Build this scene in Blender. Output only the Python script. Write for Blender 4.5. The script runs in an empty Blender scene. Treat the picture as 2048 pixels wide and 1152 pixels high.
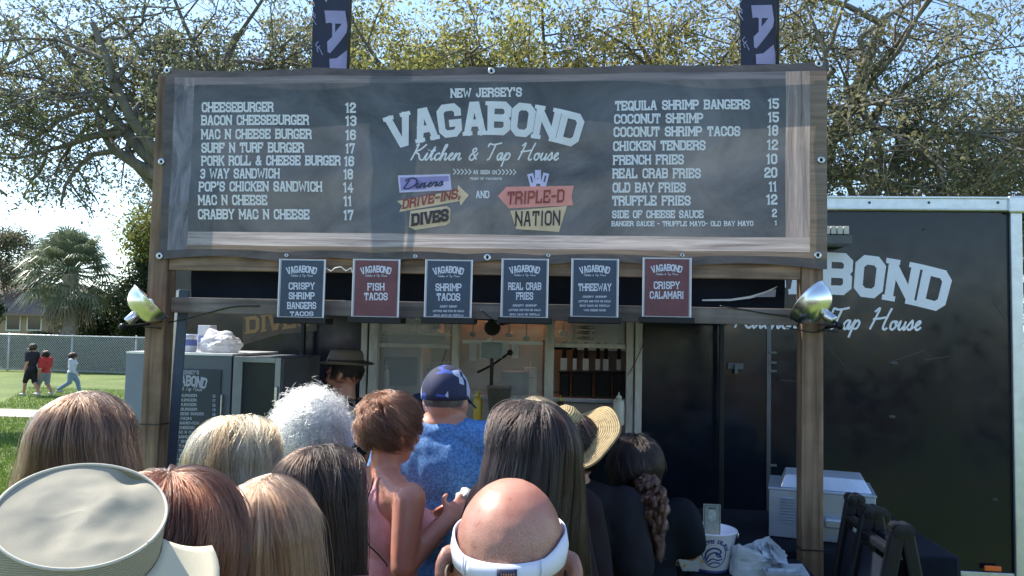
import bpy, bmesh, math, random
import numpy as np
from math import sin, cos, pi, radians, sqrt, atan2, tan
from mathutils import Vector, Matrix, noise

S = bpy.context.scene
COL = S.collection
rnd = random.Random(7)

# ------------------------------------------------------------------ camera
F_PX = 1547.0
YAW, PITCH, ROLL = radians(5.5), radians(3.4), radians(1.3)
EYE = Vector((0, 0, 1.85))
_f = Vector((-sin(YAW) * cos(PITCH), cos(YAW) * cos(PITCH), sin(PITCH)))
_r0 = Vector((cos(YAW), sin(YAW), 0))
_u0 = _r0.cross(_f)
_r = _r0 * cos(ROLL) + _u0 * sin(ROLL)
_u = _u0 * cos(ROLL) - _r0 * sin(ROLL)
cam_d = bpy.data.cameras.new('camera')
cam = bpy.data.objects.new('camera', cam_d)
COL.objects.link(cam)
cam.matrix_world = Matrix(((_r.x, _u.x, -_f.x, EYE.x), (_r.y, _u.y, -_f.y, EYE.y), (_r.z, _u.z, -_f.z, EYE.z), (0, 0, 0, 1)))
cam_d.sensor_width = 36.0
cam_d.lens = F_PX / 2048 * 36
cam_d.clip_start = 0.05
cam_d.clip_end = 2000
S.camera = cam

# ------------------------------------------------------------------ world, sun, exposure
SUN_AZ, SUN_EL = radians(-66), radians(50)     # azimuth measured from +Y towards +X
W = bpy.data.worlds.new("World"); S.world = W; W.use_nodes = True
nt = W.node_tree; nt.nodes.clear()
sky = nt.nodes.new('ShaderNodeTexSky'); sky.sky_type = 'NISHITA'; sky.sun_disc = False
sky.sun_elevation = SUN_EL; sky.sun_rotation = SUN_AZ % (2 * pi)
sky.air_density = 1.0; sky.dust_density = 0.3; sky.ozone_density = 2.5
bg = nt.nodes.new('ShaderNodeBackground'); bg.inputs['Strength'].default_value = 0.13
wo = nt.nodes.new('ShaderNodeOutputWorld')
nt.links.new(sky.outputs[0], bg.inputs[0]); nt.links.new(bg.outputs[0], wo.inputs[0])
sd = bpy.data.lights.new('sun', 'SUN'); sd.energy = 4.0; sd.angle = radians(0.5); sd.color = (1.0, 0.93, 0.82)
sun = bpy.data.objects.new('sun', sd); COL.objects.link(sun)
TO_SUN = Vector((sin(SUN_AZ) * cos(SUN_EL), cos(SUN_AZ) * cos(SUN_EL), sin(SUN_EL)))
sun.rotation_euler = TO_SUN.to_track_quat('Z', 'Y').to_euler()
sun.location = (-8, 8, 12)
S.view_settings.view_transform = 'Standard'; S.view_settings.look = 'None'
S.view_settings.gamma = 1; S.view_settings.exposure = 1.35
S.view_settings.use_curve_mapping = False
S.render.engine = 'CYCLES'
S.cycles.use_denoising = True
S.cycles.max_bounces = 7; S.cycles.transparent_max_bounces = 8
S.cycles.sample_clamp_indirect = 6

# ------------------------------------------------------------------ helpers
def P(px, py, Y):
    """the point on the upright plane y = Y that the photograph shows at (px, py)"""
    d = _f + _r * ((px - 1024) / F_PX) - _u * ((py - 576) / F_PX)
    return EYE + d * (Y / d.y)

def ground_z(x, y):
    t = min(1, max(0, (y - 8) / 14)); t = t * t * (3 - 2 * t)
    return -0.35 * t

def G(px, py):
    d = _f + _r * ((px - 1024) / F_PX) - _u * ((py - 576) / F_PX)
    z = 0
    for _ in range(12):
        p = EYE + d * ((z - EYE.z) / d.z); z = ground_z(p.x, p.y)
    return Vector((p.x, p.y, z))

def tag(o, label=None, cat=None, group=None, kind=None):
    if label: o['label'] = label
    if cat: o['category'] = cat
    if group: o['group'] = group
    if kind: o['kind'] = kind
    return o

def thing(name, label, cat, loc=(0, 0, 0), rz=0, group=None):
    o = bpy.data.objects.new(name, None); COL.objects.link(o)
    o.location = loc; o.rotation_euler = (0, 0, rz); o.empty_display_size = 0.1
    return tag(o, label, cat, group)

def wmat(o):
    m = Matrix.Identity(4)
    while o is not None:
        m = (Matrix.Translation(o.location) @ o.rotation_euler.to_matrix().to_4x4()) @ m
        o = o.parent
    return m

def link(name, me, mat=None, parent=None, world=True, smooth=False):
    """one mesh object; vertices given in world space are moved into the parent's space"""
    if mat is not None and not me.materials: me.materials.append(mat)
    if parent is not None and world: me.transform(wmat(parent).inverted())
    if smooth: me.shade_smooth()
    o = bpy.data.objects.new(name, me); COL.objects.link(o)
    if parent is not None: o.parent = parent
    return o

def frame(ax):
    ax = Vector(ax).normalized()
    s = ax.cross(Vector((0, 0, 1)))
    if s.length < 1e-3: s = ax.cross(Vector((0, 1, 0)))
    s.normalize()
    return s, ax.cross(s).normalized(), ax

class MB:
    def __init__(s): s.v = []; s.f = []
    def add(s, vs, fs):
        n = len(s.v); s.v += [tuple(v) for v in vs]; s.f += [tuple(i + n for i in f) for f in fs]; return s
    def box(s, x0, x1, y0, y1, z0, z1, m=None):
        vs = [Vector((x, y, z)) for x in (x0, x1) for y in (y0, y1) for z in (z0, z1)]
        if m is not None: vs = [m @ v for v in vs]
        return s.add(vs, [(0, 1, 3, 2), (4, 6, 7, 5), (0, 4, 5, 1), (2, 3, 7, 6), (0, 2, 6, 4), (1, 5, 7, 3)])
    def bar(s, p0, p1, w, h=None, up=(0, 0, 1)):
        p0 = Vector(p0); p1 = Vector(p1); h = w if h is None else h
        a = (p1 - p0).normalized(); u = Vector(up)
        sd_ = a.cross(u)
        if sd_.length < 1e-3: sd_ = a.cross(Vector((0, 1, 0)))
        sd_.normalize(); u = sd_.cross(a)
        vs = [p + sd_ * (i * w / 2) + u * (j * h / 2) for p in (p0, p1) for (i, j) in ((-1, -1), (1, -1), (1, 1), (-1, 1))]
        return s.add(vs, [(3, 2, 1, 0), (4, 5, 6, 7), (0, 1, 5, 4), (1, 2, 6, 5), (2, 3, 7, 6), (3, 0, 4, 7)])
    def tube(s, pts, r, n=8, cap=True):
        pts = [Vector(p) for p in pts]
        if not hasattr(r, '__len__'): r = [r] * len(pts)
        vs = []; fs = []
        a = (pts[1] - pts[0]); sx, sy, _ = frame(a)
        for i, p in enumerate(pts):
            t = (pts[min(i + 1, len(pts) - 1)] - pts[max(i - 1, 0)])
            if t.length < 1e-9: t = Vector((0, 0, 1))
            t.normalize(); sx = (sx - t * sx.dot(t))
            if sx.length < 1e-6: sx, _, _ = frame(t)
            sx.normalize(); sy = t.cross(sx)
            for k in range(n):
                an = 2 * pi * k / n
                vs.append(p + (sx * cos(an) + sy * sin(an)) * r[i])
        for i in range(len(pts) - 1):
            for k in range(n):
                fs.append((i * n + k, i * n + (k + 1) % n, (i + 1) * n + (k + 1) % n, (i + 1) * n + k))
        if cap:
            fs.append(tuple(range(n - 1, -1, -1))); m = (len(pts) - 1) * n
            fs.append(tuple(m + k for k in range(n)))
        return s.add(vs, fs)
    def lathe(s, prof, n=24, c=(0, 0, 0), m=None, sx=1, sy=1, cap=True):
        c = Vector(c); vs = []; fs = []
        for (r, z) in prof:
            for k in range(n):
                v = Vector((r * cos(2 * pi * k / n) * sx, r * sin(2 * pi * k / n) * sy, z))
                if m is not None: v = m @ v
                vs.append(v + c)
        for i in range(len(prof) - 1):
            for k in range(n):
                fs.append((i * n + k, i * n + (k + 1) % n, (i + 1) * n + (k + 1) % n, (i + 1) * n + k))
        if cap:
            fs.append(tuple(range(n - 1, -1, -1))); q = (len(prof) - 1) * n
            fs.append(tuple(q + k for k in range(n)))
        return s.add(vs, fs)
    def ell(s, c, r, m=None, n=20, k=12):
        prof = [(sin(pi * i / k), -cos(pi * i / k)) for i in range(1, k)]
        c = Vector(c); vs = []; fs = []
        for (a, z) in prof:
            for j in range(n):
                v = Vector((a * cos(2 * pi * j / n) * r[0], a * sin(2 * pi * j / n) * r[1], z * r[2]))
                if m is not None: v = m @ v
                vs.append(v + c)
        for i in range(len(prof) - 1):
            for j in range(n):
                fs.append((i * n + j, i * n + (j + 1) % n, (i + 1) * n + (j + 1) % n, (i + 1) * n + j))
        lo = Vector((0, 0, -r[2])); hi = Vector((0, 0, r[2]))
        if m is not None: lo = m @ lo; hi = m @ hi
        vs += [lo + c, hi + c]; a = len(vs) - 2; q = (len(prof) - 1) * n
        for j in range(n):
            fs.append((a, (j + 1) % n, j)); fs.append((a + 1, q + j, q + (j + 1) % n))
        return s.add(vs, fs)
    def cap_(s, p1, r1, p2, r2, n=14):
        p1 = Vector(p1); p2 = Vector(p2); d = (p2 - p1); L = d.length
        if L < 1e-6: return s.ell(p1, (r1,) * 3)
        d /= L; pts = []; rr = []
        for i in range(5):
            a = pi / 2 * (1 - i / 4)
            pts.append(p1 - d * (r1 * sin(a))); rr.append(max(r1 * cos(a), 1e-4))
        for i in range(5):
            a = pi / 2 * i / 4
            pts.append(p2 + d * (r2 * sin(a))); rr.append(max(r2 * cos(a), 1e-4))
        return s.tube(pts, rr, n)
    def mesh(s, name='mesh'):
        me = bpy.data.meshes.new(name); me.from_pydata(s.v, [], s.f); me.update(); return me
    def build(s, name, mat, parent=None, bev=0, smooth=False, world=True):
        me = s.mesh(name); o = link(name, me, mat, parent, world, smooth)
        if bev:
            md = o.modifiers.new('bevel', 'BEVEL'); md.width = bev; md.segments = 2; md.limit_method = 'ANGLE'
        return o

def np_mesh(name, V, F4, mat=None):
    """fast mesh from numpy arrays of quads or triangles"""
    me = bpy.data.meshes.new(name); k = F4.shape[1]
    me.vertices.add(len(V)); me.vertices.foreach_set('co', V.astype(np.float32).ravel())
    me.loops.add(F4.size); me.loops.foreach_set('vertex_index', F4.astype(np.int32).ravel())
    me.polygons.add(len(F4)); me.polygons.foreach_set('loop_start', np.arange(0, F4.size, k, dtype=np.int32))
    me.update(calc_edges=True); me.validate()
    if mat: me.materials.append(mat)
    return me

# ------------------------------------------------------------------ materials
def mat_new(name):
    m = bpy.data.materials.new(name); m.use_nodes = True
    return m, m.node_tree.nodes, m.node_tree.links, m.node_tree.nodes['Principled BSDF']

def hexc(r, g, b):
    return tuple(((c / 255) / 12.92 if c / 255 <= .04045 else ((c / 255 + .055) / 1.055) ** 2.4) for c in (r, g, b)) + (1,)

def M(name, col, rough=0.6, metal=0, var=0.15, scale=8, bump=0.1, bscale=60, stretch=(1, 1, 1), coat=0, spec=0.5, col2=None, detail=6, trans=0, dist=0.002):
    """principled material: colour mottled by noise, fine relief"""
    m, N, L, b = mat_new(name)
    tc = N.new('ShaderNodeTexCoord'); mp = N.new('ShaderNodeMapping'); mp.inputs['Scale'].default_value = stretch
    L.new(tc.outputs['Object'], mp.inputs[0])
    nz = N.new('ShaderNodeTexNoise'); nz.inputs['Scale'].default_value = scale; nz.inputs['Detail'].default_value = detail
    nz.inputs['Roughness'].default_value = 0.65
    L.new(mp.outputs[0], nz.inputs[0])
    cr = N.new('ShaderNodeValToRGB'); cr.color_ramp.elements[0].position = 0.3; cr.color_ramp.elements[1].position = 0.7
    c = tuple(col[:3])
    if col2 is None:
        cr.color_ramp.elements[0].color = tuple(max(0, x * (1 - var)) for x in c) + (1,)
        cr.color_ramp.elements[1].color = tuple(min(1, x * (1 + var)) for x in c) + (1,)
    else:
        cr.color_ramp.elements[0].color = c + (1,); cr.color_ramp.elements[1].color = tuple(col2[:3]) + (1,)
    L.new(nz.outputs[0], cr.inputs[0]); L.new(cr.outputs[0], b.inputs['Base Color'])
    b.inputs['Roughness'].default_value = rough; b.inputs['Metallic'].default_value = metal
    b.inputs['Specular IOR Level'].default_value = spec; b.inputs['Coat Weight'].default_value = coat
    if bump:
        n2 = N.new('ShaderNodeTexNoise'); n2.inputs['Scale'].default_value = bscale; n2.inputs['Detail'].default_value = 4
        L.new(mp.outputs[0], n2.inputs[0])
        bp = N.new('ShaderNodeBump'); bp.inputs['Strength'].default_value = bump; bp.inputs['Distance'].default_value = dist
        L.new(n2.outputs[0], bp.inputs['Height']); L.new(bp.outputs[0], b.inputs['Normal'])
    if trans:
        out = N['Material Output']; tr = N.new('ShaderNodeBsdfTranslucent'); mx = N.new('ShaderNodeMixShader')
        L.new(cr.outputs[0], tr.inputs[0]); mx.inputs[0].default_value = trans
        L.new(b.outputs[0], mx.inputs[1]); L.new(tr.outputs[0], mx.inputs[2]); L.new(mx.outputs[0], out.inputs[0])
    return m

def leafmat(name, c1, c2, trans=0.4, rough=0.5):
    m, N, L, b = mat_new(name)
    ge = N.new('ShaderNodeNewGeometry'); cr = N.new('ShaderNodeValToRGB')
    cr.color_ramp.elements[0].color = tuple(c1[:3]) + (1,); cr.color_ramp.elements[1].color = tuple(c2[:3]) + (1,)
    tc = N.new('ShaderNodeTexCoord'); nz = N.new('ShaderNodeTexNoise'); nz.inputs['Scale'].default_value = 0.6; nz.inputs['Detail'].default_value = 3
    L.new(tc.outputs['Object'], nz.inputs[0])
    ad = N.new('ShaderNodeMath'); ad.operation = 'MULTIPLY_ADD'; ad.inputs[1].default_value = 0.5
    L.new(ge.outputs['Random Per Island'], ad.inputs[0])
    mu = N.new('ShaderNodeMath'); mu.operation = 'MULTIPLY_ADD'; mu.inputs[1].default_value = 1.6; mu.inputs[2].default_value = -0.5
    L.new(nz.outputs[0], mu.inputs[0]); L.new(mu.outputs[0], ad.inputs[2])
    L.new(ad.outputs[0], cr.inputs[0]); L.new(cr.outputs[0], b.inputs['Base Color'])
    b.inputs['Roughness'].default_value = rough; b.inputs['Specular IOR Level'].default_value = 0.3
    tr = N.new('ShaderNodeBsdfTranslucent'); mx = N.new('ShaderNodeMixShader'); mx.inputs[0].default_value = trans
    L.new(cr.outputs[0], tr.inputs[0]); L.new(b.outputs[0], mx.inputs[1]); L.new(tr.outputs[0], mx.inputs[2])
    L.new(mx.outputs[0], N['Material Output'].inputs[0])
    return m

def woodmat(name, c1, c2, axis='Z', rough=0.75, scale=1.0):
    m, N, L, b = mat_new(name)
    tc = N.new('ShaderNodeTexCoord'); mp = N.new('ShaderNodeMapping')
    st = {'X': (1.2, 22, 22), 'Y': (22, 1.2, 22), 'Z': (22, 22, 1.2)}[axis]
    mp.inputs['Scale'].default_value = tuple(a * scale for a in st)
    L.new(tc.outputs['Object'], mp.inputs[0])
    nz = N.new('ShaderNodeTexNoise'); nz.inputs['Scale'].default_value = 1.6; nz.inputs['Detail'].default_value = 8; nz.inputs['Distortion'].default_value = 0.6
    L.new(mp.outputs[0], nz.inputs[0])
    cr = N.new('ShaderNodeValToRGB'); e = cr.color_ramp.elements
    e[0].position = 0.32; e[0].color = tuple(c1[:3]) + (1,); e[1].position = 0.68; e[1].color = tuple(c2[:3]) + (1,)
    L.new(nz.outputs[0], cr.inputs[0])
    # knots and stains
    n2 = N.new('ShaderNodeTexNoise'); n2.inputs['Scale'].default_value = 5; n2.inputs['Detail'].default_value = 3; L.new(tc.outputs['Object'], n2.inputs[0])
    c2_ = N.new('ShaderNodeValToRGB'); c2_.color_ramp.elements[0].position = 0.35; c2_.color_ramp.elements[0].color = (.45, .4, .36, 1); c2_.color_ramp.elements[1].position = 0.6; c2_.color_ramp.elements[1].color = (1, 1, 1, 1)
    L.new(n2.outputs[0], c2_.inputs[0])
    mx = N.new('ShaderNodeMixRGB'); mx.blend_type = 'MULTIPLY'; mx.inputs[0].default_value = 0.7
    L.new(cr.outputs[0], mx.inputs[1]); L.new(c2_.outputs[0], mx.inputs[2]); L.new(mx.outputs[0], b.inputs['Base Color'])
    bp = N.new('ShaderNodeBump'); bp.inputs['Strength'].default_value = 0.5; bp.inputs['Distance'].default_value = 0.003
    L.new(nz.outputs[0], bp.inputs['Height']); L.new(bp.outputs[0], b.inputs['Normal'])
    b.inputs['Roughness'].default_value = rough
    return m

WOOD = woodmat('timber_upright', (.11, .065, .04), (.29, .19, .12), 'Z')
WOODX = woodmat('timber_lengthwise', (.13, .085, .055), (.33, .23, .155), 'X')
GREYWOOD = woodmat('weathered_crossbar', (.13, .11, .10), (.26, .225, .20), 'X')
WHITE = M('white_print', (.78, .80, .86), .5, var=.06, scale=25)
BLACK = M('black_plastic', (.008, .008, .010), .45, bump=.05, spec=.3)
STEEL = M('brushed_steel', (.55, .56, .58), .32, metal=1, scale=30, stretch=(1, 1, 12), bump=.08)
ALU = M('aluminium_trim', (.62, .64, .66), .42, metal=.85, var=.12, scale=14, bump=.12)
CHROME = M('spun_aluminium', (.80, .79, .77), .26, metal=1, var=.05, bump=.03)
RUBBER = M('black_cable', (.01, .01, .012), .5)
# ------------------------------------------------------------------ lettering (drawn strokes)
# block letters on a 4 x 6 grid: strokes, then the ends that carry a slab
BLK = {
 'A': (4.4, [[(.3,0),(1.75,6),(2.65,6),(4.1,0)], [(.9,2),(3.5,2)]], [(.3,0),(4.1,0)]),
 'B': (4, [[(0,0),(0,6),(3.1,6),(4,5.2),(4,3.9),(3.3,3.1),(0,3.1)], [(3.3,3.1),(4,2.3),(4,.8),(3.1,0),(0,0)]], [(-.1,0),(-.1,6)]),
 'C': (4, [[(4,4.3),(4,5.1),(3.1,6),(.9,6),(0,5.1),(0,.9),(.9,0),(3.1,0),(4,.9),(4,1.7)]], []),
 'D': (4, [[(0,0),(0,6),(3,6),(4,5),(4,1),(3,0),(0,0)]], [(-.1,0),(-.1,6)]),
 'E': (3.8, [[(3.8,4.8),(3.8,6),(0,6),(0,0),(3.8,0),(3.8,1.2)], [(0,3),(2.6,3)]], [(-.1,0),(-.1,6)]),
 'F': (3.8, [[(3.8,4.8),(3.8,6),(0,6),(0,0)], [(0,3),(2.6,3)]], [(0,0),(-.1,6)]),
 'G': (4.2, [[(4.1,4.7),(4.1,5.1),(3.2,6),(.9,6),(0,5.1),(0,.9),(.9,0),(3.2,0),(4.1,.9),(4.1,2.35),(2.7,2.35)]], []),
 'H': (4, [[(0,0),(0,6)], [(4,0),(4,6)], [(0,3),(4,3)]], [(0,0),(0,6),(4,0),(4,6)]),
 'I': (1.2, [[(.6,0),(.6,6)]], [(.6,0),(.6,6)]),
 'J': (3.6, [[(3,6),(3,.9),(2.1,0),(.9,0),(0,.9),(0,1.8)]], [(3,6)]),
 'K': (4, [[(0,0),(0,6)], [(0,2.6),(3.8,6)], [(1.4,3.8),(4,0)]], [(0,0),(0,6),(3.8,6),(4,0)]),
 'L': (3.6, [[(0,6),(0,0),(3.6,0),(3.6,1.4)]], [(0,6),(-.1,0)]),
 'M': (5, [[(0,0),(0,6)], [(.5,5.2),(2.5,2.0),(4.5,5.2)], [(5,0),(5,6)]], [(0,0),(-.1,6),(5,0),(5.1,6)]),
 'N': (4.2, [[(0,0),(0,6)], [(.5,5.1),(3.7,.9)], [(4.2,0),(4.2,6)]], [(0,0),(-.1,6),(4.2,6)]),
 'O': (4, [[(1,0),(0,1),(0,5),(1,6),(3,6),(4,5),(4,1),(3,0),(1,0)]], []),
 'P': (4, [[(0,0),(0,6),(3,6),(4,5.1),(4,3.7),(3.1,2.8),(0,2.8)]], [(0,0),(-.1,6)]),
 'Q': (4, [[(1,0),(0,1),(0,5),(1,6),(3,6),(4,5),(4,1),(3,0),(1,0)], [(2.4,1.6),(4.3,-.6)]], []),
 'R': (4, [[(0,0),(0,6),(3,6),(4,5.1),(4,3.9),(3.1,3),(0,3)], [(2.6,3),(4,1.6),(4,0)]], [(0,0),(-.1,6),(4,0)]),
 'S': (4, [[(4,4.5),(4,5.1),(3.1,6),(.9,6),(0,5.1),(0,4),(.9,3.2),(3.1,2.8),(4,2),(4,.9),(3.1,0),(.9,0),(0,.9),(0,1.5)]], []),
 'T': (4, [[(2,0),(2,6)], [(0,4.8),(0,6),(4,6),(4,4.8)]], [(2,0)]),
 'U': (4, [[(0,6),(0,.9),(.9,0),(3.1,0),(4,.9),(4,6)]], [(0,6),(4,6)]),
 'V': (4.4, [[(.2,6),(1.75,0),(2.65,0),(4.2,6)]], [(.2,6),(4.2,6)]),
 'W': (6, [[(0,6),(1.3,0),(3,4.4),(4.7,0),(6,6)]], [(0,6),(6,6)]),
 'X': (4, [[(0,0),(4,6)], [(0,6),(4,0)]], [(0,0),(4,0),(0,6),(4,6)]),
 'Y': (4.2, [[(0,6),(2.1,3),(4.2,6)], [(2.1,3),(2.1,0)]], [(0,6),(4.2,6),(2.1,0)]),
 'Z': (4, [[(0,5),(0,6),(4,6),(0,0),(4,0),(4,1)]], []),
 '0': (3.6, [[(.9,0),(0,.9),(0,5.1),(.9,6),(2.7,6),(3.6,5.1),(3.6,.9),(2.7,0),(.9,0)]], []),
 '1': (1.8, [[(0,5.2),(1.1,6),(1.1,0)]], [(1.1,0)]),
 '2': (3.6, [[(0,4.4),(0,5.1),(.9,6),(2.7,6),(3.6,5.1),(3.6,3.9),(0,1.2),(0,0),(3.6,0)]], []),
 '3': (3.6, [[(0,5.1),(.9,6),(2.7,6),(3.6,5.1),(3.6,3.8),(2.9,3.1),(1.3,3.1)], [(2.9,3.1),(3.6,2.3),(3.6,.9),(2.7,0),(.9,0),(0,.9)]], []),
 '4': (3.8, [[(2.8,0),(2.8,6),(0,1.8),(3.9,1.8)]], [(2.8,0)]),
 '5': (3.6, [[(3.6,6),(0,6),(0,3.4),(2.7,3.4),(3.6,2.6),(3.6,.9),(2.7,0),(.9,0),(0,.9)]], []),
 '6': (3.6, [[(3.6,5),(2.7,6),(.9,6),(0,5.1),(0,.9),(.9,0),(2.7,0),(3.6,.9),(3.6,2.5),(2.7,3.4),(0,3.4)]], []),
 '7': (3.6, [[(0,5),(0,6),(3.6,6),(1.6,0)]], []),
 '8': (3.6, [[(.9,3.1),(0,3.9),(0,5.1),(.9,6),(2.7,6),(3.6,5.1),(3.6,3.9),(2.7,3.1),(.9,3.1)], [(.9,3.1),(0,2.3),(0,.9),(.9,0),(2.7,0),(3.6,.9),(3.6,2.3),(2.7,3.1)]], []),
 '&': (4.4, [[(4.4,0),(1,4.4),(1,5.2),(1.7,6),(2.4,6),(3,5.3),(3,4.4),(0,1.8),(0,.8),(.8,0),(2.6,0),(4.2,2.4)]], []),
 "'": (.8, [[(.4,6.2),(.2,4.6)]], []), '-': (2.4, [[(0,3),(2.4,3)]], []), ',': (.6, [[(.4,.3),(0,-1.2)]], []), '.': (.6, [[(.1,0),(.4,.4)]], []),
 '>': (1.6, [[(0,6),(1.6,3),(0,0)]], []), ' ': (2.4, [], []),
}
# handwriting: x-height 2.4, capitals 6
SCR = {
 'K': (4.6, [[(1.2,5.2),(2,6),(1.2,3),(.2,0)], [(4.8,5.8),(3,4),(1.3,3),(2.6,2.2),(3.2,.6),(4.2,0),(4.8,.6)]]),
 'T': (4.0, [[(.6,4.6),(.9,5.8),(2.4,5.5),(5.2,6.1)], [(3.2,5.8),(2.4,3),(1.6,.5),(.8,0)]]),
 'H': (5.6, [[(1,5),(2.2,6),(1.4,3),(.4,0)], [(5.6,6.1),(4.6,3.2),(4,.6),(4.6,0),(5.2,.5)], [(.8,2.9),(3,3.2),(5,3.6)]]),
 'D': (4.6, [[(2,5.4),(1.2,2.4),(.6,.4),(2.6,.1),(4.8,2.2),(4.8,4.6),(3,6),(1,5.4),(.6,4.4)]]),
 '&': (3.4, [[(3.2,2.6),(1.6,0),(.5,.5),(.8,1.8),(2.4,3.2),(2.2,4.2),(1.3,3.6),(1.8,2),(3,.2)]]),
 'i': (1.5, [[(0,.8),(.9,2.5),(.5,.7),(.9,0),(1.6,.8)], [(1.2,3.5),(1.3,3.8)]]),
 't': (1.7, [[(0,.8),(1.6,4.8),(.8,1),(1.1,0),(1.9,.8)], [(.3,3.2),(2.1,3.5)]]),
 'c': (2.0, [[(2,2),(1.4,2.5),(.4,1.6),(.5,.3),(1.2,0),(2.1,.8)]]),
 'h': (2.6, [[(0,.8),(1.7,4.8),(1.6,5.6),(1,4.8),(.1,0),(1,1.8),(1.8,2.4),(2,1.8),(1.7,.4),(2.1,0),(2.7,.8)]]),
 'e': (1.9, [[(0,.8),(1,1.3),(1.6,2.1),(1.2,2.5),(.5,1.6),(.6,.3),(1.2,0),(2,.8)]]),
 'n': (2.7, [[(0,.8),(.7,2.4),(.1,0),(1.1,1.9),(1.9,2.4),(2,1.8),(1.7,.4),(2.1,0),(2.8,.8)]]),
 'a': (2.3, [[(1.9,2.1),(1.2,2.5),(.3,1.5),(.4,.3),(1,.1),(1.9,2.3),(1.6,.4),(1.9,0),(2.4,.8)]]),
 'p': (2.4, [[(0,.8),(.8,2.4),(-.3,-2.4)], [(.5,1.2),(1.4,2.5),(2.1,1.8),(1.6,.3),(.7,.1)]]),
 'o': (2.1, [[(1.4,2.4),(.5,2),(.3,.6),(1,0),(1.8,1),(1.5,2.3),(2.2,2)]]),
 'u': (2.5, [[(0,.8),(.7,2.4),(.4,.5),(.9,0),(1.8,1),(2.2,2.4),(1.8,.5),(2.1,0),(2.6,.8)]]),
 's': (1.9, [[(0,.6),(1.3,2.6),(1.5,1),(1,0),(.2,.3)], [(1,0),(2,.8)]]),
 'r': (1.9, [[(0,.8),(.6,2.5),(.8,2.1),(1.6,2.3),(1.2,.5),(1.5,0),(2,.8)]]),
 ' ': (2.2, []),
}
def smooth_poly(pts, k=5):
    out = []; n = len(pts)
    for i in range(n - 1):
        p0 = pts[max(i - 1, 0)]; p1 = pts[i]; p2 = pts[i + 1]; p3 = pts[min(i + 2, n - 1)]
        for j in range(k):
            t = j / k
            out.append(tuple(.5 * ((2 * p1[q]) + (-p0[q] + p2[q]) * t + (2 * p0[q] - 5 * p1[q] + 4 * p2[q] - p3[q]) * t * t + (-p0[q] + 3 * p1[q] - 3 * p2[q] + p3[q]) * t ** 3) for q in (0, 1)))
    out.append(pts[-1]); return out

def ribbon(pts, w, z0=0, dz=0):
    """a stroke of width w with mitred joins: (x, y, lift) triples and quads"""
    closed = len(pts) > 2 and pts[0] == pts[-1]
    if closed: pts = pts[:-1]
    n = len(pts); L = []; 
    for i in range(n):
        a = pts[i - 1] if (closed or i > 0) else None
        b = pts[(i + 1) % n] if (closed or i < n - 1) else None
        p = pts[i]
        def nm(u, v):
            dx, dy = v[0] - u[0], v[1] - u[1]; l = sqrt(dx * dx + dy * dy) or 1e-6
            return (-dy / l, dx / l)
        if a is None: nn = nm(p, b); k = 1
        elif b is None: nn = nm(a, p); k = 1
        else:
            n1 = nm(a, p); n2 = nm(p, b); sx, sy = n1[0] + n2[0], n1[1] + n2[1]; l = sqrt(sx * sx + sy * sy)
            if l < .3: nn = n1; k = 1
            else: nn = (sx / l, sy / l); k = min(1.6, 1 / max(.2, nn[0] * n1[0] + nn[1] * n1[1]))
        h = w / 2 * k; z = z0 + dz * i
        L.append((p[0] + nn[0] * h, p[1] + nn[1] * h, z)); L.append((p[0] - nn[0] * h, p[1] - nn[1] * h, z))
    m = n if closed else n - 1
    fs = [(2 * i, 2 * i + 1, 2 * ((i + 1) % n) + 1, 2 * ((i + 1) % n)) for i in range(m)]
    return L, fs

def text_strokes(txt, weight=1.25, gap=1.9, script=False, slab=.55, slant=0):
    """whole line in glyph units; returns vertices (u, v, lift), faces and width"""
    V = []; Fc = []; x = 0; first = True; k = 0
    for ch in txt:
        if script:
            w, st = SCR.get(ch, SCR[' '])
            strokes = [smooth_poly(s_) for s_ in st]; ends = []
        else:
            w, st, ends = BLK.get(ch, BLK[' ']); strokes = list(st)
            for (ex, ey) in ends:
                hb = weight / 2 + slab
                yy = weight * .28 * (1 if ey < 3 else -1) - (weight / 2 if ey < 3 else -weight / 2)
                strokes.append([(ex - hb, ey + yy), (ex + hb, ey + yy), 'S'])
        for s_ in strokes:
            wt = weight
            if s_[-1] == 'S': s_ = s_[:-1]; wt = weight * .56
            s_ = list(s_)
            # square ends: let straight strokes run out by half a width
            if not script and len(s_) >= 2 and s_[0] != s_[-1] and wt == weight:
                def ext(a, b):
                    dx, dy = a[0] - b[0], a[1] - b[1]; l = sqrt(dx * dx + dy * dy); return (a[0] + dx / l * wt / 2, a[1] + dy / l * wt / 2)
                s_[0] = ext(s_[0], s_[1]); s_[-1] = ext(s_[-1], s_[-2])
            vv, ff = ribbon(s_, wt, (k % 7) * 1.0, .02)
            n = len(V); V += [(x + a + slant * b, b, c) for a, b, c in vv]; Fc += [tuple(i + n for i in f) for f in ff]
            k += 1
        x += w + (gap if not script else .15)
    wd = x - (gap if not script else .15)
    return V, Fc, wd

def flat_text(name, txt, mapper, mat, parent, h=6.0, **kw):
    """mapper(u01, v01, lift) -> world point; u along the line 0..1, v 0 at the baseline and 1 at cap height"""
    V, Fc, wd = text_strokes(txt, **kw)
    wt = kw.get('weight', 1.25) / 2
    if kw.get('script'): wt = 0
    me = bpy.data.meshes.new(name)
    vs = [mapper((a + wt) / (wd + 2 * wt), (b + wt) / (h + 2 * wt), c) for a, b, c in V]
    me.from_pydata(vs, [], Fc); me.update()
    return link(name, me, mat, parent)

def px_line(x0, y0, x1, y1, hpx, surf):
    """straight line of lettering whose baseline runs (x0,y0)-(x1,y1) in the photograph, cap height hpx"""
    def mp(u, v, k):
        return surf(x0 + (x1 - x0) * u - (y1 - y0) / max(1, x1 - x0) * 0 * v, y0 + (y1 - y0) * u - v * hpx, k)
    return mp

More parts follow.
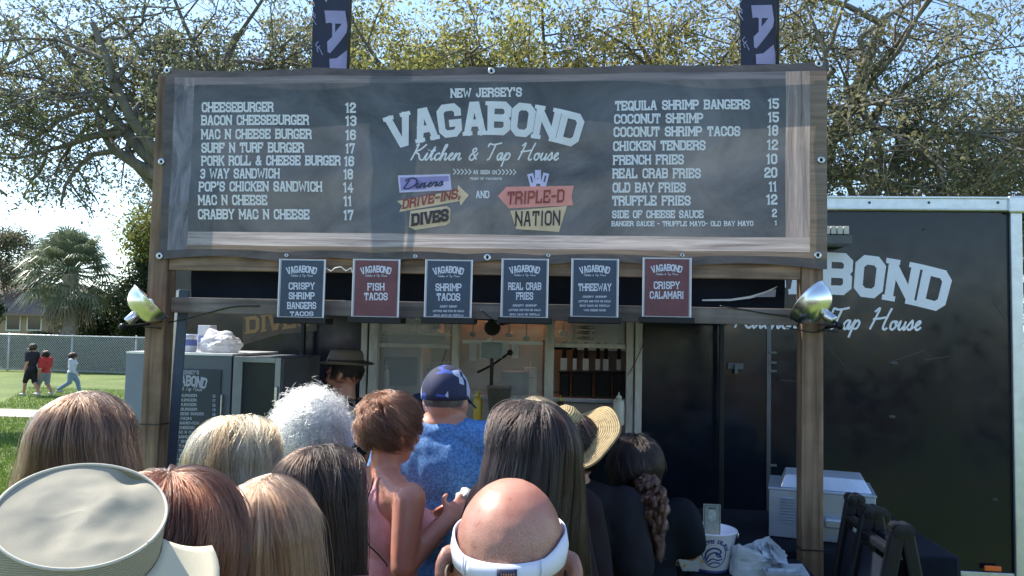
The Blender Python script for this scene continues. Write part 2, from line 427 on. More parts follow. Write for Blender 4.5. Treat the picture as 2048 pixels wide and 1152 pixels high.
def px_arch(cx, cy_top, half, sag, hpx, surf, tilt=0, flare=0):
    """arched line: cy_top is the top of the letters in the middle, sag how far the ends hang below"""
    R_ = half * half / (2 * sag)
    def mp(u, v, k):
        s_ = (u - .5) * 2 * half; an = s_ / R_; rr = R_ + (v - 1) * hpx
        x = cx + rr * sin(an); y = cy_top + R_ - rr * cos(an) + tilt * (x - cx)
        return surf(x, y, k)
    return mp

def plane_surf(Y, lift=.002):
    def f(px, py, k):
        p = P(px, py, Y); p.y -= lift + k * .00006; return p
    return f

def px_poly(name, loops, surf, mat, parent, k=0):
    """flat printed shape(s) given by their outlines in the photograph"""
    vs = []; fs = []
    for lp in loops:
        n = len(vs); vs += [surf(x, y, k) for x, y in lp]; fs.append(tuple(range(n, n + len(lp))))
    me = bpy.data.meshes.new(name); me.from_pydata(vs, [], fs); me.update()
    return link(name, me, mat, parent)
# ------------------------------------------------------------------ ground, path
def ground_material():
    m, N, L, b = mat_new('grass_ground')
    tc = N.new('ShaderNodeTexCoord')
    n1 = N.new('ShaderNodeTexNoise'); n1.inputs['Scale'].default_value = 0.5; n1.inputs['Detail'].default_value = 5
    n2 = N.new('ShaderNodeTexNoise'); n2.inputs['Scale'].default_value = 9; n2.inputs['Detail'].default_value = 8
    L.new(tc.outputs['Object'], n1.inputs[0]); L.new(tc.outputs['Object'], n2.inputs[0])
    c1 = N.new('ShaderNodeValToRGB'); e = c1.color_ramp.elements
    e[0].position = .35; e[0].color = (.08, .13, .018, 1); e[1].position = .7; e[1].color = (.155, .21, .04, 1)
    c2 = N.new('ShaderNodeValToRGB'); e = c2.color_ramp.elements
    e[0].position = .3; e[0].color = (.45, .45, .4, 1); e[1].position = .62; e[1].color = (1, 1, 1, 1)
    mx = N.new('ShaderNodeMixRGB'); mx.blend_type = 'MULTIPLY'; mx.inputs[0].default_value = .8
    L.new(n1.outputs[0], c1.inputs[0]); L.new(n2.outputs[0], c2.inputs[0]); L.new(c1.outputs[0], mx.inputs[1]); L.new(c2.outputs[0], mx.inputs[2])
    L.new(mx.outputs[0], b.inputs['Base Color']); b.inputs['Roughness'].default_value = .9
    bp = N.new('ShaderNodeBump'); bp.inputs['Strength'].default_value = .8; bp.inputs['Distance'].default_value = .05
    L.new(n2.outputs[0], bp.inputs['Height']); L.new(bp.outputs[0], b.inputs['Normal'])
    return m
xs = np.concatenate([[-600, -200, -90], np.linspace(-60, 60, 61), [90, 200, 600]])
ys = np.concatenate([[-600, -200, -80, -40, -20, -8, 0], np.linspace(6, 40, 69), [60, 120, 300, 900]])
V = np.array([(x, y, ground_z(x, y)) for y in ys for x in xs])
nx = len(xs)
Fq = np.array([(j * nx + i, j * nx + i + 1, (j + 1) * nx + i + 1, (j + 1) * nx + i) for j in range(len(ys) - 1) for i in range(nx - 1)])
ground = link('ground', np_mesh('ground', V, Fq, ground_material()), smooth=True); tag(ground, kind='structure')

PATHM = M('pale_path', (.40, .36, .32), .9, var=.15, scale=2, bump=.3, bscale=40)
px0 = G(-400, 829).y
mb = MB(); n = 40
vs = []; 
for i in range(n + 1):
    x = -40 + i * 1.4; yc = 16.9 + .02 * (x + 12)
    for yy in (yc - 1.0, yc + 1.0): vs.append((x, yy, ground_z(x, yy) + .012))
mb.add(vs, [(2 * i, 2 * i + 2, 2 * i + 3, 2 * i + 1) for i in range(n)])
tag(mb.build('path', PATHM), kind='structure')

# grass tufts standing on the lawn at the left
def grass():
    r = np.random.default_rng(3); N_ = 70000
    y = 7 + 18 * r.random(N_) ** 1.5; x = -.62 * y - 3.5 + (r.random(N_)) * (.28 * y + 3.2)
    keep = ~((y > 15.7) & (y < 18.1)); x = x[keep]; y = y[keep]; N_ = len(x)
    t = np.clip((y - 8) / 14, 0, 1); z = -.35 * t * t * (3 - 2 * t)
    a = r.random(N_) * 2 * pi; h = .03 + .05 * r.random(N_); w = .006 + .006 * r.random(N_)
    lx = (r.random(N_) - .5) * .05; ly = (r.random(N_) - .5) * .05
    V = np.empty((N_, 3, 3))
    V[:, 0] = np.stack([x - w * np.cos(a), y - w * np.sin(a), z - .01], 1)
    V[:, 1] = np.stack([x + w * np.cos(a), y + w * np.sin(a), z - .01], 1)
    V[:, 2] = np.stack([x + lx, y + ly, z + h], 1)
    me = np_mesh('grass', V.reshape(-1, 3), np.arange(N_ * 3).reshape(-1, 3), leafmat('grass_blades', (.08, .14, .02), (.18, .26, .05), .4))
    tag(link('grass', me), 'short sunlit lawn grass beside the pale path', 'grass', kind='stuff')
grass()

# ------------------------------------------------------------------ trees
def leaves_np(C, size, r, aspect=.45, out=None):
    n = len(C)
    a = r.normal(size=(n, 3)); a /= np.linalg.norm(a, axis=1)[:, None]
    b = r.normal(size=(n, 3)); b -= a * (a * b).sum(1)[:, None]; b /= np.linalg.norm(b, axis=1)[:, None]
    s = size * (.6 + .8 * r.random(n))[:, None]
    V = np.empty((n, 4, 3)); V[:, 0] = C - a * s; V[:, 1] = C + b * s * aspect; V[:, 2] = C + a * s; V[:, 3] = C - b * s * aspect
    return V.reshape(-1, 3), np.arange(n * 4).reshape(-1, 4)

def grow(r, p, d, length, rad, lvl, out, tips, droop, up, wig=.25, ratio=.62):
    """one limb and its side branches; out collects (points, radii), tips the twig points that carry leaves"""
    n = 4 + (2 if lvl < 2 else 0); pts = [p]; rr = [rad]; d = d.normalized()
    for i in range(n):
        d = (d + Vector((r.gauss(0, wig), r.gauss(0, wig), r.gauss(0, wig) + (up if lvl < 2 else -droop) * .15))).normalized()
        p = p + d * (length / n); pts.append(p); rr.append(rad * (1 - .62 * (i + 1) / n))
    out.append((pts, rr, lvl))
    if lvl >= 4:
        tips.append(pts); return
    k = {0: 6, 1: 6, 2: 5, 3: 5}[lvl]
    for j in range(k):
        t = .3 + .7 * (j + r.random()) / k; f = t * n; i = min(int(f), n - 1)
        q = pts[i].lerp(pts[i + 1], f - i); dd = (pts[i + 1] - pts[i]).normalized()
        s_ = Vector((r.gauss(0, 1), r.gauss(0, 1), r.gauss(0, .8))); s_ -= dd * s_.dot(dd)
        s_ = s_.normalized() if s_.length > 1e-3 else Vector((1, 0, 0))
        nd = dd * .55 + s_ * .8
        grow(r, q, nd, length * ratio * (.75 + .5 * r.random()), max(rr[i] * .6, .006), lvl + 1, out, tips, droop, up, wig, ratio)

def oak(name, label, base, limbs, leafm, barkm, seed, lmul=1.0, leaf=.055, per=9, group='oaks behind the stand', trunk_h=2.5, trunk_r=.28, ratio=.6, zmin=0, keep=1.0):
    r = random.Random(seed); rn = np.random.default_rng(seed)
    root = thing(name, label, 'tree', base, group=group)
    out = []; tips = []
    b = Vector(base); top = b + Vector((r.gauss(0, .2), r.gauss(0, .2), trunk_h))
    pts = [b - Vector((0, 0, .15)), b + Vector((0, 0, .3)), b.lerp(top, .5) + Vector((r.gauss(0, .08), 0, 0)), top]
    out.append((pts, [trunk_r * 1.5, trunk_r * 1.1, trunk_r, trunk_r * .85], 0))
    for (dx, dy, dz, ln, rad) in limbs:
        grow(r, top - Vector((0, 0, .1)), Vector((dx, dy, dz)), ln, rad, 1, out, tips, .5, .9, .2, ratio)
    mb = MB()
    tips = [t for t in tips if max(q.z for q in t) > zmin + .35 * noise.noise(Vector((t[0].x, t[0].y, 0)) * .7) and r.random() < keep]
    out = [o_ for o_ in out if o_[2] < 3 or max(q.z for q in o_[0]) > zmin]
    for pts, rr, lvl in out:
        mb.tube(pts, rr, 9 if lvl < 2 else (5 if lvl == 2 else 3), cap=False)
    tr = mb.build('trunk', barkm, root, smooth=True)
    C = []
    for pts in tips:
        for i in range(1, len(pts)):
            C.append(pts[i])
            C.append(pts[i - 1].lerp(pts[i], .5))
    C = np.array([tuple(c) for c in C]); C = np.repeat(C, per, 0) + rn.normal(size=(len(C) * per, 3)) * .10
    V, Fq = leaves_np(C, leaf, rn)
    link('crown', np_mesh('crown', V, Fq, leafm), parent=root)
    return root

BARK = M('oak_bark', (.15, .135, .115), .9, var=.4, scale=6, stretch=(1, 1, .25), bump=.8, bscale=14, dist=.02)
L_GREEN = leafmat('oak_leaves', (.085, .10, .055), (.20, .22, .12), .5)
L_OLIVE = leafmat('olive_oak_leaves', (.11, .115, .06), (.27, .26, .14), .55)
L_YELLOW = leafmat('yellow_green_leaves', (.14, .155, .05), (.38, .36, .11), .6)
L_DARK = leafmat('dark_shrub_leaves', (.02, .04, .018), (.06, .085, .035), .3)

def gp(px, Y):
    p = P(px, 640, Y); return (p.x, p.y, ground_z(p.x, p.y))
oak('oak_tree', 'spreading oak at the left with its boughs hanging past the banner corner', gp(395, 13.5),
    [(-1.2, -.1, .6, 3.4, .13), (-.9, .5, .3, 3.4, .13), (-.5, -.3, 1.3, 3.4, .13), (.2, .2, 1.4, 3.6, .15), (.8, .1, .9, 3.2, .13), (-1.1, -.5, 1.2, 3.6, .14), (-1.4, .1, .1, 3.2, .11)],
    L_GREEN, BARK, 11, per=6, leaf=.043, trunk_h=4.5, zmin=4.3, keep=.5)
oak('oak_tree', 'thinly leaved oak reaching in from the top left corner', gp(-230, 14),
    [(.9, 0, 1.1, 3.4, .15), (.5, .3, 1.5, 3.8, .15), (-.6, .2, 1.0, 3.4, .13), (1.1, -.3, .85, 3.0, .13), (.1, -.4, 1.6, 3.6, .13)],
    L_OLIVE, BARK, 23, per=2, leaf=.05, trunk_h=3.6, zmin=5.2, keep=.4)
oak('oak_tree', 'olive oak rising above the banner between the left flag and the corner', gp(560, 17),
    [(-.8, 0, 1.2, 4.2, .16), (.2, .3, 1.5, 4.4, .16), (.9, -.2, 1.1, 4.0, .15), (-.2, -.5, 1.5, 4.4, .15), (-1.2, .2, .8, 4.0, .14)],
    L_OLIVE, BARK, 31, per=6, leaf=.046, trunk_h=4.2, zmin=6.2, keep=.7)
oak('oak_tree', 'yellow leaved oak lit from behind, right of the left flag', gp(900, 15),
    [(-.9, 0, 1.0, 3.8, .15), (-.2, .3, 1.5, 3.6, .15), (.7, -.2, 1.1, 3.6, .14), (-.5, -.5, 1.4, 3.8, .14), (1.0, .2, .8, 3.4, .13), (.2, -.2, 1.6, 3.6, .13)],
    L_YELLOW, BARK, 47, per=8, leaf=.043, trunk_h=3.8)
oak('oak_tree', 'green and gold oak over the middle of the banner, left of the right flag', gp(1290, 16),
    [(-1.0, 0, 1.0, 3.8, .16), (-.3, .3, 1.4, 3.8, .15), (.6, -.2, 1.2, 3.8, .15), (1.0, .3, .9, 3.6, .14), (.1, -.4, 1.5, 3.8, .14)],
    leafmat('gold_green_leaves', (.11, .12, .045), (.34, .30, .09), .55), BARK, 53, per=6, leaf=.043, trunk_h=4.0)
oak('oak_tree', 'oak with a thick leaning bough beside the right end of the banner', gp(1600, 15),
    [(1.15, -.1, 1.15, 4.6, .21), (.5, .3, 1.3, 4.0, .16), (-.6, .2, 1.2, 3.6, .15), (1.3, .2, .45, 4.2, .15), (-.1, -.4, 1.5, 3.8, .14), (1.2, -.4, .1, 3.4, .11)],
    L_OLIVE, BARK, 61, per=6, keep=.66, leaf=.042, trunk_h=3.7)
oak('oak_tree', 'bushy dark green oak standing behind the black trailer', gp(1875, 15.5),
    [(-.9, 0, .9, 3.8, .15), (.1, .3, 1.6, 4.0, .16), (.9, -.2, 1.0, 3.6, .14), (-1.2, -.3, .35, 3.6, .13), (1.2, .3, .4, 3.6, .13), (-.4, -.4, 1.3, 3.8, .14), (.6, .2, .2, 3.0, .12), (-.7, .5, .15, 3.0, .12)],
    L_GREEN, BARK, 71, per=5, keep=.85, leaf=.043, trunk_h=2.7, trunk_r=.24)
oak('oak_tree', 'oak at the far right edge above the trailer corner', gp(2230, 16),
    [(-1.0, 0, .9, 3.8, .15), (-.4, .3, 1.5, 4.0, .15), (.6, -.2, 1.1, 3.6, .14), (-1.2, -.3, .3, 3.4, .13), (-.2, -.4, 1.4, 3.6, .13)],
    L_OLIVE, BARK, 83, per=4, leaf=.042, trunk_h=2.8)

# far line of trees and shrubs behind the fence
def bush(name, label, cat, c, rad, leafm, n, seed, leaf=.07, stem=True, group=None):
    rn = np.random.default_rng(seed); root = thing(name, label, cat, (c[0], c[1], ground_z(c[0], c[1])), group=group)
    # leaf clumps on an uneven crown
    k = max(12, int(n / 500)); cc = rn.normal(size=(k, 3)); cc /= np.linalg.norm(cc, axis=1)[:, None]
    cc *= (rn.random((k, 1)) ** .4) * .85
    C = np.repeat(cc, n // k, 0) + rn.normal(size=(k * (n // k), 3)) * .17
    C = C * np.array(rad) + np.array(c)
    V, Fq = leaves_np(C, leaf, rn, .5)
    link('crown', np_mesh('crown', V, Fq, leafm), parent=root)
    if stem:
        g = Vector((c[0], c[1], ground_z(c[0], c[1]) - .1)); mb = MB()
        for j in range(5):
            q = Vector(c) + Vector((rn.normal() * rad[0] * .4, rn.normal() * rad[1] * .4, rn.normal() * rad[2] * .25))
            mb.tube([g, g.lerp(q, .5) + Vector((rn.normal() * .1, 0, 0)), q], [.12, .08, .03], 6)
        mb.build('trunk', BARK, root, smooth=True)
    return root
def bp(px, py, Y): return tuple(P(px, py, Y))
bush('tree', 'yellow-green tree between the palm and the banner post', 'tree', bp(362, 480, 40), (3.2, 2.5, 3.0), leafmat('spring_leaves', (.12, .14, .03), (.30, .30, .07), .5), 16000, 5, .1)
bush('shrub', 'tall dark shrub right of the palm trunk, behind the fence', 'shrub', bp(245, 635, 40), (3.2, 2, 2.1), L_DARK, 22000, 6, .1)
bush('shrub', 'low dark shrub behind the fence next to the post', 'shrub', bp(320, 600, 39), (2.4, 1.5, 2.6), L_DARK, 14000, 8, .09)
bush('shrub', 'dark bush at the left edge in front of the tan house', 'shrub', bp(-30, 610, 38), (1.3, 1.3, 1.3), L_DARK, 9000, 7, .09)
bush('tree', 'bare greyish tree above the roof of the tan house', 'tree', bp(40, 520, 52), (4.2, 3, 2.2), leafmat('greyish_leaves', (.09, .09, .055), (.18, .17, .10), .4), 12000, 9, .1)  # leaf colour is a plain greyish olive
bush('tree', 'far olive tree at the left edge behind the house', 'tree', bp(-90, 510, 56), (4.5, 3, 2.6), leafmat('far_leaves', (.08, .09, .05), (.16, .16, .09), .4), 12000, 10, .11)
# hedge along the fence
def hedge():
    rn = np.random.default_rng(4); n = 90000; x = -36 + 30 * rn.random(n); z = 1.55 * rn.random(n) ** .7
    y = 34.2 + 1.1 * rn.random(n) + .25 * np.sin(x * 1.3)
    z = z * (1 + .12 * np.sin(x * .9) + .06 * np.sin(x * 3.1)) - .35
    V, Fq = leaves_np(np.stack([x, y, z], 1), .07, rn, .5)
    root = tag(link('hedge', np_mesh('hedge', V, Fq, leafmat('hedge_leaves', (.035, .055, .022), (.10, .13, .05), .3))), 'long clipped dark green hedge behind the chain-link fence', 'hedge', kind='stuff')
hedge()

# trees behind the photographer, which the trailer's gloss mirrors
for i, (x, y, s_) in enumerate([(-30, -75, 1.2), (-12, -80, 1.0), (5, -78, 1.3), (22, -74, 1.05), (40, -78, 1.25)]):
    bush('tree', ('leftmost', 'second from the left', 'middle one', 'second from the right', 'rightmost')[i] + ' of the round oaks across the lawn behind the crowd', 'tree', (x, y, 3.1 * s_), (4.8 * s_, 3, 2.9 * s_), L_GREEN, 5000, 90 + i, .3, group='oaks behind the crowd')

# palm
def palm(px, py, Y):
    c = P(px, py, Y); g = ground_z(c.x, c.y); r = random.Random(5)
    root = thing('palm_tree', 'cabbage palm with a round shaggy crown of fan leaves behind the fence', 'tree', (c.x, c.y, g))
    mb = MB(); pts = []; rr = []
    for i in range(14):
        t = i / 13; pts.append(Vector((c.x + .12 * sin(t * 3), c.y, g - .1 + (c.z - g) * t))); rr.append(.24 + .05 * (i % 2) + .08 * t)
    mb.tube(pts, rr, 12)
    for i in range(70):   # old leaf boots
        t = r.random(); a = r.random() * 2 * pi; q = Vector((c.x + .12 * sin(t * 3), c.y, g + (c.z - g) * t))
        o_ = Vector((cos(a), sin(a), 0)); mb.bar(q + o_ * .22, q + o_ * .4 + Vector((0, 0, .25)), .1, .03)
    mb.build('trunk', M('palm_trunk', (.32, .27, .21), .95, var=.4, scale=12, bump=.8, bscale=30, dist=.02), root)
    green = leafmat('palm_fronds', (.09, .12, .07), (.24, .27, .17), .35, .33)
    tan = leafmat('dead_fronds', (.16, .13, .08), (.30, .25, .16), .3)
    def frond(k, el, az, dead):
        d = Vector((cos(az) * cos(el), sin(az) * cos(el), sin(el))); L_ = 1.35 + .4 * r.random()
        if dead: L_ *= .8
        m_ = MB(); end = c + d * L_ + Vector((0, 0, -.25 * (1 - sin(el))))
        m_.tube([c, c.lerp(end, .5) + Vector((0, 0, .1)), end], [.035, .025, .018], 4)
        sd_, up_, _ = frame(d); up_ = -up_ if up_.z < 0 else up_
        n = 22
        for i in range(n):
            a = radians(-125 + 250 * i / (n - 1)); ll = (1.05 + .25 * r.random()) * (1 - .18 * abs(a) / 2)
            dd = (d * cos(a) + sd_ * sin(a)).normalized()
            p0 = end; p1 = end + dd * ll * .5 + up_ * .10; p2 = end + dd * ll + Vector((0, 0, -.35 * ll * (.6 + .7 * r.random())))
            w = (sd_ * cos(a) - d * sin(a)) * .042
            m_.add([p0 - w * .4, p0 + w * .4, p1 + w, p1 - w, p2], [(0, 1, 2, 3), (3, 2, 4)])
        m_.build('frond', tan if dead else green, root)
    for k in range(64):
        el = radians(-42 + 125 * (k / 63) ** .9); az = k * 2.4 + r.random() * .5; frond(k, el, az, False)
    for k in range(10): frond(k, radians(-68 + 16 * r.random()), k * .63 + r.random(), True)
palm(140, 545, 36)

# chain-link fence
def fence():
    root = thing('chain_link_fence', 'long grey chain-link fence with a pale top rail behind the walkers', 'fence', (-22, 33, -.35))
    GAL = M('galvanised_steel', (.50, .52, .53), .45, metal=.7, var=.1, bump=.05)
    top = P(100, 671, 33).z; bot = -.3; x0, x1 = -40, -9.5
    mb = MB(); mb.tube([(x0, 33, top), (x1, 33, top)], .034, 8); mb.build('top_rail', GAL, root, smooth=True)
    mb = MB(); mb.tube([(x0, 33, bot + .05), (x1, 33, bot + .05)], .008, 5); mb.build('bottom_wire', GAL, root)
    xp = P(142, 700, 33).x
    for k in range(-5, 4):
        x = xp + k * 3.05
        if x0 < x < x1:
            mb = MB(); mb.tube([(x, 33.05, -.5), (x, 33.05, top + .02)], .038, 8); mb.ell((x, 33.05, top + .05), (.045, .045, .04), n=8, k=6); mb.build('post', GAL, root, smooth=True)
    h = top - bot; mb = MB(); st = .115; r_ = .0055
    n = int((x1 - x0 + h) / st)
    for i in range(n):
        for sg in (1, -1):
            xa = x0 - h + i * st if sg == 1 else x0 + i * st
            a = (xa, bot); b = (xa + h, top)
            if sg == -1: a = (xa + h * 0, top); b = (xa + h, bot)
            # clip to the run
            ax, az = a; bx, bz = b
            if bx < x0 or ax > x1: continue
            if ax < x0: az += (bz - az) * (x0 - ax) / (bx - ax); ax = x0
            if bx > x1: bz = az + (bz - az) * (x1 - ax) / (bx - ax); bx = x1
            y = 33 + sg * .004
            mb.bar((ax, y, az), (bx, y, bz), r_ * 2)
    o = mb.build('wire_mesh', GAL, root); o['kind'] = 'stuff'
fence()

# tan house
def house():
    c = P(15, 640, 50); g = -.35; x0 = c.x - 7; x1 = P(170, 640, 50).x; y0 = 50
    root = thing('house', 'low tan house with a brown shingle roof behind the palm', 'house', ((x0 + x1) / 2, 54, g))
    zt = P(60, 628, 50).z
    WALL = M('tan_stucco', (.36, .26, .16), .9, var=.08, scale=3); ROOF = M('brown_shingles', (.16, .125, .10), .9, var=.25, scale=6, bump=.5, bscale=12, dist=.02)
    MB().box(x0, x1, y0, y0 + 8, g - .2, zt).build('wall', WALL, root)
    mb = MB(); zr = P(60, 566, 54).z
    mb.add([(x0 - .6, y0 - .7, zt + .01), (x1 + .6, y0 - .7, zt + .01), (x1 + .6, y0 + 8.7, zt + .01), (x0 - .6, y0 + 8.7, zt + .01), (x0 + 3, y0 + 4, zr), (x1 - 3, y0 + 4, zr)],
           [(0, 1, 5, 4), (1, 2, 5), (2, 3, 4, 5), (3, 0, 4), (3, 2, 1, 0)])
    mb.build('roof', ROOF, root)
    MB().box(x0 - .6, x1 + .6, y0 - .74, y0 - .7, zt - .16, zt + .03).build('fascia', M('fascia', (.20, .14, .10), .8), root)
    GL = M('dark_window_glass', (.03, .035, .04), .08, bump=0)
    for px in (28, 70):
        a = P(px, 636, y0); f = MB()
        for (u0, u1, v0, v1) in ((-.55, .55, .5, .58), (-.55, .55, -.58, -.5), (-.55, -.47, -.5, .5), (.47, .55, -.5, .5)):
            f.box(a.x + u0, a.x + u1, y0 - .05, y0 - .003, a.z - .3 + v0, a.z - .3 + v1)
        w = f.build('window', M('window_trim', (.7, .68, .64), .6), root)
        MB().box(a.x - .47, a.x + .47, y0 - .02, y0 - .005, a.z - .8, a.z + .2).build('pane', GL, w)
    mb = MB(); a = P(110, 636, y0); mb.box(a.x - .45, a.x + .45, y0 - .04, y0 - .003, g, g + 2.0); mb.build('door', M('brown_door', (.10, .06, .04), .6), root)
house()
# ------------------------------------------------------------------ black trailer
YT = 5.2
def trailer():
    root = thing('food_trailer', 'glossy black food trailer with silver trim and an open serving window', 'trailer', (.0, 6.3, 0))
    m, N, L, b = mat_new('glossy_black_panel')
    b.inputs['Base Color'].default_value = (.005, .008, .015, 1); b.inputs['Specular IOR Level'].default_value = .38
    tc = N.new('ShaderNodeTexCoord'); n1 = N.new('ShaderNodeTexNoise'); n1.inputs['Scale'].default_value = 1.3; n1.inputs['Detail'].default_value = 2
    n2 = N.new('ShaderNodeTexNoise'); n2.inputs['Scale'].default_value = 9; n2.inputs['Detail'].default_value = 8
    L.new(tc.outputs['Object'], n1.inputs[0]); L.new(tc.outputs['Object'], n2.inputs[0])
    bp1 = N.new('ShaderNodeBump'); bp1.inputs['Strength'].default_value = .35; bp1.inputs['Distance'].default_value = .008
    L.new(n1.outputs[0], bp1.inputs['Height']); L.new(bp1.outputs[0], b.inputs['Normal'])
    mr = N.new('ShaderNodeMapRange'); mr.inputs[1].default_value = .3; mr.inputs[2].default_value = .75; mr.inputs[3].default_value = .10; mr.inputs[4].default_value = .24
    L.new(n2.outputs[0], mr.inputs[0]); L.new(mr.outputs[0], b.inputs['Roughness'])
    BP = m
    xl = P(340, 700, YT).x; xr = P(2030, 780, YT).x; zb = .42; zt = 2.70; y1 = YT + 2.3
    wx0, wx1, wz0, wz1 = -1.47, .33, 1.17, 2.16
    px = P(1280, 900, YT).x; dx = P(1537, 800, YT).x; th = .035
    def panel(x0, x1, z0, z1, nm='panel'):
        return MB().box(x0, x1, YT, YT + th, z0, z1).build(nm, BP, root, bev=.002)
    panel(xl, wx0 - .003, zb, zt)
    panel(wx0, wx1, zb, wz0 - .003); panel(wx0, wx1, wz1 + .003, zt)
    panel(wx1 + .003, px, zb, zt)
    d = MB().box(px + .004, dx - .004, YT + .004, YT + th, zb, zt).build('door', BP, root, bev=.004)
    h = MB(); a = P(1470, 732, YT); h.box(a.x - .05, a.x + .05, YT - .02, YT + .002, a.z - .02, a.z + .02); h.box(a.x - .01, a.x + .01, YT - .04, YT - .02, a.z - .05, a.z + .01); h.build('latch', M('dull_latch', (.08, .09, .10), .5), d, bev=.003)
    panel(dx, xr - .01, zb, zt)
    # door seam trim with hinges
    mb = MB(); mb.box(dx - .012, dx + .014, YT - .006, YT - .001, zb + .3, zt - .1); mb.build('seam_trim', M('dull_grey_trim', (.09, .10, .12), .35, metal=.6), root)
    for py in (705, 725, 742, 930): 
        a = P(1543, py, YT); MB().box(a.x - .02, a.x + .03, YT - .014, YT - .006, a.z - .008, a.z + .008).build('hinge', M('dull_hinge', (.10, .11, .12), .5, metal=.4), root, bev=.002)
    # roof, back, ends, floor: a real room behind the front
    INT = M('kitchen_liner', (.20, .195, .19), .4, var=.1, scale=3, bump=.02)
    MB().box(xl, xr, YT + .001, y1, zt + .002, zt + .05).build('roof', M('white_roof', (.7, .7, .7), .5), root)
    MB().box(xl, xr, y1, y1 + .04, zb, zt).build('back_wall', INT, root)
    MB().box(xl, xl + .04, YT + th + .002, y1 - .002, zb, zt).build('end_wall', INT, root)
    MB().box(xr - .05, xr - .012, YT + th + .002, y1 - .002, zb, zt).build('end_wall', INT, root)
    MB().box(xl + .05, xr - .06, YT + th + .002, y1 - .002, zb - .06, zb - .002).build('floor', M('trailer_floor', (.12, .12, .12), .6), root)
    # silver trims
    z0 = P(1850, 423, YT).z; z1 = P(1850, 395, YT).z
    mb = MB(); mb.box(xl - .02, xr + .045, YT - .035, YT - .002, z0, z1); mb.box(xl - .02, xr + .045, YT - .045, YT - .035, z0 + .004, z0 + .014); mb.box(xl - .02, xr + .045, YT - .045, YT - .035, z1 - .014, z1)
    mb.build('top_trim', ALU, root, bev=.003)
    MB().box(xr - .025, xr + .045, YT - .03, YT - .002, zb - .02, z0 - .003).build('corner_trim', ALU, root, bev=.006)
    MB().box(xr - .045, xr + .06, YT - .052, YT + .1, z0 - .012, z1 + .006).build('corner_cap', ALU, root, bev=.012)
    zz = P(1950, 1142, YT).z; MB().box(xl, xr - .03, YT - .02, YT - .002, zz - .03, zz).build('bottom_rail', ALU, root, bev=.003)
    for q in (1735, 1853, 1990, 1500, 1250, 900, 600): 
        a = P(q, 407, YT); MB().ell((a.x, YT - .037, a.z), (.009, .004, .009), n=8, k=6).build('rivet', M('dark_rivet', (.06, .06, .06), .5), root)
    a = P(1980, 1134, YT); lm = MB(); lm.box(a.x - .05, a.x + .05, YT - .04, YT - .021, a.z - .016, a.z + .016)
    lm.build('marker_lamp', M('orange_lens', (.85, .16, .03), .3), root, bev=.006)
    # dents and scratches
    SCR_ = M('scratch', (.07, .08, .09), .5, bump=0)
    for (a0, b0, a1, b1) in ((1655, 693, 1690, 732), (1775, 726, 1850, 700), (1985, 600, 2010, 640), (1560, 760, 1590, 762), (1850, 720, 1900, 712)):
        p0 = P(a0, b0, YT); p1 = P(a1, b1, YT); MB().bar((p0.x, YT - .0012, p0.z), (p1.x, YT - .0012, p1.z), .002, .004, up=(0, 1, 0)).build('scratch', SCR_, root)
    for (a0, b0, rr) in ((1788, 727, .016), (1784, 834, .014), (1847, 459, .006), (1990, 1000, .012)):
        p0 = P(a0, b0, YT); MB().ell((p0.x, YT + .0005, p0.z), (rr * 1.6, .0035, rr), n=10, k=6).build('dent', M('dented_paint', (.018, .021, .027), .25, bump=.3), root)
    # lettering on the side
    sf = plane_surf(YT, .002); LET = M('grey_white_vinyl', (.78, .80, .86), .5, var=.04)
    flat_text('lettering', 'VAGABOND', px_arch(1636, 504, 275, 36, 84, sf, .02), LET, root, weight=1.7, gap=2.15, slab=.45)
    flat_text('lettering', 'Kitchen & Tap House', px_line(1468, 655, 1840, 660, 42, sf), LET, root, script=True, weight=.62, slant=.18)
    # left end logo remains: tan board with D . . ES showing under the bar
    TAN = M('tan_print', (.10, .07, .05), .7, var=.3, scale=20); DK = M('brown_print', (.035, .025, .02), .7)
    # (its whole sign: arrow board and block board, the upper part behind the tent)
    px_poly('logo_board', [[(484, 560), (640, 545), (634, 662), (560, 668), (486, 690)]], sf, TAN, root)
    flat_text('lettering', 'DIVES', px_line(492, 668, 622, 652, 34, plane_surf(YT, .003)), M('cream_print', (.30, .17, .07), .7), root, weight=1.5)
    px_poly('logo_board', [[(470, 505), (650, 480), (672, 510), (650, 540), (474, 560)]], plane_surf(YT, .0035), M('faded_red_print', (.35, .12, .10), .6), root)
    # serving window frame
    FR = M('worn_white_frame', (.46, .43, .39), .5, var=.25, scale=18, stretch=(1, 1, .3), bump=.3)
    def vpost(pa, pb, y0=YT - .03, y1_=YT + .03):
        a = P(pa, 760, YT).x; b_ = P(pb, 760, YT).x
        return MB().box(a, b_, y0, y1_, wz0 + .02, wz1 - .002).build('window_frame', FR, root, bev=.004)
    vpost(722, 734); vpost(738, 755); vpost(903, 917); vpost(1089, 1107); vpost(1252, 1266); vpost(1269, 1283, YT - .045, YT - .031)
    a = P(900, 690, YT).z
    for (pa, pb, py) in ((756, 902, 690), (1108, 1251, 690)):
        x0 = P(pa, py, YT).x; x1 = P(pb, py, YT).x; z = P(pa, py, YT).z
        MB().box(x0, x1, YT - .012, YT + .02, z - .014, z + .014).build('window_frame', FR, root, bev=.003)
    MB().box(wx0 - .02, wx1 + .05, YT - .3, YT + .03, wz0 - .01, wz0 + .018).build('serving_shelf', STEEL, root, bev=.004)
    MB().box(wx0, wx1, YT - .02, YT + .02, wz1 - .001, wz1 + .03).build('window_frame', FR, root)
    # glass in the upper lights
    g, N, L, b = mat_new('window_glass'); b.inputs['Base Color'].default_value = (.8, .85, .85, 1); b.inputs['Roughness'].default_value = .03
    b.inputs['Transmission Weight'].default_value = 0; b.inputs['Alpha'].default_value = .18
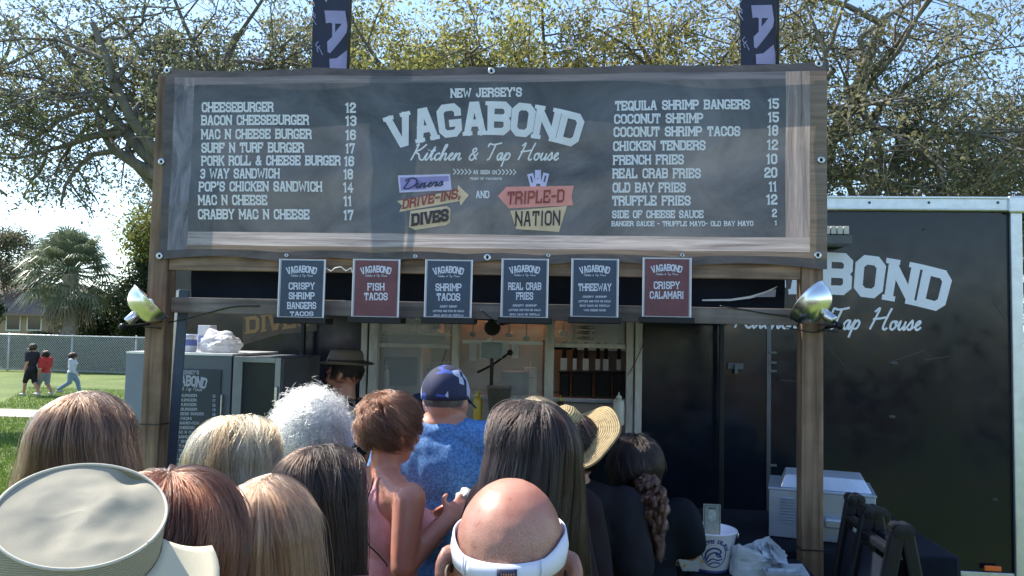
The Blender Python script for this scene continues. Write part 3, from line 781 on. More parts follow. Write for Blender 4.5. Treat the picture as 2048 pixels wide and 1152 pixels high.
    for (pa, pb, py0, py1) in ((756, 902, 596, 685), (1108, 1251, 596, 685), (918, 1088, 596, 850), (756, 902, 695, 850)):
        x0 = P(pa, py0, YT).x; x1 = P(pb, py0, YT).x; z0 = max(P(pa, py1, YT).z, wz0 + .03); z1 = wz1 - .01
        MB().box(x0 + .002, x1 - .002, YT + .004, YT + .008, z0, z1).build('pane', g, root)
    # wheels
    for x in (-.2, .7):
        t = MB(); mt = Matrix.Rotation(pi / 2, 3, 'X')
        t.lathe([(.20, -.1), (.33, -.1), (.345, -.06), (.345, .06), (.33, .1), (.20, .1)], 28, (x, YT + .35, .345), mt); w = t.build('wheel', M('tyre', (.02, .02, .02), .85), root, smooth=False)
        MB().lathe([(.03, .05), (.2, .04), (.21, .09)], 24, (x, YT + .35, .345), mt).build('rim', STEEL, w)
    MB().box(xl, xr, YT + .1, YT + .2, zb - .14, zb - .061).build('chassis', BLACK, root)
    # roof vent
    a = P(1690, 380, YT + .9); mb = MB(); prof = [(.30, 0), (.30, .06), (.27, .13), (.2, .17), (.08, .19), (.01, .195)]
    mb.lathe(prof, 28, (a.x, YT + .9, zt + .052)); mb.build('roof_vent', M('pale_vent_cover', (.62, .63, .62), .5), root, smooth=True)
    return root
TR = trailer()

def kitchen():
    y1 = YT + 2.3
    # back wall stainless sheet, shelf and equipment stand inside the trailer
    SS = M('warm_stainless', (.52, .47, .42), .38, metal=.55, var=.1, scale=4, bump=.03)
    t = thing('prep_counter', 'stainless counter inside the trailer behind the serving window', 'counter', (-.6, y1 - .5, .42))
    MB().box(-1.9, .9, y1 - .62, y1 - .02, .42, 1.26).build('cabinet', SS, t, bev=.004)
    MB().box(-1.92, .92, y1 - .64, y1 - .02, 1.263, 1.30).build('worktop', STEEL, t, bev=.004)
    t = thing('extractor_hood', 'grey stainless hood along the trailer kitchen ceiling', 'hood', (-.6, y1 - .4, 1.9))
    mb = MB(); z0, z1 = 2.02, 2.5
    mb.add([(-1.9, y1 - .95, z0 + .1), (.25, y1 - .95, z0 + .1), (.25, y1 - .02, z0 + .1), (-1.9, y1 - .02, z0 + .1), (-1.9, y1 - .5, z1), (.25, y1 - .5, z1), (.25, y1 - .02, z1), (-1.9, y1 - .02, z1)],
           [(0, 1, 5, 4), (1, 2, 6, 5), (3, 0, 4, 7), (4, 5, 6, 7), (3, 2, 1, 0)]); mb.build('canopy', SS, t)
    MB().box(-1.9, .25, y1 - .96, y1 - .952, z0, z0 + .16).build('lip', SS, t)
    t = thing('glow_tinted_splashback', 'large splashback on the kitchen back wall, tinted with the orange glow', 'splashback', (-.7, y1 - .03, 1.3))
    MB().box(-1.55, -.12, y1 - .03, y1 - .012, 1.31, 2.0).build('sheet', M('glow_tinted_sheet', (.20, .155, .125), .42, metal=.6, var=.3, scale=2.2, bump=.05), t, bev=.002)  # heat lamp's orange glow on the back wall, painted into the sheet's colour
    # knife rail
    a = P(1180, 705, y1 - .05)
    t = thing('knife_rail', 'magnetic wall rail with black handled knives and utensils inside the trailer', 'knife rail', (a.x, y1 - .03, a.z))
    MB().box(a.x - .42, a.x + .42, y1 - .03, y1 - .01, a.z + .02, a.z + .06).build('rail', STEEL, t)
    r = random.Random(2)
    for i, px in enumerate((1128, 1150, 1172, 1196, 1212, 1238)):
        q = P(px, 700, y1 - .05); L_ = .13 + .05 * r.random()
        k = MB(); k.box(q.x - .018, q.x + .018, y1 - .048, y1 - .031, a.z - .06, a.z + .1); k.build('handle', BLACK, t, bev=.004)
        k = MB(); w = .018 + .014 * r.random(); k.box(q.x - w, q.x + w, y1 - .042, y1 - .036, a.z - .06 - L_, a.z - .06); k.build('blade', STEEL, t)
    # black racks below
    for i, (p0, p1) in enumerate(((1120, 1140), (1145, 1184), (1190, 1222), (1226, 1250))):
        x0 = P(p0, 760, y1 - .3).x; x1 = P(p1, 760, y1 - .3).x; zt_ = P(p0, 745, y1 - .3).z; zb_ = P(p0, 800, y1 - .3).z
        o = MB().box(x0, x1, y1 - .42, y1 - .3, zb_, zt_); 
        lab = ['narrow black bin left end of the row under the knives', 'widest black bin in the row under the knives', 'second black bin from the right under the knives', 'small black bin at the right end under the knives'][i]
        c = thing('storage_bin', lab, 'bin', ((x0 + x1) / 2, y1 - .36, zb_), group='black bins under the knife rail')
        o.build('body', BLACK, c, bev=.01)
        MB().box(x0 - .01, x1 + .01, y1 - .43, y1 - .29, zt_ + .001, zt_ + .02).build('lid', BLACK, c, bev=.004)
    zb_ = P(1180, 802, y1 - .3).z
    t = thing('wall_shelf', 'steel wall shelf holding the black bins', 'shelf', (.2, y1 - .3, zb_))
    MB().box(P(1112, 800, y1 - .3).x, P(1275, 800, y1 - .3).x, y1 - .46, y1 - .01, zb_ - .03, zb_ - .002).build('board', STEEL, t, bev=.002)
    # ceiling lights
    EM, N, L, b = mat_new('lit_diffuser'); b.inputs['Emission Color'].default_value = (.95, .96, 1, 1); b.inputs['Emission Strength'].default_value = 4
    for i, (px, lab) in enumerate(((845, 'lit ceiling strip light at the left of the kitchen'), (1070, 'lit ceiling strip light behind the middle window post'), (1225, 'lit ceiling strip light above the knife rail'))):
        x = P(px, 665, YT + .9).x; z = 2.36
        t = thing('ceiling_light', lab, 'light', (x, YT + .9, z), group='kitchen ceiling lights')
        MB().box(x - .22, x + .22, YT + .84, YT + .96, z, z + .05).build('housing', M('light_housing', (.6, .6, .6), .4), t, bev=.004)
        MB().box(x - .2, x + .2, YT + .86, YT + .94, z - .016, z - .002).build('diffuser', EM, t)
    # heat lamp over the pass
    HM, N, L, b = mat_new('heat_lamp_glow'); b.inputs['Emission Color'].default_value = (1, .42, .16, 1); b.inputs['Emission Strength'].default_value = 4
    t = thing('heat_lamp', 'warm glowing heat lamp bar under the hood', 'lamp', (-.7, y1 - .5, 1.98))
    MB().box(-1.3, -.15, y1 - .36, y1 - .24, 2.03, 2.07).build('housing', STEEL, t, bev=.003)
    MB().box(-1.25, -.2, y1 - .33, y1 - .27, 2.01, 2.028).build('element', HM, t)
    # fryer / warmer boxes
    a0 = P(770, 760, y1 - .5); t = thing('warming_cabinet', 'dull steel warming cabinet at the left of the kitchen', 'warmer', (a0.x, y1 - .4, 1.3))
    MB().box(a0.x - .05, a0.x + .36, y1 - .55, y1 - .15, 1.301, 1.72).build('body', SS, t, bev=.02)
    MB().box(a0.x, a0.x + .31, y1 - .56, y1 - .551, 1.36, 1.62).build('door', M('smoked_glass', (.04, .035, .03), .1), t, bev=.003)
kitchen()

def bottle(name, label, px, pyt, pyb, wpx, Y, col, capcol, cat='bottle'):
    a = P(px, pyb, Y); zt = P(px, pyt, Y).z; h = zt - a.z; r_ = wpx / 2 / F_PX * Y
    t = thing(name, label, cat, a)
    mb = MB(); mb.lathe([(r_ * .9, 0), (r_, .01), (r_, h * .68), (r_ * .8, h * .76), (r_ * .45, h * .8)], 18, a); mb.build('body', M(name + '_plastic', col, .35, var=.05), t, smooth=True)
    mb = MB(); mb.lathe([(r_ * .5, h * .8), (r_ * .5, h * .87), (r_ * .16, h * .92), (r_ * .08, h)], 12, a); mb.build('cap', M(name + '_cap', capcol, .4), t, smooth=True)
bz = P(1237, 852, YT - .15).z
bottle('squeeze_bottle', 'white squeeze bottle on the serving shelf by the right window post', 1237, 784, 850, 22, YT - .12, (.55, .52, .46), (.6, .58, .5))
bottle('mustard_bottle', 'yellow mustard squeeze bottle on the serving shelf beside the blue cap', 955, 778, 850, 18, YT - .12, (.62, .40, .04), (.6, .5, .1))
bottle('sauce_bottle', 'pale conical sauce bottle inside the left window', 770, 722, 800, 14, YT + .5, (.5, .46, .38), (.5, .46, .38))
bottle('spray_bottle', 'dark brown bottle on the serving shelf near the middle post', 1120, 790, 850, 16, YT - .12, (.05, .03, .02), (.5, .4, .05))

def tub(px, pyt, pyb, wpx, Y):
    a = P(px, pyb, Y); h = P(px, pyt, Y).z - a.z; r_ = wpx / 2 / F_PX * Y
    t = thing('serving_tub', 'grey tub full of wrapped cutlery on the serving shelf', 'tub', a)
    mb = MB(); mb.lathe([(r_ * .7, 0), (r_, h), (r_ * 1.05, h), (r_ * 1.05, h - .012), (r_ * .97, h - .012), (r_ * .66, .01)], 24, a); mb.build('body', M('grey_tub', (.14, .13, .12), .5), t, smooth=True)
    MB().ell(a + Vector((0, 0, h - .01)), (r_ * .9, r_ * .9, .02)).build('contents', M('wrapped_cutlery', (.35, .30, .24), .7, var=.4, scale=60, bump=.6), t, smooth=True)
tub(997, 772, 850, 50, YT - .14)

# tablet on its pole in the window
def tablet():
    a = P(984, 700, YT - .12)
    t = thing('order_tablet', 'grey backed tablet on a dark pole in the serving window', 'tablet', (a.x, YT - .12, 1.19))
    MB().box(a.x - .07, a.x + .07, YT - .135, YT - .12, a.z - .055, a.z + .05).build('screen_back', M('grey_tablet', (.20, .23, .26), .4), t, bev=.008)
    mb = MB(); mb.tube([(a.x, YT - .11, 1.19), (a.x, YT - .11, a.z)], .012, 8); mb.build('pole', BLACK, t)
    mb = MB(); b_ = P(1020, 705, YT - .1); c_ = P(955, 745, YT - .1)
    mb.tube([(c_.x, YT - .1, c_.z), (a.x, YT - .1, a.z - .1), (b_.x, YT - .1, b_.z)], .008, 6); mb.ell((b_.x, YT - .1, b_.z), (.02, .02, .02)); mb.build('arm', BLACK, t)
tablet()
def phone_holder():
    a = P(985, 655, YT - .06)
    t = thing('hanging_fan', 'black fan unit hanging at the top of the middle window', 'fan', (a.x, YT - .06, a.z))
    mb = MB(); mt = Matrix.Rotation(pi / 2, 3, 'X'); mb.lathe([(.02, -.03), (.045, -.03), (.055, 0), (.045, .03), (.02, .03)], 20, (a.x, YT - .07, a.z), mt); mb.build('housing', BLACK, t)
    mb = MB(); mb.tube([(a.x + .05, YT - .06, a.z + .02), (a.x + .2, YT - .08, a.z + .05), (a.x + .32, YT - .08, a.z + .09)], .008, 6); mb.build('cable', RUBBER, t)
    a = P(1172, 655, YT - .06)
    t = thing('coiled_fixture', 'coiled black fixture hanging behind the threeway card', 'lamp', (a.x, YT - .06, a.z))
    mb = MB(); 
    for k in range(5): mb.lathe([(.03, 0), (.055, .005), (.055, .015), (.03, .02)], 16, (a.x, YT - .08, a.z - .08 + k * .035))
    mb.build('coil', M('dull_metal', (.10, .10, .10), .35, metal=.5), t)
phone_holder()
# light box on the trailer side
def light_box():
    a = P(1675, 470, YT - .1); b_ = P(1692, 493, YT)
    t = thing('floodlight', 'cream slatted floodlight sticking out of the trailer side next to the banner', 'light', (a.x, YT, a.z))
    x0 = P(1640, 470, YT - .1).x; x1 = P(1690, 470, YT - .1).x
    for k in range(4):
        w = (x1 - x0) / 4; MB().box(x0 + k * w + .003, x0 + (k + 1) * w - .003, YT - .19, YT - .04, P(1675, 472, YT - .1).z, P(1675, 456, YT - .1).z).build('fin', M('cream_metal', (.55, .52, .44), .5), t, bev=.004)
    MB().box(x0 - .01, x1 + .012, YT - .2, YT - .002, P(1675, 492, YT - .1).z, P(1675, 474, YT - .1).z).build('housing', M('grey_metal_housing', (.08, .085, .085), .4), t, bev=.004)
light_box()

def kitchen_things():
    y1 = YT + 2.3; GR = M('grey_steel_pot', (.30, .30, .31), .3, metal=.8); WH = M('white_foam', (.55, .54, .50), .6); TN = M('cardboard', (.30, .20, .12), .8)
    def pot(px, Y, r_, h, z, lab, m=GR):
        x = P(px, 760, Y).x; t = thing('stock_pot', lab, 'pot', (x, Y, z))
        MB().lathe([(r_ * .97, 0), (r_, .01), (r_, h), (r_ * 1.04, h + .006), (r_ * .98, h + .01)], 24, (x, Y, z)).build('body', m, t, smooth=True)
        for s_ in (-1, 1): MB().tube([(x + s_ * r_, Y - .03, z + h * .75), (x + s_ * (r_ + .035), Y, z + h * .75), (x + s_ * r_, Y + .03, z + h * .75)], .006, 6).build('handle', m, t)
    pot(1030, y1 - .4, .13, .2, 1.303, 'round steel stock pot on the kitchen counter right of the tablet pole')
    pot(880, y1 - .35, .10, .26, 1.303, 'tall narrow steel pot on the kitchen counter at the left')
    for i, (px, w, h, m, lab) in enumerate(((782, .16, .12, WH, 'white foam box at the left end of the kitchen shelf'), (812, .12, .17, TN, 'brown cardboard box on the kitchen shelf'), (838, .14, .10, WH, 'low white foam box right of the cardboard box on the shelf'), (872, .10, .14, TN, 'small brown carton at the right end of the kitchen shelf'))):
        x = P(px, 690, y1 - .25).x; t = thing('food_box', lab, 'box', (x, y1 - .2, 1.842), group='boxes on the kitchen shelf')
        MB().box(x - w / 2, x + w / 2, y1 - .3, y1 - .1, 1.842, 1.842 + h).build('body', m, t, bev=.006)
        MB().box(x - w / 2 - .004, x + w / 2 + .004, y1 - .305, y1 - .095, 1.843 + h, 1.86 + h).build('lid', m, t, bev=.004)
    xa, xb_ = P(758, 690, y1 - .2).x, P(898, 690, y1 - .2).x
    t = thing('kitchen_shelf', 'steel shelf with boxes high in the left window', 'shelf', ((xa + xb_) / 2, y1 - .2, 1.82)); MB().box(xa, xb_, y1 - .32, y1 - .01, 1.82, 1.84).build('board', STEEL, t)
    for x in (xa + .03, xb_ - .03): MB().box(x - .01, x + .01, y1 - .25, y1 - .01, 1.76, 1.819).build('bracket', STEEL, t)
    # ticket rail with order slips
    z = P(1000, 716, YT + .4).z; x0 = P(925, 700, YT + .4).x; x1 = P(1085, 700, YT + .4).x
    t = thing('ticket_rail', 'aluminium order rail with paper slips across the middle window', 'order rail', ((x0 + x1) / 2, YT + .4, z + .1))
    MB().box(x0, x1, YT + .39, YT + .405, z + .1, z + .125).build('rail', ALU, t)
    r = random.Random(8)
    for k in range(5):
        x = x0 + .05 + k * .075 + r.random() * .02; h = .08 + .05 * r.random(); MB().box(x, x + .05, YT + .384, YT + .3845 + .001, z + .105 - h, z + .105).build('slip', WH, t)
    # hanging ladles behind the left window
    z = P(800, 668, y1 - .6).z
    t = thing('utensil_rail', 'steel rail of hanging ladles and spoons under the hood', 'utensil rail', (-1.0, y1 - .66, z))
    MB().tube([(-1.6, y1 - .66, 2.05), (-.1, y1 - .66, 2.05)], .008, 6).build('rail', STEEL, t)
    for k in range(9):
        x = -1.52 + k * .165 + r.random() * .03; L_ = .16 + .08 * r.random(); m = MB(); m.tube([(x, y1 - .66, 2.05), (x, y1 - .665, 2.05 - L_)], .005, 6); m.ell((x, y1 - .67, 2.05 - L_ - .02), (.028 + .01 * r.random(), .015, .026), n=12, k=8); m.build('ladle', STEEL if k % 3 else BLACK, t, smooth=True)
    # paper towel roll
    x = P(1060, 770, y1 - .3).x; t = thing('paper_roll', 'standing white paper towel roll at the back of the kitchen', 'paper roll', (x, y1 - .25, 1.303))
    MB().lathe([(.02, 0), (.06, 0), (.06, .24), (.02, .24)], 24, (x, y1 - .25, 1.303)).build('roll', WH, t); MB().tube([(x, y1 - .25, 1.303), (x, y1 - .25, 1.60)], .008, 6).build('spindle', STEEL, t)
kitchen_things()
# ------------------------------------------------------------------ timber menu stand
YF = 3.45                                   # front face of the timber
def stand():
    root = thing('menu_stand', 'rough timber stand with two square posts and crossbars under the menu banner', 'stand', (-.5, YF, 0))
    t = .089
    for (x0, x1) in ((-2.055, -1.962), (.930, 1.020)):
        MB().box(x0, x1, YF, YF + t, 0, 3.045).build('post', WOOD, root, bev=.004)
    MB().box(-1.960, .928, YF + .01, YF + .048, 2.115, 2.205).build('bottom_beam', WOODX, root, bev=.003)
    MB().box(-1.960, .928, YF + .01, YF + .048, 2.985, 3.06).build('top_beam', WOODX, root, bev=.003)
    MB().box(-1.960, .928, YF + .046, YF + .084, 1.915, 1.988).build('crossbar', GREYWOOD, root, bev=.003)
    for (x0, x1) in ((-2.058, -1.959), (.927, 1.023)):
        for z in (.96, 1.39):
            if x0 > 0 and z > 1: continue
            mb = MB(); mb.box(x0, x1, YF - .003, YF + t + .003, z, z + .005); mb.build('tie_wire', RUBBER, root)
stand()

# banner ---------------------------------------------------------------------------------
BX0, BX1 = P(327, 330, YF).x, P(1651, 330, YF).x
def wave(x, z):
    """how far the vinyl stands off the timber at (x, z)"""
    d = .010 + .005 * sin(x * 3.1 + z * 2) + .004 * sin(x * 7 - z * 5) + .003 * noise.noise(Vector((x * 2.5, z * 3, 0)))
    d += .009 * max(0, 1 - abs(z - (2.42 + .17 * (x + 2))) * 7)          # long diagonal tension folds
    d += .008 * max(0, 1 - abs(z - (2.30 + .28 * (x + .9))) * 8) * (1 if x > -.9 else 0)
    return d + .004
def bsurf(px, py, k=0):
    p = P(px, py, YF - .012); p.y = YF - wave(p.x, p.z) - .003 - k * .0001
    return p
def banner():
    root = thing('menu_banner', 'wide dark menu banner with a printed wooden border strung across the stand', 'banner', ((BX0 + BX1) / 2, YF - .02, 2.6))
    def pm(name, c1, c2, scale, stretch, trans=.3, spotty=None, rough=.42):
        m, N, L, b = mat_new(name)
        tc = N.new('ShaderNodeTexCoord'); mp = N.new('ShaderNodeMapping'); mp.inputs['Scale'].default_value = stretch
        L.new(tc.outputs['Object'], mp.inputs[0])
        nz = N.new('ShaderNodeTexNoise'); nz.inputs['Scale'].default_value = scale; nz.inputs['Detail'].default_value = 9; nz.inputs['Roughness'].default_value = .68; nz.inputs['Distortion'].default_value = .8
        L.new(mp.outputs[0], nz.inputs[0])
        cr = N.new('ShaderNodeValToRGB'); e = cr.color_ramp.elements; e[0].position = .33; e[0].color = c1 + (1,); e[1].position = .68; e[1].color = c2 + (1,)
        L.new(nz.outputs[0], cr.inputs[0]); L.new(cr.outputs[0], b.inputs['Base Color']); b.inputs['Roughness'].default_value = rough
        tr = N.new('ShaderNodeBsdfTranslucent'); L.new(cr.outputs[0], tr.inputs[0]); mx = N.new('ShaderNodeMixShader'); mx.inputs[0].default_value = trans
        L.new(b.outputs[0], mx.inputs[1]); L.new(tr.outputs[0], mx.inputs[2]); L.new(mx.outputs[0], N['Material Output'].inputs[0])
        return m
    slate = pm('slate_print', (.040, .046, .054), (.175, .18, .195), 1.6, (1, 1, 1.4), .32, rough=.3)
    hem = pm('dark_hem_print', (.045, .04, .042), (.13, .11, .11), 4, (1, 1, 3), .2)
    barkp = pm('grey_bark_print', (.08, .08, .10), (.32, .31, .35), 7, (2.2, 1, .7), .3)
    pale = pm('pale_plank_print', (.20, .165, .155), (.70, .64, .62), 5, (.35, 1, 9), .45)
    palev = pm('pale_upright_plank_print', (.16, .13, .12), (.56, .49, .47), 5, (8, 1, .5), .45)
    dim = pm('dim_plank_print', (.10, .10, .12), (.24, .23, .26), 5, (.4, 1, 9), .3)
    brown = pm('brown_edge_print', (.15, .11, .08), (.32, .24, .18), 5, (.4, 1, 9), .3)
    mats = [slate, hem, barkp, pale, palev, dim, brown]
    xs_px = [327, 345, 384, 1569, 1617, 1651]; xb = [P(q, 330, YF).x for q in xs_px]
    ztop = 3.068; zb_ = [P(980, y, YF).z for y in (137, 150, 166, 470, 498, 510, 530)]; zb_[0] = ztop
    def sub(e, n): 
        out = []
        for i in range(len(e) - 1): out += list(np.linspace(e[i], e[i + 1], n[i] + 1)[:-1])
        return out + [e[-1]]
    X = sub(xb, [2, 3, 120, 4, 3]); Z = sub(zb_, [2, 2, 36, 4, 2, 3])
    vs = []
    x_anch = [-2.02, -1.40, -.95, -.55, -.22, .38, 1.0]
    for z in Z:
        for x in X:
            zz = z
            # scalloped lower and upper edges between the eyelets
            k = [(x_anch[i], x_anch[i + 1]) for i in range(6) if x_anch[i] <= x <= x_anch[i + 1]]
            if k:
                a, b_ = k[0]; u = (x - a) / (b_ - a); sc = sin(pi * u)
                w = max(0, (2.24 - z) / .08); zz += .022 * sc * min(1, w) if w > 0 else 0
                w2 = max(0, (z - 3.0) / .07); zz -= .012 * sin(pi * ((x + 2.02) % .75) / .75) * min(1, w2)
            xx = x
            if x < xb[0] + .001: xx = x + .012 * sin((z - 2.15) / .92 * pi * 2) * .5
            vs.append((xx, YF - wave(x, z), zz))
    nx_ = len(X); fs = []; mi = []
    def reg(xc, zc):
        if zc < zb_[5]: return 1
        if zc > zb_[1]: return 1
        if xc < xb[1] or xc > xb[4]: return 1 if xc < xb[1] else 6
        if xc < xb[2]: return 2
        if zc < zb_[4]: return 6
        if zc < zb_[3]: return 3
        if xc > xb[3]: return 4
        if zc > zb_[2]: return 5
        return 0
    for j in range(len(Z) - 1):
        for i in range(nx_ - 1):
            fs.append((j * nx_ + i, j * nx_ + i + 1, (j + 1) * nx_ + i + 1, (j + 1) * nx_ + i))
            mi.append(reg((X[i] + X[i + 1]) / 2, (Z[j] + Z[j + 1]) / 2))
    me = bpy.data.meshes.new('sheet'); me.from_pydata(vs, [], fs); me.update()
    for m in mats: me.materials.append(m)
    me.polygons.foreach_set('material_index', mi)
    sh = link('sheet', me, None, root, smooth=True)
    # eyelets
    for (px, py) in ((336, 142), (585, 139), (983, 142), (1373, 127), (1637, 128), (319, 512), (574, 511), (832, 513), (975, 515), (1097, 511), (1365, 510), (1634, 511), (322, 323), (1641, 321)):
        p = bsurf(px, py); r_ = .016 if px in (336, 1637, 319, 1634, 983, 975, 1641, 322) else .009
        mb = MB(); mt = Matrix.Rotation(pi / 2, 3, 'X'); mb.lathe([(r_ * .4, 0), (r_ * .5, .003), (r_, .003), (r_, 0)], 16, (p.x, p.y, p.z), mt)
        mb.build('eyelet', STEEL, root, smooth=True)
    PR = M('white_menu_print', (.88, .89, .93), .5, var=.05, scale=10, trans=.3)
    rows = [('CHEESEBURGER', 404, 549, 225, '12', 692, 713), ('BACON CHEESEBURGER', 403, 620, 251, '13', 692, 714), ('MAC N CHEESE BURGER', 403, 625, 279, '16', 692, 713),
            ('SURF N TURF BURGER', 403, 610, 306, '17', 692, 711), ('PORK ROLL & CHEESE BURGER', 403, 683, 332, '16', 690, 710), ('3 WAY SANDWICH', 401, 562, 358, '18', 689, 708),
            ('POP\'S CHICKEN SANDWICH', 399, 646, 384, '14', 688, 708), ('MAC N CHEESE', 398, 537, 411, '11', 688, 705), ('CRABBY MAC N CHEESE', 397, 620, 439, '17', 688, 708)]
    for (t, x0, x1, y, pr, p0, p1) in rows:
        flat_text('menu_line', t, px_line(x0, y, x1, y + .5, 20.5, bsurf), PR, root, weight=1.5, gap=1.75, slab=.35)
        flat_text('price', pr, px_line(p0, y + 2, p1, y + 2, 21, bsurf), PR, root, weight=1.55, gap=1.8, slab=.3)
    rows = [('TEQUILA SHRIMP BANGERS', 1230, 1498, 222, '15', 1534, 1556, 20), ('COCONUT SHRIMP', 1228, 1405, 249, '15', 1534, 1556, 20), ('COCONUT SHRIMP TACOS', 1227, 1479, 275, '18', 1533, 1555, 20),
            ('CHICKEN TENDERS', 1226, 1410, 303, '12', 1533, 1555, 20), ('FRENCH FRIES', 1226, 1367, 331, '10', 1532, 1554, 20), ('REAL CRAB FRIES', 1225, 1401, 358, '20', 1528, 1554, 20),
            ('OLD BAY FRIES', 1225, 1371, 386, '11', 1537, 1553, 20), ('TRUFFLE FRIES', 1224, 1381, 412, '12', 1532, 1554, 20), ('SIDE OF CHEESE SAUCE', 1224, 1407, 437, '2', 1543, 1553, 16),
            ('BANGER SAUCE - TRUFFLE MAYO- OLD BAY MAYO', 1223, 1506, 453, '1', 1548, 1553, 10.5)]
    for (t, x0, x1, y, pr, p0, p1, h) in rows:
        flat_text('menu_line', t, px_line(x0, y, x1, y - .5, h, bsurf), PR, root, weight=1.5, gap=1.75, slab=.35)
        flat_text('price', pr, px_line(p0, y - 2, p1, y - 2, h + (1 if h > 12 else -1), bsurf), PR, root, weight=1.55, gap=1.8, slab=.3)
    flat_text('heading', "NEW JERSEY'S", px_line(901, 196, 1044, 194, 19, bsurf), PR, root, weight=1.55, gap=1.8, slab=.3)
    flat_text('heading', 'VAGABOND', px_arch(970, 203, 206, 31, 68, bsurf, -.012), PR, root, weight=1.65, gap=1.75, slab=.42)
    flat_text('heading', 'Kitchen & Tap House', px_line(822, 322, 1116, 320, 33, bsurf), PR, root, script=True, weight=.6, slant=.18)
    flat_text('chevrons', '>>>>>', px_line(907, 350, 944, 350, 11, bsurf), PR, root, weight=.8, gap=1)
    flat_text('chevrons', '>>>>>', px_line(996, 350, 1033, 350, 11, bsurf), PR, root, weight=.8, gap=1)
    flat_text('small_print', 'AS SEEN ON', px_line(947, 349, 994, 349, 8, bsurf), PR, root, weight=1.3)
    flat_text('small_print', 'TEAM OF FAVORITE', px_line(940, 360, 1004, 360, 4.5, bsurf), PR, root, weight=1.3)
    flat_text('small_print', 'AND', px_line(952, 397, 979, 397, 15, bsurf), PR, root, weight=1.4, slab=.3)
    # left badge: three stacked sign boards
    PUR = M('lavender_print', (.34, .30, .62), .5, trans=.2); PUR2 = M('pale_lavender_print', (.66, .62, .88), .5, trans=.2)
    CRM = M('cream_board_print', (.76, .58, .38), .5, var=.15, trans=.2); RED = M('brick_red_print', (.30, .06, .05), .5, trans=.1)
    PINK = M('coral_print', (.85, .34, .30), .5, var=.12, trans=.2); DKP = M('dark_brown_print', (.035, .022, .03), .5); NAV = M('navy_print', (.03, .03, .10), .5)
    px_poly('badge_board', [[(797, 352), (901, 349), (904, 381), (800, 386)]], bsurf, PUR2, root, 2)
    px_poly('badge_board', [[(801, 356), (898, 353), (900, 377), (803, 382)]], bsurf, PUR, root, 6)
    flat_text('badge_lettering', 'Diners', px_line(806, 379, 886, 372, 20, lambda a, b, k: bsurf(a, b, k + 25)), NAV, root, script=True, weight=.7, slant=.15)
    px_poly('badge_board', [[(795, 403), (915, 381), (917, 371), (938, 391), (922, 412), (920, 403), (800, 425), (806, 412)]], bsurf, CRM, root, 8)
    flat_text('badge_lettering', 'DRIVE-INS,', px_line(806, 420, 922, 397, 20, lambda a, b, k: bsurf(a, b, k + 40)), RED, root, weight=1.4, slant=.12, slab=.2)
    px_poly('badge_board', [[(822, 423), (895, 413), (902, 418), (901, 445), (893, 451), (832, 461), (820, 455)]], bsurf, CRM, root, 7)
    flat_text('badge_lettering', 'DIVES', px_line(825, 454, 899, 443, 25, lambda a, b, k: bsurf(a, b, k + 40)), DKP, root, weight=1.7, slab=.3, gap=1.6)
    # right badge
    for (cx, cy, an) in ((1064, 362, -.25), (1076, 355, 0), (1089, 361, .25)):
        c, s_ = cos(an), sin(an); q = [(-6, -15), (6, -15), (6, 13), (-6, 13)]
        px_poly('badge_board', [[(cx + a * c - b_ * s_, cy + a * s_ + b_ * c) for a, b_ in q]], bsurf, PUR2, root, 2)
        q = [(-1.5, -10), (1.5, -10), (1.5, 3), (-1.5, 3)]
        px_poly('badge_lettering', [[(cx + a * c - b_ * s_, cy + a * s_ + b_ * c) for a, b_ in q]], bsurf, NAV, root, 6)
    px_poly('badge_board', [[(996, 393), (1013, 374), (1148, 372), (1143, 392), (1146, 411), (1018, 417)]], bsurf, PINK, root, 7)
    flat_text('badge_lettering', 'TRIPLE-D', px_line(1014, 410, 1128, 405, 26, lambda a, b, k: bsurf(a, b, k + 40)), RED, root, weight=1.15, slant=.1, slab=0)
    px_poly('badge_board', [[(1021, 422), (1134, 412), (1118, 464), (1032, 458)]], bsurf, CRM, root, 9)
    flat_text('badge_lettering', 'NATION', px_line(1030, 453, 1120, 451, 30, lambda a, b, k: bsurf(a, b, k + 45)), DKP, root, weight=1.1, slant=.06, slab=0)
banner()

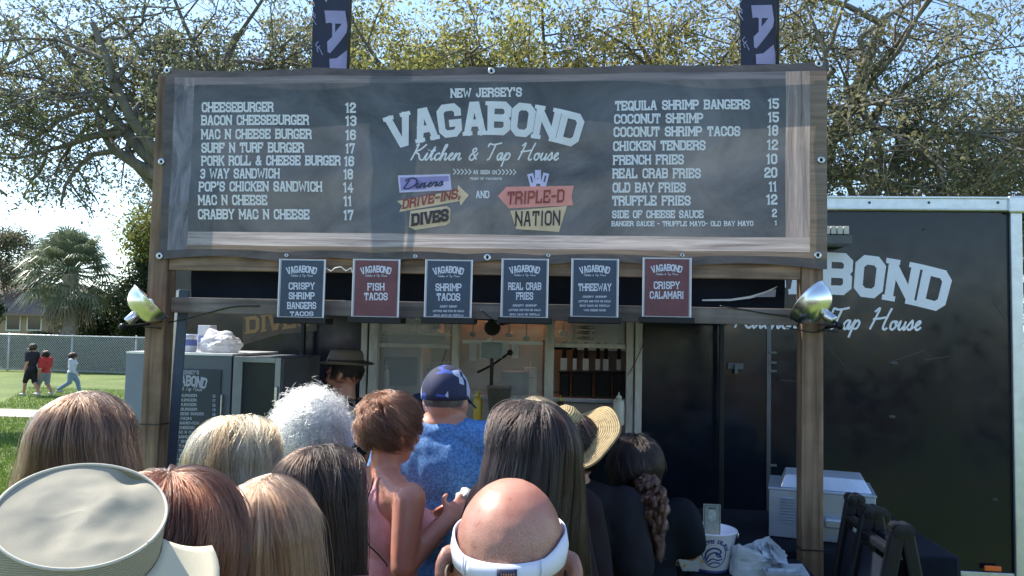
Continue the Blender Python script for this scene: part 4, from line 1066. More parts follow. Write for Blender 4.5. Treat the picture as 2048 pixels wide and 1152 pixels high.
# menu cards -------------------------------------------------------------------------------
def cards():
    BL = M('blue_black_card', (.022, .042, .082), .4, var=.25, scale=9); RD = M('maroon_card', (.12, .032, .045), .4, var=.3, scale=9)
    ACR, N, L, b = mat_new('clear_acrylic'); b.inputs['Base Color'].default_value = (.62, .62, .66, 1); b.inputs['Roughness'].default_value = .15; b.inputs['Alpha'].default_value = .75
    EDG = M('acrylic_edge', (.7, .7, .74), .2)
    PR = M('card_print', (.58, .60, .70), .5, var=.05)
    data = [(555, 652, 519, 634, BL, ['CRISPY', 'SHRIMP', 'BANGERS', 'TACOS'], 0, 'navy menu card reading CRISPY SHRIMP BANGERS TACOS, leftmost on the crossbar'),
            (703, 801, 519, 633, RD, ['FISH', 'TACOS'], 0, 'maroon menu card reading FISH TACOS on the crossbar'),
            (848, 946, 520, 634, BL, ['SHRIMP', 'TACOS'], 3, 'navy menu card reading SHRIMP TACOS on the crossbar'),
            (1001, 1098, 518, 634, BL, ['REAL CRAB', 'FRIES'], 4, 'navy menu card reading REAL CRAB FRIES on the crossbar'),
            (1141, 1238, 518, 633, BL, ['THREEWAY'], 4, 'navy menu card reading THREEWAY on the crossbar'),
            (1284, 1383, 516, 633, RD, ['CRISPY', 'CALAMARI'], 0, 'maroon menu card reading CRISPY CALAMARI, rightmost on the crossbar')]
    Y = YF - .035
    for (x0, x1, y0, y1, cm, words, small, lab) in data:
        a = P(x0, y1, Y); b_ = P(x1, y0, Y)
        t = thing('menu_card', lab, 'menu card', ((a.x + b_.x) / 2, Y, a.z), group='menu cards standing on the crossbar')
        MB().box(a.x, b_.x, Y, Y + .004, a.z, b_.z).build('acrylic_holder', ACR, t)
        e = .010; MB().box(a.x + e, b_.x - e, Y - .0025, Y - .0005, a.z + .004, b_.z - .006).build('card', cm, t)
        for xx in (a.x, b_.x - .004): MB().box(xx, xx + .004, Y - .006, Y - .0005, a.z, b_.z).build('edge_strip', EDG, t)
        MB().box(a.x - .012, b_.x + .014, Y - .018, Y + .09, a.z - .028, a.z - .001).build('base', BLACK, t, bev=.003)
        sf = plane_surf(Y - .0025, .0008); cx = (x0 + x1) / 2; w = x1 - x0
        flat_text('card_heading', 'VAGABOND', px_arch(cx, y0 + 12, w * .335, 5, 14, sf), PR, t, weight=1.5, gap=1.6, slab=.25)
        flat_text('card_heading', 'Kitchen & Tap House', px_line(cx - 22, y0 + 34, cx + 22, y0 + 34, 4.5, sf), PR, t, script=True, weight=.6, slant=.18)
        yy = y0 + 62 if len(words) > 1 else y0 + 64
        for wd in words:
            k = {'CRISPY': 52, 'SHRIMP': 52, 'BANGERS': 58, 'TACOS': 47, 'FISH': 34, 'REAL CRAB': 66, 'FRIES': 34, 'THREEWAY': 66, 'CALAMARI': 68}[wd]
            if wd == words[0] and y0 and len(words) == 4: yy = y0 + 60
            hh = 15 if len(words) != 4 else 14
            if wd == 'TACOS' and len(words) == 4: hh = 9; yy = y1 - 2
            flat_text('card_lettering', wd, px_line(cx - k / 2, yy, cx + k / 2, yy, hh, sf), PR, t, weight=1.25, gap=1.7, slab=.3)
            yy += 19.5
        ys_ = yy - 6
        txts = ['CRISPY SHRIMP', 'LETTUCE AND PICO DE GALLO', 'SPICY MAYO ON TORTILLA', 'WITH CHEESE SAUCE'] if small else []
        for i in range(small):
            ww = (48, 64, 60, 44)[i] if small == 4 else (34, 62, 60)[i]
            flat_text('small_print', txts[i], px_line(cx - ww / 2, ys_ + i * 9, cx + ww / 2, ys_ + i * 9, 4, sf), PR, t, weight=1.2)
cards()

# black canopy tent between the stand and the trailer -------------------------------------------
def tent():
    NAVY = M('black_canvas', (.008, .012, .022), .85, spec=.15, var=.25, scale=4, bump=.25, bscale=25, dist=.008, trans=.0)
    root = thing('canopy_tent', 'black canopy tent with a sagging valance behind the menu cards', 'tent', (-.5, 4.35, 0))
    y0, y1 = 3.62, 5.08; x0, x1 = -1.93, .90; ze = 2.20; zp = 2.72
    mb = MB(); cx = (x0 + x1) / 2; cy = (y0 + y1) / 2
    # four sagging roof slopes
    def slope(a, b_):
        n = 14; vs = []; fs = []
        for i in range(n + 1):
            for j in range(n + 1):
                u = i / n; v = j / n; e = Vector(a).lerp(Vector(b_), u); p = e.lerp(Vector((cx + (e.x - cx) * .12, cy, zp)), v)
                p.z -= .06 * sin(pi * v) * (.4 + .6 * sin(pi * u)); p.z += .012 * noise.noise(p * 4); vs.append(p)
        for i in range(n):
            for j in range(n): fs.append((i * (n + 1) + j, (i + 1) * (n + 1) + j, (i + 1) * (n + 1) + j + 1, i * (n + 1) + j + 1))
        mb.add(vs, fs)
    c = [(x0, y0, ze), (x1, y0, ze), (x1, y1, ze), (x0, y1, ze)]
    for i in range(4): slope(c[i], c[(i + 1) % 4])
    mb.build('canopy', NAVY, root, smooth=True)
    # valance
    zv = P(980, 617, y0).z
    def val(a, b_, nm='valance', low=0):
        m2 = MB(); n = 60; vs = []
        for i in range(n + 1):
            u = i / n; x = a[0] + (b_[0] - a[0]) * u; y = a[1] + (b_[1] - a[1]) * u
            z2 = zv + low + .012 * sin(u * 11) + .014 * noise.noise(Vector((u * 9, 0, 3)))
            off = .02 * noise.noise(Vector((u * 14, 2, 0)))
            for j in range(7):
                v = j / 6; vs.append((x, y - off * v - .012 * sin(v * 5 + u * 20) * v, ze + (z2 - ze) * v))
        fs = [(i * 7 + j, (i + 1) * 7 + j, (i + 1) * 7 + j + 1, i * 7 + j + 1) for i in range(n) for j in range(6)]
        m2.add(vs, fs); m2.build(nm, NAVY, root, smooth=True)
    val((x0, y0), (x1, y0)); val((x1, y0), (x1, y1)); val((x0, y1), (x0, y0)); val((x0, y1), (x1, y1), low=-.02)
    # legs and truss
    LEG = M('dark_blue_leg', (.035, .055, .09), .35, metal=.5, bump=.05)
    a = P(366, 580, y0); b_ = P(334, 1000, y0 - .02); d = (b_ - a); b_ = a + d * ((a.z - 0) / (a.z - b_.z))
    mb = MB(); mb.bar(a, (b_.x, b_.y, 0), .05, .05); mb.build('leg', LEG, root, bev=.006)
    xr = P(1611, 800, y0).x
    mb = MB(); mb.bar((xr, y0, 2.2), (xr, y0, 0), .034, .034); mb.build('leg', LEG, root, bev=.005)
    for x in (x0 + .03, x1 - .03):
        mb = MB(); mb.bar((x, y1, 2.2), (x, y1, 0), .03, .03); mb.build('leg', BLACK, root, bev=.004)
    mb = MB()
    for k in range(4):
        xa = x0 + (x1 - x0) * k / 4; xb_ = x0 + (x1 - x0) * (k + 1) / 4
        mb.bar((xa, y0 + .03, 2.17), (xb_, y0 + .03, 2.0), .022, .012); mb.bar((xa, y0 + .045, 2.0), (xb_, y0 + .045, 2.17), .022, .012)
    mb.build('truss', BLACK, root)
    # printed white swoosh and flag on the valance
    sf = plane_surf(y0 - .03, .004); WP = M('white_valance_print', (.50, .52, .56), .6)
    px_poly('print', [[(1404, 599), (1460, 598), (1500, 592), (1530, 583), (1556, 572), (1532, 589), (1500, 597), (1460, 602), (1404, 602)]], sf, WP, root)
    px_poly('print', [[(1506, 594), (1552, 578), (1550, 594)]], sf, M('faded_print', (.22, .24, .30), .6), root, 3)
tent()

def small_print_bits():
    # ragged white trim under the banner
    W_ = M('white_lace', (.62, .58, .62), .7, var=.2, scale=40, bump=.4)
    for (xa, xb_, y0_, dip, lab) in ((1388, 1500, 531, 16, 'ragged white cloth edge hanging under the banner right of the rightmost card'), (1238, 1290, 531, 17, 'ragged white cloth edge showing between the two rightmost cards')):
        mb = MB(); n = 30; vs = []; r = random.Random(xa)
        for i in range(n + 1):
            u = i / n; px = xa + (xb_ - xa) * u; lo = y0_ + 4 + dip * (.75 - .65 * u) + r.random() * 4
            vs.append(plane_surf(YF + .06, 0)(px, y0_ - 8, 0)); vs.append(plane_surf(YF + .055 + .006 * r.random(), 0)(px, lo, 0))
        mb.add(vs, [(2 * i, 2 * i + 2, 2 * i + 3, 2 * i + 1) for i in range(n)])
        t = tag(mb.build('cloth_edge', W_, smooth=True), lab, 'cloth', group='ragged white cloth edges')
        md = t.modifiers.new('thick', 'SOLIDIFY'); md.thickness = .003
    CORD = M('white_cord', (.6, .58, .56), .6)
    pts = [(648, 533), (662, 543), (670, 536), (682, 534), (692, 542), (702, 536), (705, 546)]
    mb = MB(); mb.tube([P(x, y, YF - .03) for x, y in pts], .003, 5)
    tag(mb.build('white_cord', CORD, smooth=True), 'thin white cord looped between the first and second menu cards', 'cord')
    # black cords along the crossbar
    def cord(pts, Y, lab, r_=.0032, nm='black_cord'):
        mb = MB(); sm = smooth_poly(pts, 5); mb.tube([P(x, y, Y) for x, y in sm], r_, 6); tag(mb.build(nm, RUBBER, smooth=True), lab, 'cable')
    cord([(296, 650), (330, 646), (380, 636), (430, 622), (470, 613), (520, 612)], YF + .04, 'thin black cable from the left clamp lamp along the crossbar')
    cord([(1655, 632), (1600, 634), (1540, 628), (1480, 618), (1440, 612)], YF + .04, 'thin black cable from the right clamp lamp along the crossbar')
    cord([(1655, 655), (1630, 664), (1600, 660), (1570, 654)], YF - .012, 'short black cable hanging under the right end of the crossbar')
    cord([(1293, 655), (1285, 690), (1270, 725), (1256, 750)], YT - .06, 'black cord slanting across the right window post')
    cord([(893, 700), (884, 725), (874, 748), (870, 760)], YT - .06, 'black cord slanting beside the left window post')
    cord([(962, 620), (990, 640), (1020, 632), (1050, 622)], YF + .02, 'black wire drooping between the third and fourth menu cards')
small_print_bits()

# feather flags -----------------------------------------------------------------------------
def flag(x0, x1, lab, seed):
    Y = YF + .14; t = thing('feather_flag', lab, 'flag', (P(x0, 100, Y).x, Y, 3.0), group='feather flags above the banner')
    NV = M('navy_flag_cloth', (.018, .024, .05), .7, var=.2, scale=6, bump=.2, bscale=30, trans=.25); LV = M('lavender_flag_print', (.42, .40, .66), .6, trans=.3)
    xa = P(x0, 0, Y).x; xb_ = P(x1, 0, Y).x; sl = (x1 - x0) / 74
    n = 40; vs = []; zb = 2.22; ztp = 4.7
    def fy(x, z): return Y + .012 * sin((z - 2) * 6 + seed) * (x - xa) / (xb_ - xa) 
    for i in range(n + 1):
        v = i / n; z = zb + (ztp - zb) * v; w = 1 if v < .8 else sqrt(max(.02, 1 - ((v - .8) / .2) ** 2))
        left = xa + .012 * max(0, (3.5 - z) / .7) * 1.6; right = xa + (xb_ - xa) * w
        for j in range(7):
            x = left + (right - left) * j / 6; vs.append((x, fy(x, z), z))
    mb = MB(); mb.add(vs, [(i * 7 + j, i * 7 + j + 1, (i + 1) * 7 + j + 1, (i + 1) * 7 + j) for i in range(n) for j in range(6)])
    mb.build('cloth', NV, t, smooth=True)
    mb = MB(); mb.tube([(xb_ + .008, Y, 2.21), (xb_ + .008, Y, 4.0), (xb_ + .004, Y, 4.5), (xb_ - .06, Y, 4.75)], .008, 8); mb.build('pole', RUBBER, t, smooth=True)
    def sf(px, py, k):
        p = P(px, py, Y); p.y = fy(p.x, p.z) - .003 - k * .0001; return p
    o = x0 - 625
    def tr(l): return [(600 + a / 4.096 + o, b / 4.096 + (0 if x0 < 1000 else -9)) for a, b in l]
    # letters of the name, running down the cloth (turned on their side)
    px_poly('letter', [tr([(200, 85), (367, 85), (386, 205), (378, 262), (285, 262), (340, 190), (262, 190), (240, 183), (212, 190)])], sf, LV, t)
    px_poly('letter', [tr([(262, 190), (285, 190), (285, 262), (378, 262), (330, 330), (246, 435), (225, 425), (221, 340), (262, 300)])], sf, LV, t, 1)
    px_poly('letter', [tr([(240, 482), (300, 474), (386, 402), (400, 480), (402, 560), (244, 560)])], sf, LV, t)
    px_poly('letter', [tr([(190, -30), (235, -30), (215, 22)])], sf, LV, t)
    def strokes(ls):
        for l in ls:
            L_ = tr(l); vv, ff = ribbon(smooth_poly(L_, 4), 1.6)
            me = bpy.data.meshes.new('script'); me.from_pydata([sf(a, b_, 4) for a, b_, _ in vv], [], ff); link('script', me, LV, t)
    strokes([[(95, 0), (120, 40), (105, 60)], [(90, 80), (130, 130)], [(105, 125), (130, 150)], [(100, 150), (135, 205)], [(150, 340), (130, 370), (160, 400), (185, 450)], [(165, 375), (140, 400), (150, 430)]])
flag(625, 698, 'tall navy feather flag with sideways lavender letters, left of the two above the banner', 0)
flag(1478, 1552, 'tall navy feather flag with sideways lavender letters, right of the two above the banner', 2)

# clamp lamps --------------------------------------------------------------------------------
def clamp_lamp(c, axis, lab, post_px):
    axis = Vector(axis).normalized(); s_, u_, _ = frame(axis); R_ = Matrix((s_, u_, axis)).transposed()
    t = thing('clamp_lamp', lab, 'lamp', c, group='aluminium clamp lamps on the posts')
    prof = []
    for i in range(13):
        a = i / 12 * .96 * pi / 2; prof.append((.018 + .082 * sin(a) ** .9, -.085 * cos(a)))
    mb = MB(); mb.lathe(prof + [(.104, .002), (.104, .006), (.099, .004)] + [(r_ * .97, z + .004) for r_, z in reversed(prof)], 36, c, R_, cap=False)
    mb.build('reflector', CHROME, t, smooth=True)
    q = Vector(c) - axis * .085
    mb = MB(); mb.lathe([(.02, -.05), (.022, -.045), (.022, .0), (.018, .006)], 16, q, R_); mb.build('socket', M('bare_metal_socket', (.6, .6, .62), .3, metal=1), t, smooth=True)
    mb = MB(); mb.ell(Vector(c) - axis * .03, (.028, .028, .04), R_); mb.build('bulb', M('frosted_bulb', (.8, .8, .78), .2), t, smooth=True)
    mb = MB(); e = q - axis * .05; p = Vector(post_px)
    mb.tube([e, e - axis * .03, p], .007, 6); mb.ell(e - axis * .03, (.016, .016, .016), n=10, k=8); mb.bar(p + Vector((-.03, 0, .012)), p + Vector((.05, 0, .012)), .02, .006); mb.bar(p + Vector((-.03, 0, -.012)), p + Vector((.05, 0, -.018)), .02, .006)
    mb.build('clamp', BLACK, t)
cl = P(302, 603, YF - .06); clamp_lamp(tuple(cl), (.62, .30, .72), 'shiny aluminium clamp lamp on the left post, aimed up at the banner', P(300, 648, YF - .02))
cr_ = P(1615, 602, YF - .09); clamp_lamp(tuple(cr_), (-.66, .42, .62), 'shiny aluminium clamp lamp on the right post, reflecting blue sky', P(1652, 655, YF - .02))
# ------------------------------------------------------------------ cabinets at the left
def cabinets():
    GREY = M('grey_enamel', (.10, .118, .145), .45, metal=.2, var=.1, scale=4, bump=.04); DG = M('dark_blue_board', (.022, .034, .052), .45, var=.2, scale=3)
    Yc = 3.92; z1 = 1.70
    t = thing('upright_cabinet', 'grey upright cabinet carrying a navy menu board behind the left post', 'cabinet', (-2.1, Yc + .3, 0))
    xa, xb_, xc, xd = P(250, 800, Yc).x, P(294, 800, Yc).x, P(300, 800, Yc).x, P(463, 800, Yc).x
    MB().box(xa, xd - .002, Yc + .02, Yc + .6, .05, z1 - .004).build('body', GREY, t, bev=.006)
    MB().box(xa, xb_, Yc - .01, Yc + .018, .06, z1).build('side_panel', M('pale_grey_panel', (.18, .21, .26), .45, var=.08, scale=5), t, bev=.004)
    MB().box(xc, xd - .004, Yc - .01, Yc + .018, .06, z1).build('door_frame', GREY, t, bev=.004)
    bx1 = P(443, 800, Yc).x
    MB().box(xc + .02, bx1, Yc - .018, Yc - .011, .75, P(400, 738, Yc).z).build('menu_board', DG, t, bev=.002)
    MB().box(bx1 + .008, bx1 + .016, Yc - .03, Yc - .011, .5, 1.5).build('handle', STEEL, t, bev=.003)
    MB().box(xa, xd, Yc - .012, Yc + .6, z1 + .001, z1 + .012).build('top_edge', ALU, t)
    sf = plane_surf(Yc - .018, .001); PR = M('board_print', (.34, .38, .46), .5)
    flat_text('lettering', "NEW JERSEY'S", px_line(342, 748, 398, 749, 8, sf), PR, t, weight=1.3)
    flat_text('lettering', 'VAGABOND', px_arch(371, 750, 46, 6, 22, sf, .03), PR, t, weight=1.7, gap=1.9, slab=.35)
    flat_text('lettering', 'Kitchen & Tap House', px_line(338, 779, 404, 782, 9, sf), PR, t, script=True, weight=.6, slant=.15)
    items = ['CHEESEBURGER', 'BACON BURGER', 'MAC N BURGER', 'SURF N BURGER', 'PORK & CHEESE BURGER', 'SANDWICH', 'CHICKEN SANDWICH', 'MAC N CHEESE', 'CRABBY MAC N CHEESE', 'SHRIMP BANGERS', 'COCONUT SHRIMP', 'SHRIMP TACOS', 'CHICKEN TENDERS', 'FRENCH FRIES', 'CRAB FRIES', 'OLD BAY', 'TRUFFLE FRIES', 'CHEESE SAUCE']
    for i, s_ in enumerate(items):
        y = 793 + i * 9.2; w = 44 + 2.0 * len(s_) - i * .6
        flat_text('menu_line', s_, px_line(326 - i * .5, y, 326 + w, y + .8, 5.6, sf), PR, t, weight=1.25)
        if i < 9: flat_text('price', str(12 + (i * 5) % 7), px_line(425, y + 2, 431, y + 2, 5.6, sf), PR, t, weight=1.3)
    t = thing('glass_door_cooler', 'small grey cooler with a dark glass door, right of the menu board cabinet', 'cooler', (-1.75, Yc + .3, 0))
    x0, x1 = P(466, 760, Yc).x, P(561, 760, Yc).x
    MB().box(x0, x1, Yc + .03, Yc + .6, .05, z1 - .004).build('body', GREY, t, bev=.006)
    f = MB(); zt = z1; zb = .3
    f.box(x0, x0 + .05, Yc - .005, Yc + .028, zb, zt); f.box(x1 - .03, x1, Yc - .005, Yc + .028, zb, zt); f.box(x0 + .051, x1 - .031, Yc - .005, Yc + .028, zt - .03, zt); f.box(x0 + .051, x1 - .031, Yc - .005, Yc + .028, zb, zb + .04)
    fr = f.build('door', M('brushed_door_frame', (.24, .26, .29), .35, metal=.5), t, bev=.003)
    MB().box(x0 + .051, x1 - .031, Yc + .006, Yc + .012, zb + .041, zt - .031).build('pane', M('dark_cooler_glass', (.02, .025, .032), .28, bump=0, spec=.3), fr)
    MB().box(x1 - .02, x1 - .005, Yc - .03, Yc - .006, 1.25, 1.55).build('handle', STEEL, t, bev=.004)
cabinets()

def lump(name, label, cat, c, rad, mat, seed, peaks=(), rough=.25, sub=5, group=None, squash=0.0):
    bm = bmesh.new(); bmesh.ops.create_icosphere(bm, subdivisions=sub, radius=1)
    r = Vector((seed * 3.1, seed * 1.7, seed))
    for v in bm.verts:
        n = v.co.normalized(); f = 1 + rough * noise.noise(n * 1.8 + r) + rough * .6 * abs(noise.noise(n * 5 + r)) + rough * .25 * noise.noise(n * 13 + r)
        for (d, k, w) in peaks:
            a = max(0, n.dot(Vector(d).normalized())); f += k * a ** w
        p = Vector((n.x * rad[0] * f, n.y * rad[1] * f, n.z * rad[2] * f))
        p.z = max(p.z, -rad[2] * .55); v.co = p + Vector(c) + Vector((0, 0, rad[2] * .55))
    me = bpy.data.meshes.new(name); bm.to_mesh(me); bm.free()
    o = link(name, me, mat, smooth=True); return tag(o, label, cat, group)
PLASTIC = M('thin_white_plastic', (.78, .78, .80), .35, var=.04, bump=.3, bscale=12, dist=.01, trans=.35)
bgp = P(438, 712, 4.1); 
lump('plastic_bag', 'bulging white plastic bag with tied handles on top of the grey cabinet', 'bag', (bgp.x, 4.1, 1.714), (.105, .09, .062), PLASTIC, 3, peaks=[((-.35, 0, 1), .55, 26), ((.30, 0, 1), .35, 30), ((.9, 0, .1), .15, 6)])
def tubs():
    BLU = M('blue_white_wrapper', (.20, .24, .52), .4, var=.2, scale=10); WHT = M('white_carton', (.66, .67, .72), .5)
    for (x0, x1, y0, lab, m) in ((322, 360, 672, 'blue and white wrapped tub on the cabinet, left of its neighbour', BLU), (363, 394, 668, 'white lidded tub with a blue rim on the cabinet, left of the plastic bag', WHT)):
        Y = 4.05; a = P((x0 + x1) / 2, 714, Y); r_ = (x1 - x0) / 2 / F_PX * Y; h = P(x0, y0, Y).z - 1.714
        t = thing('food_tub', lab, 'tub', (a.x, Y, 1.714), group='food tubs on the cabinet')
        mb = MB(); mb.lathe([(r_ * .86, 0), (r_, h * .8), (r_, h * .86)], 28, (a.x, Y, 1.714)); mb.build('body', m, t, smooth=True)
        mb = MB(); mb.lathe([(r_ * 1.05, h * .86), (r_ * 1.05, h * .97), (r_ * .98, h)], 28, (a.x, Y, 1.714)); mb.build('lid', M('tub_lid', (.55, .6, .75), .4), t)
        mb = MB(); mb.lathe([(r_ * .93, h * .35), (r_ * .985, h * .7)], 28, (a.x, Y - .001, 1.714), cap=False); mb.build('label_band', M('blue_band', (.12, .16, .42), .4), t)
tubs()
a = P(410, 668, 4.3)
t = thing('paper_carton', 'small white paper carton standing behind the plastic bag', 'carton', (a.x, 4.3, 1.714))
MB().box(a.x - .035, a.x + .04, 4.28, 4.36, 1.714, 1.86).build('body', M('carton_board', (.6, .6, .62), .6), t, bev=.003)
MB().box(a.x - .03, a.x + .035, 4.279, 4.2799, 1.76, 1.80).build('label_print', M('blue_label', (.2, .25, .5), .6), t)

# ------------------------------------------------------------------ tables at the right
CLOTH = M('black_tablecloth', (.007, .010, .018), .9, spec=.2, var=.2, scale=5, bump=.3, bscale=20, dist=.006)
def table(x0, x1, y0, y1, zt, lab, group):
    t = thing('folding_table', lab, 'table', ((x0 + x1) / 2, (y0 + y1) / 2, 0), group=group)
    MB().box(x0, x1, y0, y1, zt - .035, zt - .006).build('tabletop', M('table_board', (.25, .25, .25), .6), t)
    for x in (x0 + .05, x1 - .05):
        for y in (y0 + .05, y1 - .05): MB().bar((x, y, 0), (x, y, zt - .036), .028, .028).build('leg', STEEL, t)
    # cloth: a sheet that folds over the edges and hangs in pleats
    mb = MB(); n = 90; ring = []
    per = [(x0, y0), (x1, y0), (x1, y1), (x0, y1)]
    top = []; hang = []
    for i in range(n):
        u = i / n * 4; k = int(u); f = u - k; a = Vector(per[k] + (0,)); b_ = Vector(per[(k + 1) % 4] + (0,)); p = a.lerp(b_, f)
        o = Vector((p.x - (x0 + x1) / 2, p.y - (y0 + y1) / 2, 0)).normalized()
        ring.append((p, o))
    vs = [(p.x, p.y, zt) for p, o in ring]
    rows = [(.006, -.006, 0), (.010, -.05, .3), (.014, -.3, 1), (.018, -.6, 1.5)]
    for (off, dz, pl) in rows:
        for i, (p, o) in enumerate(ring):
            w = off + .014 * pl * (sin(i * 1.9) + .5 * sin(i * 3.7 + 1)); q = p + o * (w + .01); vs.append((q.x, q.y, zt + dz))
    fs = [tuple(range(n))]
    for r_ in range(4):
        for i in range(n): fs.append((r_ * n + i, (r_ + 1) * n + i, (r_ + 1) * n + (i + 1) % n, r_ * n + (i + 1) % n))
    mb.add(vs, fs); c = mb.build('tablecloth', CLOTH, smooth=False)
    tag(c, lab.replace('black clothed table', 'black cloth draped over the table'), 'tablecloth')
    return t
ZT = .93
table(.44, .90, 3.14, 3.42, ZT, 'narrow black clothed table in front of the stand', None)
table(.62, 1.62, 3.58, 4.35, ZT, 'wide black clothed table behind the right post', None)

def bucket():
    a = P(1420, 1118, 3.22); c = Vector((a.x, 3.22, ZT + .002)); h = .155; r0, r1 = .072, .103
    t = thing('ice_bucket', 'white metal bucket with a blue wave emblem on the black clothed table', 'bucket', c)
    def rr(z): return r0 + (r1 - r0) * z / h
    mb = MB(); mb.lathe([(r0 - .004, .0), (r0, .004), (r1, h - .004), (r1 + .004, h), (r1, h + .003), (r1 - .004, h), (r0 - .006, .01)], 48, c)
    mb.build('pail', M('white_enamel', (.72, .74, .84), .35, var=.04, coat=.2), t, smooth=True)
    mb = MB(); mb.lathe([(r0 + .002, .001), (r0 + .004, .006), (r0 + .002, .012)], 48, c, cap=False); mb.build('base_ring', M('navy_ring', (.03, .04, .16), .4), t, smooth=True)
    for s_ in (-1, 1):
        mb = MB(); mb.ell(c + Vector((s_ * (r1 + .004), 0, h - .02)), (.006, .012, .014)); mb.build('ear', STEEL, t)
    BLU = M('blue_bucket_print', (.035, .05, .22), .4)
    base_an = -pi / 2 + .03
    def cs(x, z, k=0):          # x metres around, z metres up
        r_ = rr(z) + .0012 + k * .00004; an = base_an + x / .09
        return c + Vector((cos(an) * r_, sin(an) * r_, z))
    cz = .075; R_ = .052
    def arc(u, v, k):
        an = (u - .5) * 2.6; q = R_ - .004 + v * .015
        return cs(q * sin(an), cz + q * cos(an), k)
    flat_text('emblem_lettering', 'WHITE CLAW', arc, BLU, t, weight=1.9, gap=1.8, slab=.2)
    def stroke(pts, w, nm='emblem', k=3, sm=True):
        vv, ff = ribbon(smooth_poly(pts, 5) if sm else pts, w); me = bpy.data.meshes.new(nm)
        me.from_pydata([cs(a_, b_, k) for a_, b_, _ in vv], [], ff); link(nm, me, BLU, t)
    stroke([(R_ * .93 * cos(q), cz + R_ * .93 * sin(q)) for q in np.linspace(-3.75, .62, 26)], .004)
    stroke([(-.038, .055), (-.03, .085), (-.008, .102), (.014, .1), (.026, .088), (.018, .08), (.006, .084)], .007)
    stroke([(-.034, .048), (-.02, .075), (0, .086), (.008, .078), (.016, .07), (.03, .07)], .006, k=5)
    stroke([(-.03, .043), (-.008, .06), (.014, .055), (.036, .06)], .005, k=7)
    stroke([(-.022, .036), (0, .046), (.026, .042)], .005, k=9)
    stroke([(.004, .088), (.02, .078), (.03, .066)], .006, k=11)
    # bill standing in the bucket
    b_ = P(1424, 1008, 3.2); bw = .034; b0 = c.z + .08
    t2 = thing('banknote', 'grey-green banknote standing upright in the white bucket', 'banknote', (b_.x, 3.2, b0))
    MB().box(b_.x - bw, b_.x + bw, 3.199, 3.2, b0, b_.z).build('note', M('grey_green_paper', (.22, .25, .22), .7, var=.25, scale=60), t2)
    mb = MB(); zc = (b_.z + ZT + .17) / 2; mb.ell((b_.x, 3.1985, zc), (.016, .0005, .024), n=20, k=8); mb.build('oval_print', M('pale_oval', (.33, .36, .33), .7, var=.3, scale=120), t2)
    fr = MB(); zt_ = b_.z
    for (u0, u1, v0, v1) in ((-bw + .004, bw - .004, zt_ - .008, zt_ - .006), (-bw + .004, -bw + .006, b0, zt_ - .008), (bw - .006, bw - .004, b0, zt_ - .008), (-.014, .014, zt_ - .02, zt_ - .013)):
        fr.box(b_.x + u0, b_.x + u1, 3.1982, 3.1988, v0, v1)
    fr.build('border_print', M('dark_green_ink', (.06, .09, .07), .7), t2)
bucket()

def griddle():
    Y0, Y1 = 3.78, 4.12; x0, x1 = P(1538, 1000, Y0).x, P(1740, 1000, Y0).x; z0 = ZT + .004; z1 = P(1640, 983, Y0).z
    t = thing('food_warmer', 'stainless steel countertop food warmer with louvred front on the black table', 'food warmer', (x0, Y0, z0))
    SS = M('satin_steel', (.42, .47, .55), .36, metal=.65, var=.08, scale=3, stretch=(1, 1, 6), bump=.05)
    MB().box(x0, x1, Y0, Y1, z0, z1).build('body', SS, t, bev=.004)
    MB().box(x0 - .004, x1 + .004, Y0 - .006, Y1 + .004, z1 + .001, z1 + .012).build('rim', SS, t, bev=.002)
    pan = MB(); zt = P(1640, 950, Y0 + .05).z
    u0, u1 = P(1555, 960, Y0 + .05).x, P(1726, 960, Y0 + .05).x
    pan.add([(u0, Y0 + .03, z1 + .013), (u1, Y0 + .03, z1 + .013), (u1, Y1 - .03, z1 + .013), (u0, Y1 - .03, z1 + .013), (u0 + .02, Y0 + .06, zt), (u1 - .03, Y0 + .06, zt), (u1 - .03, Y1 - .06, zt), (u0 + .02, Y1 - .06, zt)],
            [(0, 1, 5, 4), (1, 2, 6, 5), (2, 3, 7, 6), (3, 0, 4, 7), (4, 5, 6, 7)])
    pan.build('lid', M('pale_steel_lid', (.55, .60, .68), .3, metal=.5), t, bev=.006)
    for px in (1573, 1708):
        for k in range(9):
            p = P(px, 991 + k * 6.0, Y0); MB().add([(p.x - .036, Y0 - .002, p.z), (p.x + .036, Y0 - .002, p.z), (p.x + .03, Y0 - .011, p.z - .008), (p.x - .03, Y0 - .011, p.z - .008), (p.x - .036, Y0 - .002, p.z - .009), (p.x + .036, Y0 - .002, p.z - .009)], [(0, 1, 2, 3), (3, 2, 5, 4)]).build('louvre', SS, t)
    a = P(1668, 1046, Y0 - .05)
    MB().box(a.x - .04, a.x + .035, Y0 - .05, Y0 - .007, a.z - .012, a.z + .03).build('drip_cup', SS, t, bev=.008)
    t.rotation_euler.z = -.25
griddle()

